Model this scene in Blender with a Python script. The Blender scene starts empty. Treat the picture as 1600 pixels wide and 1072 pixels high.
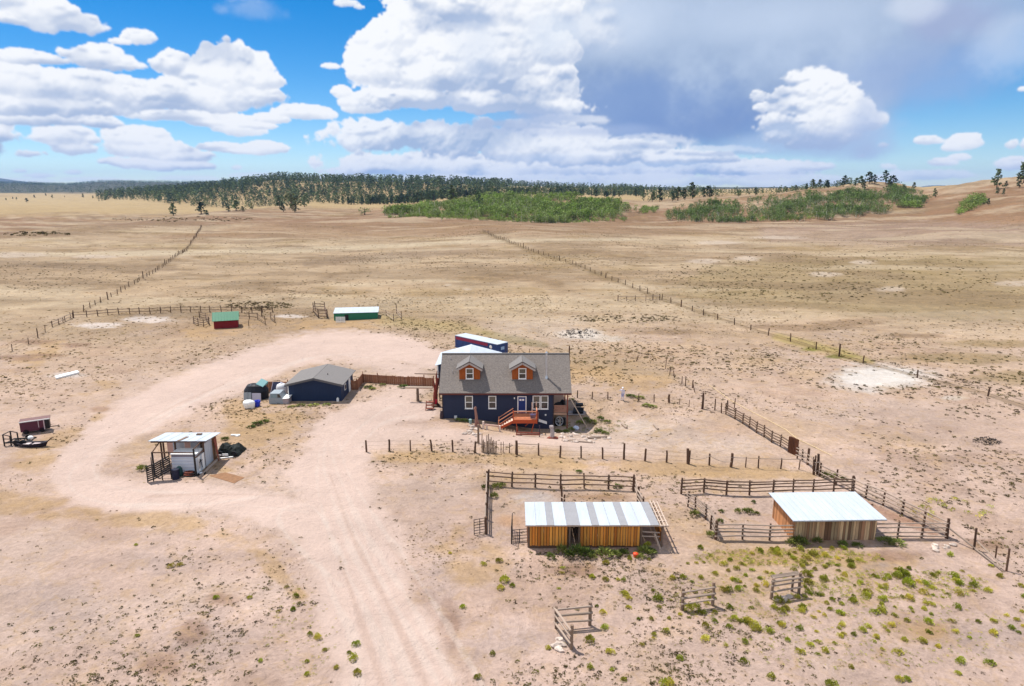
import bpy, math, random
import numpy as np
from mathutils import Vector, Matrix
random.seed(11); rng = np.random.default_rng(11)
SC = bpy.context.scene
COL = SC.collection

# ------------------------------------------------------------------ camera
CAM_H = 27.0; PITCH = math.radians(12.78); FPX = 1067.0
cam_d = bpy.data.cameras.new('camera'); cam = bpy.data.objects.new('camera', cam_d); COL.objects.link(cam)
cam_d.sensor_width = 36.0; cam_d.lens = 36.0 * FPX / 1600.0
cam_d.clip_start = 0.5; cam_d.clip_end = 60000
cam.location = (0, 0, CAM_H); cam.rotation_euler = (math.pi / 2 - PITCH, 0, 0)
SC.camera = cam

# ------------------------------------------------------------------ sun, exposure
SUN_EL = math.radians(63); SUN_DIR = Vector((-0.74, 0.67, 0)).normalized() * math.cos(SUN_EL) + Vector((0, 0, math.sin(SUN_EL)))
sd = bpy.data.lights.new('sun', 'SUN'); so = bpy.data.objects.new('sun', sd); COL.objects.link(so)
sd.energy = 3.7; sd.angle = math.radians(0.55); sd.color = (1.0, 0.955, 0.885)
so.rotation_euler = (-SUN_DIR).to_track_quat('-Z', 'Y').to_euler()
SC.view_settings.view_transform = 'Standard'; SC.view_settings.look = 'None'
SC.view_settings.exposure = 0.58; SC.view_settings.gamma = 1.0; SC.view_settings.use_curve_mapping = False
SC.cycles.max_bounces = 5; SC.cycles.diffuse_bounces = 3; SC.cycles.glossy_bounces = 2
SC.cycles.transmission_bounces = 2; SC.cycles.volume_bounces = 0; SC.cycles.transparent_max_bounces = 4
SC.cycles.caustics_reflective = False; SC.cycles.caustics_refractive = False

def ray(px, py):
    u = (px - 800.0) / FPX; v = (536.0 - py) / FPX
    cp, sp = math.cos(PITCH), math.sin(PITCH)
    return np.array([u, cp + v * sp, -sp + v * cp])
def azel(px, py):
    d = ray(px, py)
    return math.degrees(math.atan2(d[0], d[1])), math.degrees(math.asin(d[2] / np.linalg.norm(d)))
def sstep(a, b, x):
    t = np.clip((np.asarray(x, float) - a) / (b - a), 0, 1); return t * t * (3 - 2 * t)
def lin(c):
    c = np.asarray(c, float) / 255.0
    return np.where(c <= 0.04045, c / 12.92, ((c + 0.055) / 1.055) ** 2.4)

# value noise on arbitrary coordinates
_tab = rng.random((256, 256)).astype(np.float32)
def vnoise(x, y, s=0):
    x = np.asarray(x, float) + s * 17.31; y = np.asarray(y, float) + s * 9.77
    xi = np.floor(x).astype(int); yi = np.floor(y).astype(int); fx = x - xi; fy = y - yi
    fx = fx * fx * (3 - 2 * fx); fy = fy * fy * (3 - 2 * fy)
    a = _tab[xi & 255, yi & 255]; b = _tab[(xi + 1) & 255, yi & 255]
    c = _tab[xi & 255, (yi + 1) & 255]; d = _tab[(xi + 1) & 255, (yi + 1) & 255]
    return (a * (1 - fx) + b * fx) * (1 - fy) + (c * (1 - fx) + d * fx) * fy
def fbm(x, y, o=4, s=0):
    r = 0; a = 0.5; t = 0
    for k in range(o):
        r = r + a * vnoise(x * 2 ** k, y * 2 ** k, s + k); t += a; a *= 0.55
    return r / t

# ------------------------------------------------------------------ sky: Sky Texture plus a generated deck of cumulus
def make_sky():
    D = 12; W, H = 360 * D, 90 * D
    r = np.random.default_rng(5)
    # tile of cauliflower puffs, periodic in both directions
    TW, TH = 90 * D, 45 * D
    def puffs(R, dens, seed):
        q = np.random.default_rng(seed); Rp = R * D
        n = int(TW * TH / (Rp * Rp) * dens); out = np.zeros((TH, TW), np.float32); w = int(Rp) + 1
        for i in range(n):
            cx, cy = q.random() * TW, q.random() * TH; rr = Rp * (0.55 + 0.45 * q.random())
            ix, iy = int(cx), int(cy)
            xs = np.arange(ix - w, ix + w + 1); ys = np.arange(iy - w, iy + w + 1)
            d2 = ((xs - cx) ** 2)[None, :] + ((ys - cy) ** 2 * 1.35)[:, None]
            h = np.sqrt(np.clip(1 - d2 / (rr * rr), 0, 1)) * rr / Rp
            I = np.ix_(ys % TH, xs % TW); out[I] = np.maximum(out[I], h)
        return out
    def grid_noise(cell, seed):
        q = np.random.default_rng(seed); gw, gh = max(2, int(round(TW / cell))), max(2, int(round(TH / cell)))
        g = q.random((gh, gw)).astype(np.float32)
        yy = np.arange(TH) / TH * gh; xx = np.arange(TW) / TW * gw
        y0 = np.floor(yy).astype(int); x0 = np.floor(xx).astype(int); fy = (yy - y0)[:, None]; fx = (xx - x0)[None, :]
        fy = fy * fy * (3 - 2 * fy); fx = fx * fx * (3 - 2 * fx)
        A = g[np.ix_(y0 % gh, x0 % gw)]; B = g[np.ix_(y0 % gh, (x0 + 1) % gw)]
        C_ = g[np.ix_((y0 + 1) % gh, x0 % gw)]; E = g[np.ix_((y0 + 1) % gh, (x0 + 1) % gw)]
        return (A * (1 - fx) + B * fx) * (1 - fy) + (C_ * (1 - fx) + E * fx) * fy
    def fb(c0, n, seed, fall=0.55):
        o = 0; a = 1; t = 0
        for k in range(n):
            o = o + a * grid_noise(max(2, c0 * D / 2 ** k), seed + k); t += a; a *= fall
        return o / t
    def blur(a, n):
        k = np.ones(2 * n + 1) / (2 * n + 1)
        for ax in (0, 1):
            c = np.cumsum(np.concatenate([np.take(a, range(-n - 1, 0), axis=ax), a, np.take(a, range(0, n), axis=ax)], axis=ax), axis=ax)
            a = (np.take(c, range(2 * n + 1, c.shape[ax]), axis=ax) - np.take(c, range(0, c.shape[ax] - 2 * n - 1), axis=ax)) / (2 * n + 1)
        return a
    P1 = blur(puffs(2.4, 1.6, 1), 2); P2 = puffs(1.1, 1.7, 2); P3 = puffs(0.5, 1.8, 3)
    nrm = lambda a: np.clip((a - a.mean()) / a.std() * 0.2 + 0.5, -0.2, 1.2)
    FB = nrm(fb(5, 7, 10, 0.6)); FS = nrm(fb(1.3, 5, 30, 0.72))
    tile = lambda a: np.tile(a, (2, 4))[:H, :W]
    AZ = (np.arange(W) + 0.5) / D - 180; EL = (np.arange(H) + 0.5) / D
    rgb = np.zeros((H, W, 3), np.float32); A = np.zeros((H, W), np.float32)
    big_b = tile(blur(P1, 5)); bumps = tile(0.50 * P1 + 0.32 * P2 + 0.18 * P3); fbt = tile(FB); fst = tile(FS)
    def over(al, col, y0, y1, x0, x1):
        xs = np.arange(x0, x1) % W
        I = np.ix_(np.arange(y0, y1), xs)
        a0 = A[I]; c0 = rgb[I]
        ao = al + a0 * (1 - al)
        rgb[I] = np.where(ao[..., None] > 1e-5, (col * al[..., None] + c0 * (a0 * (1 - al))[..., None]) / np.maximum(ao, 1e-5)[..., None], 0)
        A[I] = ao
    def cloud(blobs, dark=0.5, soft=0.10, amp=0.9, wisp=0.35, dens=1.0, base_soft=False, white=1.0):
        # blobs: (az, el, rx, ry) in degrees; flattened bases
        ex = []
        for (bx, by, rx, ry) in blobs:
            for _ in range(7 if abs(bx) < 42 and by < 17.5 else 0):
                an = r.uniform(-0.25, math.pi + 0.25); k_ = r.uniform(0.22, 0.5)
                ex.append((bx + 0.72 * rx * math.cos(an), by + 0.62 * ry * math.sin(an), k_ * min(rx, ry * 1.5), k_ * min(ry, rx)))
        blobs = list(blobs) + ex
        x0 = min(b[0] - b[2] * 1.7 for b in blobs); x1 = max(b[0] + b[2] * 1.7 for b in blobs)
        y0 = max(0, min(b[1] - b[3] * 1.6 for b in blobs)); y1 = min(89.9, max(b[1] + b[3] * 1.8 for b in blobs))
        ix0, ix1 = int((x0 + 180) * D), int((x1 + 180) * D) + 1; iy0, iy1 = int(y0 * D), int(y1 * D) + 1
        if iy1 - iy0 < 3 or ix1 - ix0 < 3: return
        X = (np.arange(ix0, ix1) + 0.5) / D - 180; Y = EL[iy0:iy1]
        xi = np.arange(ix0, ix1) % W; I = np.ix_(np.arange(iy0, iy1), xi)
        sm = np.float32(min(1.0, (y1 - y0) / 5.0)) 
        wx = (fbt[I] - 0.5) * 2.0 * sm; 
        F = np.full((iy1 - iy0, ix1 - ix0), -2.0, np.float32); T = np.zeros_like(F); wsum = np.zeros_like(F)
        for (bx, by, rx, ry) in blobs:
            dx = (X[None, :] - bx + wx * 0.5) / rx; dy = (Y[:, None] - by + wx * 0.25) / ry
            dyb = np.where(dy < 0, dy * (1.45 + 0.5 * (fbt[I] - 0.5)), dy)
            f = 1 - np.sqrt(dx * dx + dyb * dyb)
            F = np.maximum(F, f * min(1.0, 0.55 + rx * 0.25))
            w = np.exp(np.clip(f, -2, 1) * 5); T += w * np.clip(dy * 0.5 + 0.36, 0, 1); wsum += w
        T /= wsum
        bp = bumps[I]; fs = fst[I]
        rag = (1.35 - T) * 0.35 + 0.5
        Dn = F * 1.5 + amp * (bp - 0.5) * 1.0 + (fs - 0.5) * (0.25 + wisp) * 0.9 * rag + (fbt[I] - 0.5) * 0.95
        al = sstep(0.0, soft * 0.9 + 0.26 * (1 - T) ** 2, Dn) * dens
        hgt = 2.0 * np.sqrt(np.clip(Dn + 0.02, 0, 2)) * sm + 1.7 * big_b[I] * sm + 0.9 * bp * sm + 0.8 * (fbt[I] - 0.5) * sm
        hgt = (hgt + np.roll(hgt, 1, 0) + np.roll(hgt, -1, 0) + np.roll(hgt, 1, 1) + np.roll(hgt, -1, 1)) / 5
        gy, gx = np.gradient(hgt, 1.0 / D)
        inv = 1 / np.sqrt(gx * gx + gy * gy + 1.0)
        lam = (-gx * -0.33 + -gy * 0.9 + 0.30) * inv
        lam = np.clip(lam * 0.5 + 0.5, 0, 1)
        sh = np.clip(0.42 * lam + 0.72 * sstep(0.02, 0.70, T + (fbt[I] - 0.5) * 0.7 + (big_b[I] - 0.5) * 0.5) + 0.25 * (1 - sstep(0.0, 0.35, Dn)), 0, 1)
        sh = 1 - (1 - sh) * dark * 2.0
        sh = np.clip(sh, 0, 1)[..., None]
        cs = np.array([0.40, 0.50, 0.70]); cw = np.array([0.97, 0.98, 1.0]) * white
        over(al.astype(np.float32), (cs * (1 - sh) + cw * sh).astype(np.float32), iy0, iy1, ix0, ix1)
    def pb(x, y, rx, ry):
        a, e = azel(x, y); a2, _ = azel(x + rx, y); _, e2 = azel(x, y - ry)
        return (a, e, max(0.3, a2 - a), max(0.2, e2 - e))
    def soft(x, y, rx, ry, al, col, na=0.8, only=False):
        ax, ey, rx_, ry_ = pb(x, y, rx, ry)
        x0, x1 = int((ax - 2.2 * rx_ + 180) * D), int((ax + 2.2 * rx_ + 180) * D); y0, y1 = max(0, int((ey - 2.2 * ry_) * D)), min(H, int((ey + 2.2 * ry_) * D))
        xs = np.arange(x0, x1); I = np.ix_(np.arange(y0, y1), xs % W)
        d = np.hypot(((xs + 0.5) / D - 180 - ax)[None, :] / rx_, (EL[y0:y1] - ey)[:, None] / ry_) + (fbt[I] - 0.5) * na + (fst[I] - 0.5) * na * 0.25
        a_ = (1 - sstep(0.25, 1.25, d)) * al
        if only: a_ = a_ * A[I]
        over(a_.astype(np.float32), np.ones((y1 - y0, x1 - x0, 3), np.float32) * np.array(col, np.float32), y0, y1, x0, x1)
    # pale air near the skyline and a high thin veil
    hz = (np.exp(-(EL / 3.0) ** 1.2) * 0.12).astype(np.float32)[:, None] * np.ones((1, W), np.float32)
    over(hz, np.ones((H, W, 3), np.float32) * np.array([0.72, 0.84, 0.97], np.float32), 0, H, 0, W)
    # rain-cloud veil from the centre of the view to the right and on round
    AZg = AZ[None, :]; ELg = EL[:, None]
    wob = (fbt - 0.5)
    az0, _ = azel(815, 100)
    left = sstep(az0 - 2.5, az0 + 2.0, AZg + wob * 3)
    right = 1 - sstep(100, 150, AZg)
    low = sstep(0.8, 4.2, ELg + wob * 3.5 - np.interp(AZ, [0, 14, 20, 25, 29, 33, 40, 150], [0.8, 0.8, 1.0, 2.2, 4.0, 5.5, 7.0, 7.0])[None, :])
    high = 1 - sstep(38, 55, ELg + wob * 10)
    va = (left * right * low * high * (0.96 - 0.22 * sstep(26, 36, AZg + wob * 6))).astype(np.float32)
    vb = np.clip(sstep(2.0, 13.0, ELg + wob * 5.0), 0, 1)[..., None]
    vcol = np.array([0.26, 0.36, 0.58]) * (1 - vb) + np.array([0.46, 0.56, 0.73]) * vb + (wob * 0.13)[..., None]
    over(va, vcol.astype(np.float32), 0, H, 0, W)
    for q_ in [(1010, 170, 200, 62, 0.85, (0.22, 0.34, 0.62)), (1100, 195, 130, 40, 0.75, (0.19, 0.30, 0.58)), (1400, 120, 190, 60, 0.6, (0.34, 0.46, 0.73)), (1490, 30, 75, 34, 0.7, (0.38, 0.44, 0.66)), (960, 30, 120, 60, 0.6, (0.66, 0.75, 0.90)), (1200, 30, 160, 40, 0.45, (0.58, 0.68, 0.85)), (1430, 10, 50, 26, 0.6, (0.72, 0.78, 0.90)), (1580, 70, 60, 50, 0.5, (0.66, 0.76, 0.92))]: soft(*q_)
    # the rest of the sky goes on with the same kind of clouds
    for i in range(150):
        a = r.uniform(40, 320); a = a if a < 180 else a - 360
        e = 3 + 45 * r.random() ** 1.6; s = (1.2 + 0.10 * e) * r.uniform(0.7, 1.6)
        bl = [(a, e, 2.6 * s, 0.8 * s)] + [(a + r.uniform(-2, 2) * s, e + r.uniform(0.1, 0.9) * s, r.uniform(0.9, 1.8) * s, r.uniform(0.6, 1.4) * s) for _ in range(4)]
        cloud(bl, r.uniform(0.4, 0.75))
    for i in range(46):
        a = r.uniform(-46, 46); e = r.uniform(17.5, 34); s = r.uniform(1.6, 3.6)
        bl = [(a, e, 2.4 * s, 0.8 * s)] + [(a + r.uniform(-2, 2) * s, e + r.uniform(0.1, 0.9) * s, r.uniform(0.9, 1.8) * s, r.uniform(0.5, 1.0) * s) for _ in range(3)]
        cloud([b for b in bl if b[1] - b[3] > 16] or [(a, 24, s, s)], r.uniform(0.4, 0.7))
    # low banks along the skyline
    cloud([pb(700, 262, 160, 28), pb(600, 268, 80, 16), pb(860, 262, 160, 28), pb(1010, 264, 160, 24), pb(1150, 268, 120, 20), pb(780, 270, 100, 22), pb(940, 272, 100, 20)], 0.55, 0.2, 0.9, 0.6, 1.0)
    cloud([pb(640, 218, 120, 32), pb(745, 222, 135, 38), pb(850, 230, 130, 34), pb(940, 242, 130, 26), pb(1060, 250, 110, 14), pb(575, 205, 45, 12)], 0.62, 0.2, 0.85, 0.5, 0.97)
    cloud([pb(1250, 262, 60, 9), pb(1200, 268, 60, 8)], 0.4, 0.3); cloud([pb(1440, 274, 80, 11), pb(1390, 280, 50, 8)], 0.35, 0.4, 0.8, 0.6, 0.85)
    cloud([pb(1000, 225, 90, 18), pb(1120, 238, 90, 12)], 0.9, 0.5, 0.6, 0.5, 0.6)
    for b in [(30, 268, 14, 4), (115, 270, 14, 4), (495, 255, 10, 4), (370, 262, 8, 3), (60, 275, 30, 4), (240, 262, 40, 6), (1345, 245, 10, 5), (1380, 228, 9, 6), (1385, 262, 18, 7)]:
        cloud([pb(*b)], 0.3, 0.35, 0.8, 0.6, 0.85)
    cloud([pb(x_, 284, 90, 12) for x_ in range(560, 1300, 70)], 0.35, 0.4, 0.8, 0.7, 0.8)
    cloud([pb(40, 283, 60, 5), pb(150, 281, 60, 5), pb(300, 279, 50, 5), pb(400, 274, 50, 5)], 0.3, 0.4, 0.8, 0.7, 0.6)
    # left group
    cloud([pb(100, 218, 52, 24), pb(110, 235, 46, 16), pb(45, 244, 32, 10)], 0.38, 0.15)
    cloud([pb(215, 220, 60, 24), pb(235, 235, 84, 20), pb(285, 245, 54, 14), pb(200, 256, 60, 10), pb(280, 260, 60, 10)], 0.45, 0.15)
    cloud([pb(340, 230, 40, 9), pb(420, 233, 38, 11), pb(375, 236, 50, 6)], 0.4, 0.14)
    cloud([pb(295, 184, 85, 14), pb(372, 200, 40, 15), pb(330, 192, 60, 10)], 0.42, 0.12)
    cloud([pb(472, 177, 46, 14), pb(425, 186, 32, 10), pb(410, 196, 28, 6)], 0.38, 0.12)
    cloud([pb(60, 185, 90, 18), pb(155, 192, 40, 12)], 0.55, 0.2)
    cloud([pb(20, 130, 60, 38), pb(100, 142, 120, 36), pb(190, 150, 110, 30), pb(260, 160, 70, 22), pb(70, 165, 130, 24)], 0.5, 0.12)
    cloud([pb(60, 92, 62, 14), pb(150, 94, 62, 26), pb(190, 104, 40, 10)], 0.5, 0.13)
    cloud([pb(345, 96, 48, 46), pb(355, 122, 76, 54), pb(268, 103, 34, 26), pb(395, 148, 48, 22), pb(320, 150, 110, 30)], 0.5, 0.09)
    cloud([pb(60, 22, 75, 30), pb(120, 38, 52, 24), pb(20, 0, 60, 30), pb(10, 30, 40, 12)], 0.45, 0.10)
    cloud([pb(216, 60, 26, 15), pb(190, 66, 18, 6)], 0.3, 0.12)
    cloud([pb(390, 20, 60, 30)], 0.3, 1.2, 0.3, 0.5, 0.22)
    # middle
    cloud([pb(578, 166, 38, 16), pb(536, 146, 15, 12), pb(548, 160, 20, 10)], 0.36, 0.10)
    cloud([pb(517, 104, 12, 5)], 0.25, 0.2); cloud([pb(540, 6, 22, 9), pb(560, 12, 10, 5)], 0.3, 0.2)
    cloud([pb(600, 62, 30, 30), pb(640, 85, 70, 44), pb(605, 110, 50, 30), pb(690, 115, 110, 62), pb(780, 100, 110, 78), pb(840, 140, 76, 46), pb(660, 160, 90, 26), pb(770, 165, 140, 26), pb(700, 30, 90, 50), pb(790, 20, 110, 45)], 0.62, 0.09, 1.0)
    cloud([pb(880, 60, 120, 70), pb(860, 0, 130, 40)], 0.6, 0.9, 0.5, 0.3, 0.55)
    cloud([pb(790, 196, 110, 12), pb(880, 190, 70, 12)], 1.0, 0.5, 0.5, 0.4, 0.6)
    for q_ in [(770, 188, 130, 16, 0.75, (0.46, 0.55, 0.75)), (870, 182, 60, 18, 0.6, (0.42, 0.52, 0.74)), (745, 80, 45, 60, 0.45, (0.66, 0.74, 0.88)), (700, 165, 80, 14, 0.4, (0.60, 0.68, 0.84)), (860, 50, 50, 50, 0.5, (0.72, 0.80, 0.92)), (930, 205, 120, 12, 0.6, (0.40, 0.50, 0.74)), (650, 270, 60, 8, 0.4, (0.55, 0.68, 0.88)), (850, 246, 90, 8, 0.5, (0.58, 0.68, 0.86)), (1040, 258, 90, 7, 0.45, (0.58, 0.70, 0.88))]: soft(*q_, only=True)
    for q_ in [(1350, 205, 70, 40, 0.6, (0.46, 0.57, 0.80)), (1290, 235, 110, 16, 0.55, (0.44, 0.55, 0.78)), (1190, 225, 70, 18, 0.5, (0.50, 0.60, 0.82))]: soft(*q_)
    # right tower
    cloud([pb(1186, 152, 18, 13), pb(1190, 170, 14, 12)], 0.4, 0.25)
    cloud([pb(1268, 142, 52, 34), pb(1240, 165, 55, 34), pb(1300, 178, 66, 42), pb(1340, 190, 42, 28), pb(1225, 195, 50, 26), pb(1270, 208, 90, 34)], 0.85, 0.30, 1.1, 0.6)
    for q_ in [(1290, 220, 100, 36, 0.9, (0.40, 0.50, 0.72)), (1350, 185, 60, 50, 0.75, (0.46, 0.56, 0.78)), (1230, 205, 40, 16, 0.4, (0.6, 0.7, 0.86))]: soft(*q_, only=True)
    cloud([pb(1448, 221, 24, 9)], 0.3, 0.15); cloud([pb(1511, 222, 27, 14), pb(1492, 230, 16, 8)], 0.32, 0.14)
    cloud([pb(1468, 254, 26, 8), pb(1500, 246, 16, 6)], 0.3, 0.25); cloud([pb(1590, 256, 34, 13)], 0.35, 0.2); cloud([pb(1580, 228, 12, 10), pb(1604, 226, 12, 12)], 0.3, 0.2)
    cloud([pb(1600, 140, 12, 6)], 0.3, 0.4)
    out = np.concatenate([rgb, A[..., None]], axis=2).astype(np.float32)
    img = bpy.data.images.new('cloud_deck', W, H, alpha=True, float_buffer=True)
    img.colorspace_settings.name = 'Non-Color'; img.alpha_mode = 'CHANNEL_PACKED'
    img.pixels.foreach_set(out.ravel()); img.update(); img.pack()
    return img

wd = bpy.data.worlds.new('World'); SC.world = wd; wd.use_nodes = True
nt = wd.node_tree; nt.nodes.clear(); N = nt.nodes.new; Lk = nt.links.new
wo = N('ShaderNodeOutputWorld'); bg = N('ShaderNodeBackground'); bg.inputs['Strength'].default_value = 0.1
sky = N('ShaderNodeTexSky'); sky.sky_type = 'NISHITA'; sky.sun_disc = False
sky.sun_elevation = SUN_EL; sky.sun_rotation = math.atan2(SUN_DIR.x, SUN_DIR.y)
sky.altitude = 2700; sky.air_density = 1.0; sky.dust_density = 0.35; sky.ozone_density = 1.6
tc = N('ShaderNodeTexCoord'); sx = N('ShaderNodeSeparateXYZ'); Lk(tc.outputs['Generated'], sx.inputs[0])
def mth(op, a, b=None):
    m = N('ShaderNodeMath'); m.operation = op
    for i, q in enumerate((a, b)):
        if q is None: continue
        if isinstance(q, (int, float)): m.inputs[i].default_value = q
        else: Lk(q, m.inputs[i])
    return m.outputs[0]
azn = mth('ADD', mth('DIVIDE', mth('ARCTAN2', sx.outputs[0], sx.outputs[1]), 2 * math.pi), 0.5)
eln = mth('MINIMUM', mth('MAXIMUM', mth('DIVIDE', mth('ARCSINE', sx.outputs[2]), math.pi / 2), 0.001), 0.999)
cx = N('ShaderNodeCombineXYZ'); Lk(azn, cx.inputs[0]); Lk(eln, cx.inputs[1])
it = N('ShaderNodeTexImage'); it.image = make_sky(); it.extension = 'REPEAT'; it.interpolation = 'Cubic'; Lk(cx.outputs[0], it.inputs[0])
sc_ = N('ShaderNodeVectorMath'); sc_.operation = 'SCALE'; sc_.inputs['Scale'].default_value = 6.9; Lk(it.outputs['Color'], sc_.inputs[0])
hs = N('ShaderNodeHueSaturation'); hs.inputs['Saturation'].default_value = 1.52; hs.inputs['Value'].default_value = 0.86; Lk(sky.outputs[0], hs.inputs['Color'])
mx = N('ShaderNodeMix'); mx.data_type = 'RGBA'; Lk(it.outputs['Alpha'], mx.inputs['Factor']); Lk(hs.outputs[0], mx.inputs['A']); Lk(sc_.outputs[0], mx.inputs['B'])
Lk(mx.outputs['Result'], bg.inputs['Color']); Lk(bg.outputs[0], wo.inputs['Surface'])
wd.cycles.sampling_method = 'MANUAL'; wd.cycles.sample_map_resolution = 512

# ------------------------------------------------------------------ terrain
def _pxs(x, y):
    ang = np.clip(np.arctan2(x, y), -1.25, 1.25); return 800 + 1094 * np.tan(ang)
LA = np.array([[-900, 0], [560, 0], [610, 2], [680, 9], [750, 13], [850, 14.5], [950, 13], [1000, 11], [1050, 13.5], [1100, 17], [1180, 19], [1250, 22], [1300, 27.5], [1335, 31], [1365, 32.5], [1390, 31.5], [1415, 28], [1440, 24.5], [1480, 29], [1540, 34], [1600, 40], [1800, 48], [4000, 50]], float)
LB = np.array([[-900, 0], [120, 2], [180, 7], [250, 18], [350, 34], [410, 47], [445, 52], [490, 46], [560, 43], [640, 42], [720, 37], [800, 31], [900, 25], [1000, 20], [1100, 12], [1300, 8], [4000, 8]], float)
LC = np.array([[-2000, 60], [-200, 60], [0, 66], [60, 60], [105, 52], [180, 72], [250, 70], [330, 70], [400, 84], [450, 84], [520, 70], [600, 46], [900, 34], [4000, 30]], float)
LD = np.array([[-900, 330], [-100, 300], [0, 215], [60, 120], [120, 50], [400, 20], [1195, 15], [1222, 40], [1240, 46], [1262, 38], [1285, 10], [1425, 20], [1450, 74], [1468, 82], [1490, 62], [1530, 20], [4000, 20]], float)
def T(x, y):
    x = np.asarray(x, float); y = np.asarray(y, float)
    r = np.hypot(x, y); d = np.maximum(y, 0.7 * r); p = _pxs(x, y)
    near = 0.10 * np.sin(x * 0.21 + 1.3 * np.sin(y * 0.11)) + 0.07 * np.sin(y * 0.37 + x * 0.13 + 1.0)
    near = near * (0.35 + 0.65 * sstep(60, 160, d))
    und = (fbm(x / 90.0, y / 90.0, 3, 3) - 0.5) * 7.5 * sstep(170, 420, d) + (fbm(x / 420.0, y / 420.0, 2, 5) - 0.5) * 14 * sstep(900, 2500, d)
    dip = -1.40 * sstep(-6.5, 4, x) * np.exp(-((y - 78.5) / 6.0) ** 2) * (1 - sstep(10, 26, x))
    lx = -259 - (y - 354) * 0.11
    drop = -7.0 * sstep(0, 110, lx - x) * sstep(200, 330, d) * (1 - sstep(1500, 2600, d)) + 1.6 * np.exp(-((x - lx - 12) / 28.0) ** 2) * sstep(250, 340, d) * (1 - sstep(900, 1200, d))
    db = np.interp(p, [-2000, 1380, 1480, 1600, 4000], [570, 570, 500, 400, 300]); ta = np.clip((d - db) / (790 - db), 0, 1.0)
    a = np.interp(p, LA[:, 0], LA[:, 1]) * (ta ** 1.15) * (1 + 0.16 * (fbm(x / 45.0, y / 45.0, 3, 8) - 0.5) * 2)
    b = np.interp(p, LB[:, 0], LB[:, 1]) * sstep(1200, 2000, d) * (1 + 0.10 * (fbm(x / 160.0, y / 160.0, 2, 9) - 0.5) * 2)
    c = np.interp(p, LC[:, 0], LC[:, 1]) * sstep(3300, 5600, d) * (1 + 0.12 * (fbm(x / 500.0, y / 500.0, 3, 12) - 0.5) * 2)
    e = np.interp(p, LD[:, 0], LD[:, 1]) * sstep(8500, 13500, d)
    return near + und + dip + drop + np.maximum(np.maximum(a, b), np.maximum(c, e))
def Tz(x, y): return float(T(x, y))
_TT = np.geomspace(20, 14000, 330)
def G(px, py):
    d = ray(px, py); lo, hi = None, None; t = _TT
    for _ in range(4):
        z = CAM_H + d[2] * t - T(d[0] * t, d[1] * t); k = int(np.argmax(z < 0)) if (z < 0).any() else len(t) - 1
        k = max(k, 1); lo, hi = t[k - 1], t[k]; t = np.linspace(lo, hi, 12)
    x, y = d[0] * hi, d[1] * hi
    return Vector((x, y, Tz(x, y)))
def G_many(px, py):
    px = np.asarray(px, float); py = np.asarray(py, float); u = (px - 800) / FPX; v = (536 - py) / FPX; cp, sp = math.cos(PITCH), math.sin(PITCH)
    D = np.stack([u, cp + v * sp, -sp + v * cp], -1); t = np.broadcast_to(_TT[::2], (len(px), len(_TT[::2])))
    for _ in range(3):
        z = CAM_H + D[:, 2:] * t - T(D[:, :1] * t, D[:, 1:2] * t); neg = z < 0; k = np.where(neg.any(1), neg.argmax(1), t.shape[1] - 1); k = np.maximum(k, 1); i = np.arange(len(px))
        lo, hi = t[i, k - 1], t[i, k]; t = lo[:, None] + (hi - lo)[:, None] * np.linspace(0, 1, 16)[None]
    return D[:, 0] * hi, D[:, 1] * hi
def project(x, y, z):
    cp, sp = math.cos(PITCH), math.sin(PITCH); z = z - CAM_H
    f = y * cp - z * sp; f = np.where(f < 0.5, 0.5, f); u = x / f; v = (y * sp + z * cp) / f
    return 800 + FPX * u, 536 - FPX * v

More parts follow.
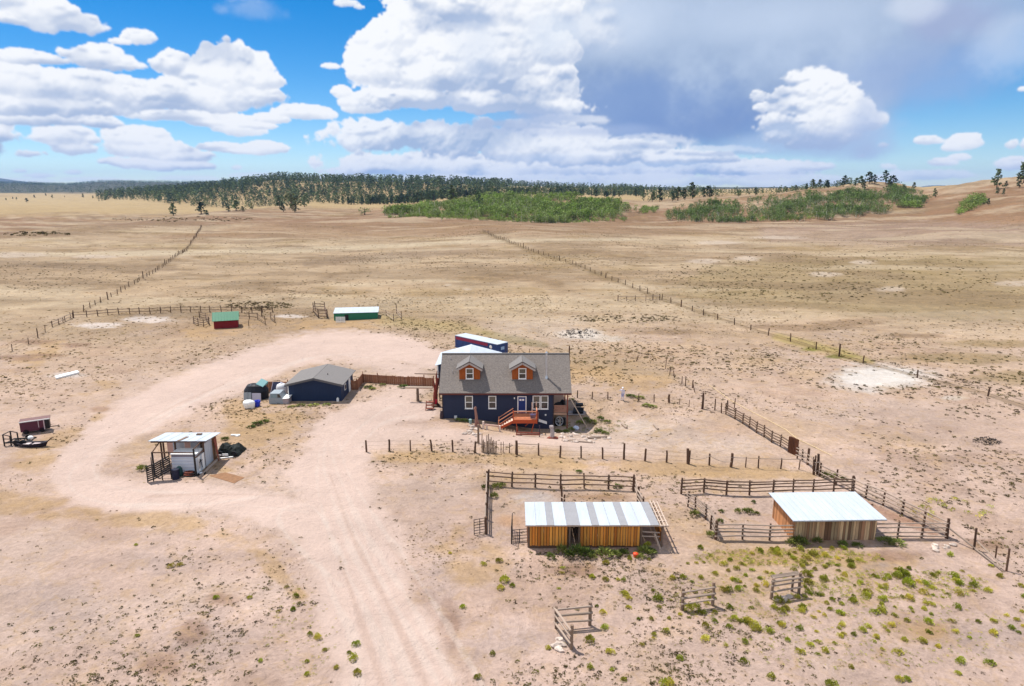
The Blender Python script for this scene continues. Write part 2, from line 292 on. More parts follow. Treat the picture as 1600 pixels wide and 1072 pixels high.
# ------------------------------------------------------------------ materials
MATS = {}
def mat(name, rgb, rough=0.85, var=0.12, scale=4.0, bump=0.0, metal=0.0, rnd=0.0, stretch=(1, 1, 1), tint=None, spec=0.3, emit=None):
    if name in MATS: return MATS[name]
    m = bpy.data.materials.new(name); m.use_nodes = True; nt = m.node_tree; n = nt.nodes; l = nt.links
    b = n['Principled BSDF']; b.inputs['Roughness'].default_value = rough; b.inputs['Metallic'].default_value = metal
    b.inputs['Specular IOR Level'].default_value = spec
    c = lin(rgb)
    tcn = n.new('ShaderNodeTexCoord'); mp = n.new('ShaderNodeMapping'); mp.inputs['Scale'].default_value = stretch
    l.new(tcn.outputs['Object'], mp.inputs[0])
    nz = n.new('ShaderNodeTexNoise'); nz.inputs['Scale'].default_value = scale; nz.inputs['Detail'].default_value = 5; nz.inputs['Roughness'].default_value = 0.65
    l.new(mp.outputs[0], nz.inputs['Vector'])
    mx = n.new('ShaderNodeMix'); mx.data_type = 'RGBA'
    mx.inputs['A'].default_value = (*np.clip(c * (1 - 1.8 * var), 0, 1), 1); mx.inputs['B'].default_value = (*np.clip(c * (1 + 1.8 * var), 0, 1), 1)
    l.new(nz.outputs['Fac'], mx.inputs['Factor']); out = mx.outputs['Result']
    if rnd > 0 or tint is not None:
        oi = n.new('ShaderNodeObjectInfo'); at = n.new('ShaderNodeAttribute'); at.attribute_name = 'tint'
        ad = n.new('ShaderNodeMath'); ad.operation = 'ADD'; l.new(oi.outputs['Random'], ad.inputs[0]); l.new(at.outputs['Fac'], ad.inputs[1])
        fr = n.new('ShaderNodeMath'); fr.operation = 'FRACT'; l.new(ad.outputs[0], fr.inputs[0])
        if tint is not None:
            m2 = n.new('ShaderNodeMix'); m2.data_type = 'RGBA'; m2.inputs['B'].default_value = (*lin(tint), 1)
            l.new(fr.outputs[0], m2.inputs['Factor']); l.new(out, m2.inputs['A']); out = m2.outputs['Result']
        if rnd > 0:
            hv = n.new('ShaderNodeHueSaturation'); mr = n.new('ShaderNodeMapRange')
            fr2 = n.new('ShaderNodeMath'); fr2.operation = 'FRACT'; mu = n.new('ShaderNodeMath'); mu.operation = 'MULTIPLY'; mu.inputs[1].default_value = 7.31
            l.new(fr.outputs[0], mu.inputs[0]); l.new(mu.outputs[0], fr2.inputs[0]); l.new(fr2.outputs[0], mr.inputs['Value'])
            mr.inputs['To Min'].default_value = 1 - rnd; mr.inputs['To Max'].default_value = 1 + rnd
            l.new(mr.outputs[0], hv.inputs['Value']); l.new(out, hv.inputs['Color']); out = hv.outputs[0]
    l.new(out, b.inputs['Base Color'])
    if bump > 0:
        bp = n.new('ShaderNodeBump'); bp.inputs['Strength'].default_value = bump; bp.inputs['Distance'].default_value = 0.03
        l.new(nz.outputs['Fac'], bp.inputs['Height']); l.new(bp.outputs[0], b.inputs['Normal'])
    MATS[name] = m; return m

def ground_material():
    m = bpy.data.materials.new('ground_soil'); m.use_nodes = True; nt = m.node_tree; n = nt.nodes; l = nt.links
    b = n['Principled BSDF']; b.inputs['Roughness'].default_value = 0.95; b.inputs['Specular IOR Level'].default_value = 0.12
    at = n.new('ShaderNodeAttribute'); at.attribute_name = 'soil'
    sm = n.new('ShaderNodeAttribute'); sm.attribute_name = 'rough_cover'
    tcn = n.new('ShaderNodeTexCoord')
    def noise(s, det, rgh, sc=(1, 1, 1), dist=0.0):
        mp = n.new('ShaderNodeMapping'); mp.inputs['Scale'].default_value = sc; l.new(tcn.outputs['Object'], mp.inputs[0])
        q = n.new('ShaderNodeTexNoise'); q.inputs['Scale'].default_value = s; q.inputs['Detail'].default_value = det; q.inputs['Roughness'].default_value = rgh
        q.inputs['Distortion'].default_value = dist; l.new(mp.outputs[0], q.inputs['Vector']); return q.outputs['Fac']
    def rng_(f, a, b_, c, d):
        r = n.new('ShaderNodeMapRange'); r.inputs['From Min'].default_value = a; r.inputs['From Max'].default_value = b_; r.inputs['To Min'].default_value = c; r.inputs['To Max'].default_value = d
        l.new(f, r.inputs['Value']); return r.outputs[0]
    def mul(a, b_):
        q = n.new('ShaderNodeMath'); q.operation = 'MULTIPLY'
        for i, z in enumerate((a, b_)):
            if isinstance(z, float): q.inputs[i].default_value = z
            else: l.new(z, q.inputs[i])
        return q.outputs[0]
    fine = noise(2.6, 6, 0.72); mid = noise(0.33, 6, 0.68, dist=0.6); big = noise(0.045, 5, 0.6)
    streak = noise(0.10, 7, 0.75, (0.35, 1.0, 1.0), 0.4); pit = noise(1.1, 4, 0.8, dist=1.5); rel = rng_(sm.outputs['Fac'], 0.0, 0.8, 0.35, 1.0)
    def soften(f):   # weaker on packed bare dirt
        q = n.new('ShaderNodeMix'); q.data_type = 'FLOAT'; q.inputs['A'].default_value = 1.0; l.new(rel, q.inputs['Factor']); l.new(f, q.inputs['B']); return q.outputs['Result']
    val = mul(mul(soften(rng_(fine, 0.25, 0.75, 0.74, 1.22)), soften(rng_(mid, 0.28, 0.72, 0.78, 1.16))), rng_(big, 0.3, 0.7, 0.92, 1.07))
    val = mul(mul(val, soften(rng_(streak, 0.3, 0.7, 0.80, 1.16))), soften(rng_(pit, 0.56, 0.72, 1.0, 0.76)))
    vm = n.new('ShaderNodeVectorMath'); vm.operation = 'SCALE'; l.new(at.outputs['Color'], vm.inputs[0]); l.new(val, vm.inputs['Scale'])
    # litter and dry stems between the tufts, only where the soil is covered
    lit = noise(5.5, 3, 0.8, dist=1.2); spots = rng_(lit, 0.60, 0.70, 0.0, 0.42)
    cov = mul(spots, sm.outputs['Fac'])
    mx = n.new('ShaderNodeMix'); mx.data_type = 'RGBA'; l.new(cov, mx.inputs['Factor']); l.new(vm.outputs[0], mx.inputs['A']); mx.inputs['B'].default_value = (*(lin((128, 100, 72)) * 0.8), 1)
    dry = rng_(noise(0.7, 5, 0.7, dist=0.8), 0.50, 0.66, 0.0, 0.5); m3 = n.new('ShaderNodeMix'); m3.data_type = 'RGBA'
    l.new(mul(dry, sm.outputs['Fac']), m3.inputs['Factor']); l.new(mx.outputs['Result'], m3.inputs['A']); m3.inputs['B'].default_value = (*(lin((205, 168, 116)) * 0.62), 1)
    l.new(m3.outputs['Result'], b.inputs['Base Color'])
    bp = n.new('ShaderNodeBump'); bp.inputs['Strength'].default_value = 0.7; bp.inputs['Distance'].default_value = 0.16; l.new(fine, bp.inputs['Height'])
    bp2 = n.new('ShaderNodeBump'); bp2.inputs['Strength'].default_value = 0.55; bp2.inputs['Distance'].default_value = 0.8; l.new(mid, bp2.inputs['Height']); l.new(bp.outputs[0], bp2.inputs['Normal'])
    l.new(bp2.outputs[0], b.inputs['Normal'])
    return m

# ------------------------------------------------------------------ mesh helpers
class MB:
    def __init__(s): s.v = []; s.f = []
    def box(s, x0, x1, y0, y1, z0, z1, M=None):
        i = len(s.v); P = [(x0, y0, z0), (x1, y0, z0), (x1, y1, z0), (x0, y1, z0), (x0, y0, z1), (x1, y0, z1), (x1, y1, z1), (x0, y1, z1)]
        s.v += [tuple(M @ Vector(p)) if M is not None else p for p in P]
        s.f += [tuple(i + k for k in q) for q in ((0, 3, 2, 1), (4, 5, 6, 7), (0, 1, 5, 4), (1, 2, 6, 5), (2, 3, 7, 6), (3, 0, 4, 7))]; return s
    def bar(s, p, q, w, h=None, up=(0, 0, 1)):
        p = Vector(p); q = Vector(q); d = q - p; L = d.length; h = h or w
        x = d / L; u = Vector(up); y = u.cross(x)
        if y.length < 1e-3: y = Vector((0, 1, 0)).cross(x)
        y.normalize(); z = x.cross(y)
        M = Matrix((( x.x, y.x, z.x, p.x), (x.y, y.y, z.y, p.y), (x.z, y.z, z.z, p.z), (0, 0, 0, 1)))
        return s.box(0, L, -w / 2, w / 2, -h / 2, h / 2, M)
    def cyl(s, p, q, r0, r1=None, n=8, cap=True):
        p = Vector(p); q = Vector(q); r1 = r0 if r1 is None else r1
        x = (q - p).normalized(); a = Vector((0, 0, 1)) if abs(x.z) < 0.9 else Vector((1, 0, 0)); y = a.cross(x).normalized(); z = x.cross(y); i = len(s.v)
        for (c, r) in ((p, r0), (q, r1)):
            for k in range(n):
                t = 2 * math.pi * k / n; s.v.append(tuple(c + y * (r * math.cos(t)) + z * (r * math.sin(t))))
        for k in range(n): s.f.append((i + k, i + (k + 1) % n, i + n + (k + 1) % n, i + n + k))
        if cap: s.f.append(tuple(i + k for k in reversed(range(n)))); s.f.append(tuple(i + n + k for k in range(n)))
        return s
    def prism(s, prof, axis, a, b):  # closed profile (u,v) extruded along axis 'x' or 'y'
        i = len(s.v); n = len(prof)
        for t in (a, b):
            for (u, v) in prof: s.v.append((t, u, v) if axis == 'x' else (u, t, v))
        for k in range(n): s.f.append((i + k, i + (k + 1) % n, i + n + (k + 1) % n, i + n + k))
        s.f.append(tuple(i + k for k in reversed(range(n)))); s.f.append(tuple(i + n + k for k in range(n))); return s
    def slab(s, pts, t):  # quad/polygon with thickness downwards along its normal
        P = [Vector(p) for p in pts]; nrm = (P[1] - P[0]).cross(P[-1] - P[0]).normalized(); i = len(s.v); n = len(P)
        s.v += [tuple(p) for p in P] + [tuple(p - nrm * t) for p in P]
        s.f.append(tuple(i + k for k in range(n))); s.f.append(tuple(i + n + k for k in reversed(range(n))))
        for k in range(n): s.f.append((i + k, i + n + k, i + n + (k + 1) % n, i + (k + 1) % n))
        return s
    def lump(s, c, rx, ry, rz, seed=0, n=10, m=6, amp=0.18):
        q = random.Random(seed); i = len(s.v); c = Vector(c); ph = [q.uniform(0, 6.28) for _ in range(6)]
        for a in range(m + 1):
            th = math.pi * a / m
            for k in range(n):
                p = 2 * math.pi * k / n
                rr = 1 + amp * (math.sin(2 * p + ph[0]) * math.sin(th) + 0.6 * math.sin(3 * p + ph[1] + 2 * th) + 0.5 * math.sin(5 * th + ph[2])) + q.uniform(-amp, amp) * 0.35
                if a in (0, m): rr = 1.0
                s.v.append((c.x + rx * rr * math.sin(th) * math.cos(p), c.y + ry * rr * math.sin(th) * math.sin(p), c.z + rz * rr * math.cos(th)))
        for a in range(m):
            for k in range(n): s.f.append((i + a * n + k, i + (a + 1) * n + k, i + (a + 1) * n + (k + 1) % n, i + a * n + (k + 1) % n))
        return s
    def mesh(s, name):
        me = bpy.data.meshes.new(name); me.from_pydata(s.v, [], s.f); me.validate(); me.update(); return me
    def build(s, name, m, parent=None, bevel=0.0, smooth=False):
        me = s.mesh(name); return link(name, me, m, parent, smooth)
def link(name, me, m, parent=None, smooth=False):
    if m is not None and not me.materials: me.materials.append(m)
    if smooth:
        me.polygons.foreach_set('use_smooth', [True] * len(me.polygons))
    o = bpy.data.objects.new(name, me); COL.objects.link(o)
    if parent is not None: o.parent = parent
    return o
def tag(o, label=None, cat=None, group=None, kind=None):
    if label: o['label'] = label
    if cat: o['category'] = cat
    if group: o['group'] = group
    if kind: o['kind'] = kind
    return o
def thing(name, label, cat, loc=(0, 0, 0), rz=0.0, group=None):
    o = bpy.data.objects.new(name, None); COL.objects.link(o); o.empty_display_size = 0.3
    o.location = loc; o.rotation_euler = (0, 0, rz); return tag(o, label, cat, group)
def arr_mesh(name, V, F, tint=None):
    V = np.asarray(V, np.float32); F = np.asarray(F, np.int32); k = F.shape[1]
    me = bpy.data.meshes.new(name); me.vertices.add(len(V)); me.vertices.foreach_set('co', V.ravel())
    me.loops.add(F.size); me.loops.foreach_set('vertex_index', F.ravel()); me.polygons.add(len(F))
    me.polygons.foreach_set('loop_start', np.arange(0, F.size, k, dtype=np.int32)); me.update(calc_edges=True)
    if tint is not None:
        a = me.attributes.new('tint', 'FLOAT', 'POINT'); a.data.foreach_set('value', np.asarray(tint, np.float32))
    return me
def scatter_mesh(name, bases, P, S, R, pick, tints):
    """joins many copies of small base meshes (V,F tri) into one mesh"""
    Vs = []; Fs = []; Ts = []; off = 0
    for bi, (bv, bf) in enumerate(bases):
        I = np.where(pick == bi)[0]
        if len(I) == 0: continue
        c, s = np.cos(R[I]), np.sin(R[I]); sx, sz = S[I, 0], S[I, 1]
        x = (bv[None, :, 0] * c[:, None] - bv[None, :, 1] * s[:, None]) * sx[:, None] + P[I, 0:1]
        y = (bv[None, :, 0] * s[:, None] + bv[None, :, 1] * c[:, None]) * sx[:, None] + P[I, 1:2]
        z = bv[None, :, 2] * sz[:, None] + P[I, 2:3]
        Vs.append(np.stack([x, y, z], -1).reshape(-1, 3)); Fs.append((bf[None] + (np.arange(len(I)) * len(bv))[:, None, None] + off).reshape(-1, bf.shape[1]))
        Ts.append(np.repeat(tints[I], len(bv))); off += len(I) * len(bv)
    return arr_mesh(name, np.concatenate(Vs), np.concatenate(Fs), np.concatenate(Ts))

# ------------------------------------------------------------------ the ground sheet
th = np.concatenate([np.linspace(-math.pi, -0.80, 40)[:-1], np.linspace(-0.80, 0.80, 700), np.linspace(0.80, math.pi, 40)[1:-1]])
rr = np.concatenate([[3, 8, 14, 19], np.geomspace(23, 60, 190)[:-1], np.geomspace(60, 160, 210)[:-1], np.geomspace(160, 900, 200)[:-1], np.geomspace(900, 16400, 84)])
TH, RR = np.meshgrid(th, rr); gx = RR * np.sin(TH); gy = RR * np.cos(TH); gz = T(gx, gy)
nr, nc = gx.shape
GV = np.stack([gx, gy, gz], -1).reshape(-1, 3)
ii = (np.arange(nr - 1)[:, None] * nc + np.arange(nc)[None, :]); jj = np.roll(np.arange(nc), -1)[None, :] + np.arange(nr - 1)[:, None] * nc
GF = np.stack([ii, jj, jj + nc, ii + nc], -1).reshape(-1, 4)[:, ::-1]
gme = arr_mesh('ground', GV, GF)
gme.polygons.foreach_set('use_smooth', np.ones(len(gme.polygons), bool))
# soil colours: zones surveyed on the ground
fx, fy, fz = GV.T; dist = np.maximum(fy, 0.7 * np.hypot(fx, fy)); PX, PY = project(fx, fy, fz)
dt = np.array([[15, 224, 194, 178], [45, 225, 195, 178], [75, 224, 194, 175], [110, 216, 187, 162], [150, 207, 179, 147], [200, 203, 176, 143], [280, 198, 172, 140], [400, 191, 165, 134], [500, 178, 149, 119], [600, 160, 124, 96], [760, 170, 134, 104], [1000, 204, 176, 128], [1800, 211, 185, 139], [3400, 206, 181, 138], [3700, 96, 100, 84], [9000, 84, 96, 92], [26000, 84, 98, 100]], float)
K = 0.585
C = np.stack([np.interp(dist, dt[:, 0], lin(dt[:, 1:])[:, k]) for k in range(3)], -1)
def mixc(mask, col):
    global C
    m = np.clip(mask, 0, 1)[:, None]; C = C * (1 - m) + lin(col)[None, :] * m
nA = fbm(fx / 26, fy / 26, 4, 21); nB = fbm(fx / 7, fy / 7, 4, 31); nC = fbm(fx / 120, fy / 60, 4, 41); nD = fbm(fx / 2.2, fy / 2.2, 3, 51); nE = fbm(fx / 0.8, fy / 0.8, 2, 57)
noi = (nA - 0.5) * 1.0 + (nB - 0.5) * 1.5 + (nD - 0.5) * 1.2 + (nE - 0.5) * 0.7
farm = sstep(95, 170, dist) * (1 - sstep(800, 1100, dist))
mixc(sstep(0.54, 0.72, nC) * 0.75 * farm, (150, 123, 94)); mixc(sstep(0.52, 0.70, fbm(fx / 150, fy / 40, 4, 77)) * 0.7 * farm, (218, 194, 160)); mixc(sstep(0.56, 0.7, nA) * 0.45 * farm, (168, 142, 94))
mixc(sstep(0.55, 0.75, fbm(fx / 14, fy / 9, 4, 87)) * 0.6 * farm, (146, 120, 90)); mixc(sstep(0.5, 0.7, nB) * 0.28 * farm, (222, 200, 172))
nearm = 1 - sstep(100, 170, dist)
mixc(sstep(0.50, 0.66, nA * 0.6 + nB * 0.4) * 0.5 * nearm, (211, 178, 138)); mixc(sstep(0.55, 0.72, fbm(fx / 5, fy / 5, 4, 61)) * 0.40 * nearm, (192, 158, 134)); mixc(sstep(0.56, 0.70, fbm(fx / 11, fy / 11, 4, 66)) * 0.5 * nearm, (226, 200, 184))
mixc(sstep(0.52, 0.66, fbm(fx / 260, fy / 420, 4, 91)) * 0.5 * sstep(900, 1300, dist) * (1 - sstep(3000, 3600, dist)), (188, 160, 116))
def ell(x, y, rx, ry, f=0.5, na=0.35):
    d = np.hypot((PX - x) / rx, (PY - y) / ry) + noi * na * 1.5
    return (1 - sstep(1 - f, 1 + f * 0.4, d)) * (fy > 5)
def smooth(pts):
    P = np.array(pts, float); P = np.concatenate([[2 * P[0] - P[1]], P, [2 * P[-1] - P[-2]]]); out = []
    for k in range(1, len(P) - 2):
        for t in np.arange(4) / 4.0:
            a, b, c, d = P[k - 1:k + 3]
            out.append(tuple(0.5 * (2 * b + (c - a) * t + (2 * a - 5 * b + 4 * c - d) * t * t + (3 * b - a - 3 * c + d) * t ** 3)))
    return out + [tuple(P[-2])]
def stroke(pts, f=0.45, na=0.35, asp=1.9):
    if len(pts) > 2: pts = smooth(pts)
    best = np.full(len(PX), 9.0)
    for (x0, y0, w0), (x1, y1, w1) in zip(pts[:-1], pts[1:]):
        dx, dy = x1 - x0, (y1 - y0) * asp; t = np.clip(((PX - x0) * dx + (PY - y0) * asp * dy) / (dx * dx + dy * dy), 0, 1)
        d = np.hypot(PX - x0 - t * dx, (PY - y0) * asp - t * dy) / (w0 + (w1 - w0) * t); best = np.minimum(best, d)
    best = best + noi * na * 0.9
    return (1 - sstep(1 - f, 1 + f * 0.3, best)) * (fy > 5)

def poly(pts, f=8, na=14):
    inside = np.zeros(len(PX), bool); dm = np.full(len(PX), 1e9)
    for (x0, y0), (x1, y1) in zip(pts, pts[1:] + pts[:1]):
        cr = ((y0 > PY) != (y1 > PY)) & (PX < (x1 - x0) * (PY - y0) / ((y1 - y0) or 1e-6) + x0); inside ^= cr
        dx, dy = x1 - x0, y1 - y0; t = np.clip(((PX - x0) * dx + (PY - y0) * dy) / (dx * dx + dy * dy), 0, 1)
        dm = np.minimum(dm, np.hypot(PX - x0 - t * dx, (PY - y0 - t * dy) * 1.6))
    sd = np.where(inside, dm, -dm) + noi * na * 1.6
    return sstep(-f, f, sd) * (fy > 5)
# far field
mixc(poly([(380, 352), (560, 338), (1000, 345), (1500, 330), (1700, 300), (1700, 372), (1300, 360), (1000, 366), (600, 370), (380, 372), (250, 372)], 6, 5) * 0.6, (160, 124, 94))
mixc(poly([(1440, 300), (1700, 270), (1700, 350), (1450, 345)], 5, 4) * 0.6, (168, 128, 96))
mixc(poly([(1030, 460), (1120, 415), (1250, 402), (1700, 396), (1700, 500), (1430, 500), (1200, 484)], 10, 14) * 0.60, (168, 147, 104))
mixc(poly([(1180, 352), (1400, 345), (1700, 352), (1700, 385), (1200, 380)], 6, 7) * 0.5, (182, 157, 144))
mixc(stroke([(-200, 400, 8), (200, 396, 9), (420, 392, 11), (600, 385, 9), (760, 377, 7), (1000, 374, 5)], 0.6) * 0.75, (221, 202, 172))
mixc(stroke([(-100, 408, 10), (180, 418, 14), (270, 420, 10)], 0.7) * 0.6, (146, 124, 102)); mixc(stroke([(480, 412, 10), (600, 402, 16), (760, 390, 8)], 0.7) * 0.55, (156, 133, 112))
mixc(stroke([(-100, 440, 20), (60, 436, 20), (150, 440, 12)], 0.7) * 0.4, (160, 136, 110)); mixc(stroke([(90, 352, 12), (250, 352, 14), (330, 345, 10)], 0.7) * 0.4, (158, 128, 100))
mixc(sstep(0.5, 0.68, fbm(fx / 32, fy / 15, 4, 143)) * 0.45 * farm, (138, 114, 88)); mixc(sstep(0.54, 0.7, fbm(fx / 60, fy / 18, 4, 153)) * 0.5 * farm, (224, 203, 172))
mixc(stroke([(-100, 372, 12), (60, 366, 12), (200, 352, 12), (300, 342, 10)], 0.6) * 0.55, (150, 122, 96))
for q in [(30, 398, 50, 4), (150, 401, 40, 3), (1210, 371, 45, 3), (1100, 408, 25, 4), (1170, 404, 22, 4), (1290, 428, 26, 4), (1395, 452, 28, 5), (1590, 442, 40, 6), (1350, 410, 20, 4), (1120, 379, 40, 3), (700, 445, 5, 2), (730, 452, 8, 2)]: mixc(ell(*q) * 0.75, (226, 206, 186))
for q in [(1040, 519, 60, 5), (1250, 512, 90, 6), (1430, 525, 60, 4), (1330, 505, 60, 5)]: mixc(ell(*q) * 0.7, (157, 129, 102))
for q in [(1560, 537, 90, 7), (1500, 560, 130, 9), (1600, 590, 90, 12)]: mixc(ell(*q) * 0.6, (162, 139, 92))
mixc(stroke([(1216, 527, 14), (1300, 548, 16), (1360, 566, 9)], 0.6) * 0.6, (190, 172, 92)); mixc(ell(1270, 546, 22, 4) * 0.8, (140, 140, 52)); mixc(ell(1310, 557, 26, 4) * 0.8, (132, 132, 50))
mixc(stroke([(758, 520, 8), (800, 530, 16), (850, 539, 10)], 0.6) * 0.8, (136, 122, 62)); mixc(stroke([(600, 500, 20), (720, 512, 20), (780, 525, 12)], 0.8) * 0.5, (192, 170, 108))
mixc(stroke([(880, 560, 40), (960, 575, 40), (1050, 590, 14)], 0.8, 0.8) * 0.45, (178, 152, 110))
mixc(ell(1372, 590, 84, 22, 0.5, 0.2) * 1.0, (250, 240, 230)); mixc(ell(1490, 622, 26, 4) * 0.7, (236, 222, 208)); mixc(ell(905, 522, 36, 9, 0.6) * 0.95, (240, 230, 218)); mixc(ell(945, 530, 30, 5) * 0.6, (232, 220, 206)); mixc(stroke([(800, 515, 50), (880, 520, 60)], 0.9) * 0.5, (228, 208, 190))
mixc(stroke([(754, 362, 5), (834, 394, 6), (894, 412, 7), (947, 434, 8), (1012, 459, 8), (1060, 476, 6)], 0.7, 0.9) * 0.55, (140, 118, 84))
mixc(stroke([(1060, 476, 6), (1200, 522, 5), (1276, 544, 5), (1349, 566, 5), (1433, 588, 5), (1541, 616, 6), (1620, 642, 7)], 0.7, 0.9) * 0.5, (142, 118, 84))
mixc(stroke([(130, 486, 3), (280, 397, 3), (315, 354, 3)], 0.7) * 0.4, (140, 118, 92))
for q in [(155, 508, 42, 5), (232, 499, 42, 6), (455, 494, 26, 3), (105, 586, 26, 4)]: mixc(ell(*q) * 0.9, (242, 226, 215))
# dirt drive and yard
road = np.maximum(stroke([(690, 1180, 130), (628, 1072, 102), (588, 980, 92), (555, 880, 84), (527, 800, 80), (515, 740, 74), (525, 700, 60), (550, 660, 52), (610, 640, 46), (660, 640, 34)], 0.38, 0.38),
                  stroke([(545, 840, 80), (470, 805, 62), (320, 780, 44), (190, 775, 56), (120, 752, 50), (128, 715, 44), (190, 668, 48), (270, 620, 50), (350, 590, 50), (440, 556, 46), (520, 540, 50), (610, 546, 44), (680, 562, 30)], 0.38, 0.38))
road = np.maximum(road, stroke([(560, 690, 50), (640, 678, 40), (740, 684, 24), (850, 690, 22), (980, 702, 22)], 0.7) * 0.9)
road = np.maximum(road, stroke([(560, 560, 30), (630, 575, 30), (640, 610, 40), (600, 640, 40)], 0.7) * 0.9)
yel = np.zeros(len(PX))
for s_ in [stroke([(40, 720, 40), (110, 680, 45), (150, 625, 50), (170, 600, 30)], 0.7), stroke([(-50, 780, 60), (120, 800, 40), (250, 815, 44), (380, 850, 26), (470, 930, 22)], 0.8), stroke([(380, 640, 60), (440, 650, 50), (380, 690, 60), (330, 740, 30)], 0.8), stroke([(575, 712, 22), (700, 714, 24), (860, 722, 26), (1060, 734, 26), (1260, 742, 20)], 0.8), stroke([(300, 520, 30), (380, 512, 40), (520, 512, 40), (600, 505, 24)], 0.8),
           ell(740, 880, 70, 45), ell(690, 840, 50, 34), ell(1430, 985, 70, 22), ell(880, 650, 30, 16), ell(1370, 875, 90, 20), ell(1200, 870, 120, 18), stroke([(0, 600, 40), (60, 560, 40), (90, 530, 20)], 0.8), stroke([(780, 560, 30), (900, 590, 50), (1040, 600, 30)], 0.8)]: yel = np.maximum(yel, s_)
mixc(sstep(0.25, 0.85, yel * 0.75 + noi * 1.1 + 0.05) * sstep(0, 0.3, yel) * (1 - road) * 0.7, (208, 172, 127))
for q in [(85, 945, 90, 50), (330, 985, 70, 40), (250, 880, 60, 26), (790, 1000, 60, 30), (1560, 1000, 70, 40), (680, 930, 40, 60)]: mixc(ell(*q, 0.8, 0.5) * 0.5, (205, 182, 172))
for q in [(300, 985, 22, 20), (250, 1040, 40, 22), (345, 935, 28, 12), (1300, 858, 30, 5), (1395, 870, 40, 9), (900, 890, 50, 10), (30, 560, 40, 5), (75, 555, 30, 3), (700, 985, 14, 40), (1410, 812, 50, 9), (1540, 850, 26, 7), (160, 640, 14, 4), (55, 535, 30, 4), (120, 540, 20, 4)]: mixc(ell(*q, 0.7, 0.6) * 0.62, (160, 124, 100))
mixc(ell(1370, 885, 32, 9) * 0.6, (188, 170, 164)); mixc(ell(1450, 985, 40, 14, 0.8) * 0.5, (226, 184, 134))
mixc(road * 0.9, (239, 211, 196))
mixc(stroke([(930, 690, 60), (1060, 680, 70), (1160, 700, 50)], 0.8) * 0.65, (226, 203, 188)); mixc(ell(1000, 668, 50, 14, 0.7) * 0.7, (236, 216, 200)); mixc(ell(1130, 670, 60, 16, 0.8) * 0.5, (214, 178, 150))
mixc(poly([(765, 760), (990, 768), (1005, 790), (800, 800), (765, 835)], 5, 5) * 0.6, (214, 184, 162)); mixc(ell(830, 778, 36, 12) * 0.8, (224, 208, 200)); mixc(ell(800, 815, 30, 12, 0.7) * 0.7, (206, 160, 118)); mixc(ell(940, 776, 50, 6) * 0.6, (178, 138, 108))
mixc(poly([(1075, 775), (1330, 772), (1470, 838), (1120, 840)], 4, 4) * 0.7, (219, 190, 174)); mixc(stroke([(1335, 778, 8), (1400, 808, 12), (1460, 834, 8)], 0.7) * 0.6, (176, 128, 100)); mixc(ell(1090, 838, 34, 10, 0.7) * 0.5, (214, 176, 146))
for tr in [[(716, 1080, 5), (640, 940, 5), (575, 840, 4), (528, 740, 3), (516, 690, 2)], [(648, 1080, 6), (598, 960, 5), (545, 850, 4), (508, 740, 3), (508, 690, 2)], [(690, 1080, 4), (615, 940, 4), (556, 840, 3), (520, 760, 2)], [(532, 915, 5), (470, 860, 4), (438, 820, 3), (442, 796, 2), (470, 788, 2), (502, 806, 2), (540, 880, 3)], [(510, 762, 2), (420, 772, 2), (330, 786, 3), (200, 790, 3)], [(400, 778, 2), (250, 795, 3), (140, 780, 3), (108, 752, 3), (130, 718, 2), (210, 668, 2), (300, 615, 2)], [(150, 750, 3), (165, 715, 2), (240, 665, 2), (330, 612, 2), (420, 575, 2)], [(590, 560, 2), (500, 556, 2), (420, 586, 2)], [(560, 1080, 6), (552, 1000, 5), (520, 930, 4), (500, 880, 3)], [(760, 1080, 4), (670, 930, 4), (600, 830, 3), (545, 740, 2), (530, 690, 2)], [(620, 1080, 4), (575, 960, 4), (520, 850, 3), (496, 760, 2), (500, 700, 2)], [(300, 770, 2), (200, 765, 2), (150, 745, 2), (160, 705, 2), (250, 650, 2), (370, 600, 2), (480, 560, 2), (560, 552, 2)], [(480, 800, 2), (380, 790, 2), (280, 788, 3), (180, 788, 3)], [(560, 700, 2), (600, 660, 2), (650, 650, 2)], [(520, 720, 2), (560, 670, 2), (610, 636, 2), (650, 630, 2)]]:
    mixc(stroke([(a, b, c * 1.3) for a, b, c in tr], 1.0, 1.5) * 0.36, (245, 226, 212))
for tr in [[(670, 1080, 7), (606, 945, 6), (552, 840, 4), (515, 740, 3)], [(600, 1080, 6), (560, 960, 5), (530, 870, 4)], [(460, 775, 2), (330, 772, 3), (230, 776, 3)], [(180, 690, 3), (260, 640, 2), (350, 600, 2)], [(740, 1080, 8), (655, 920, 7), (610, 850, 5)]]: mixc(stroke(tr, 0.9, 0.8) * 0.40, (212, 180, 162))
cover = (1 - road) * (1 - 0.2 * sstep(300, 900, dist)) * np.clip(0.6 + 1.1 * (nA - 0.35), 0, 1) * (1 - 0.7 * ell(1372, 590, 66, 17))
bare = np.clip(road + ell(1000, 668, 50, 14) + ell(1372, 590, 66, 17), 0, 1)
ca = gme.attributes.new('soil', 'FLOAT_COLOR', 'POINT'); ca.data.foreach_set('color', np.concatenate([C * K, np.ones((len(C), 1))], 1).astype(np.float32).ravel())
cb = gme.attributes.new('rough_cover', 'FLOAT', 'POINT'); cb.data.foreach_set('value', cover.astype(np.float32))
ground = link('ground', gme, ground_material()); ground['kind'] = 'structure'
# lookup of bare ground for scattering
from bisect import bisect_left
def bare_at(x, y):
    t = np.arctan2(x, y); r = np.hypot(x, y)
    j = np.clip(np.searchsorted(th, t), 0, nc - 1); i = np.clip(np.searchsorted(rr, r), 0, nr - 1)
    return bare.reshape(nr, nc)[i, j]
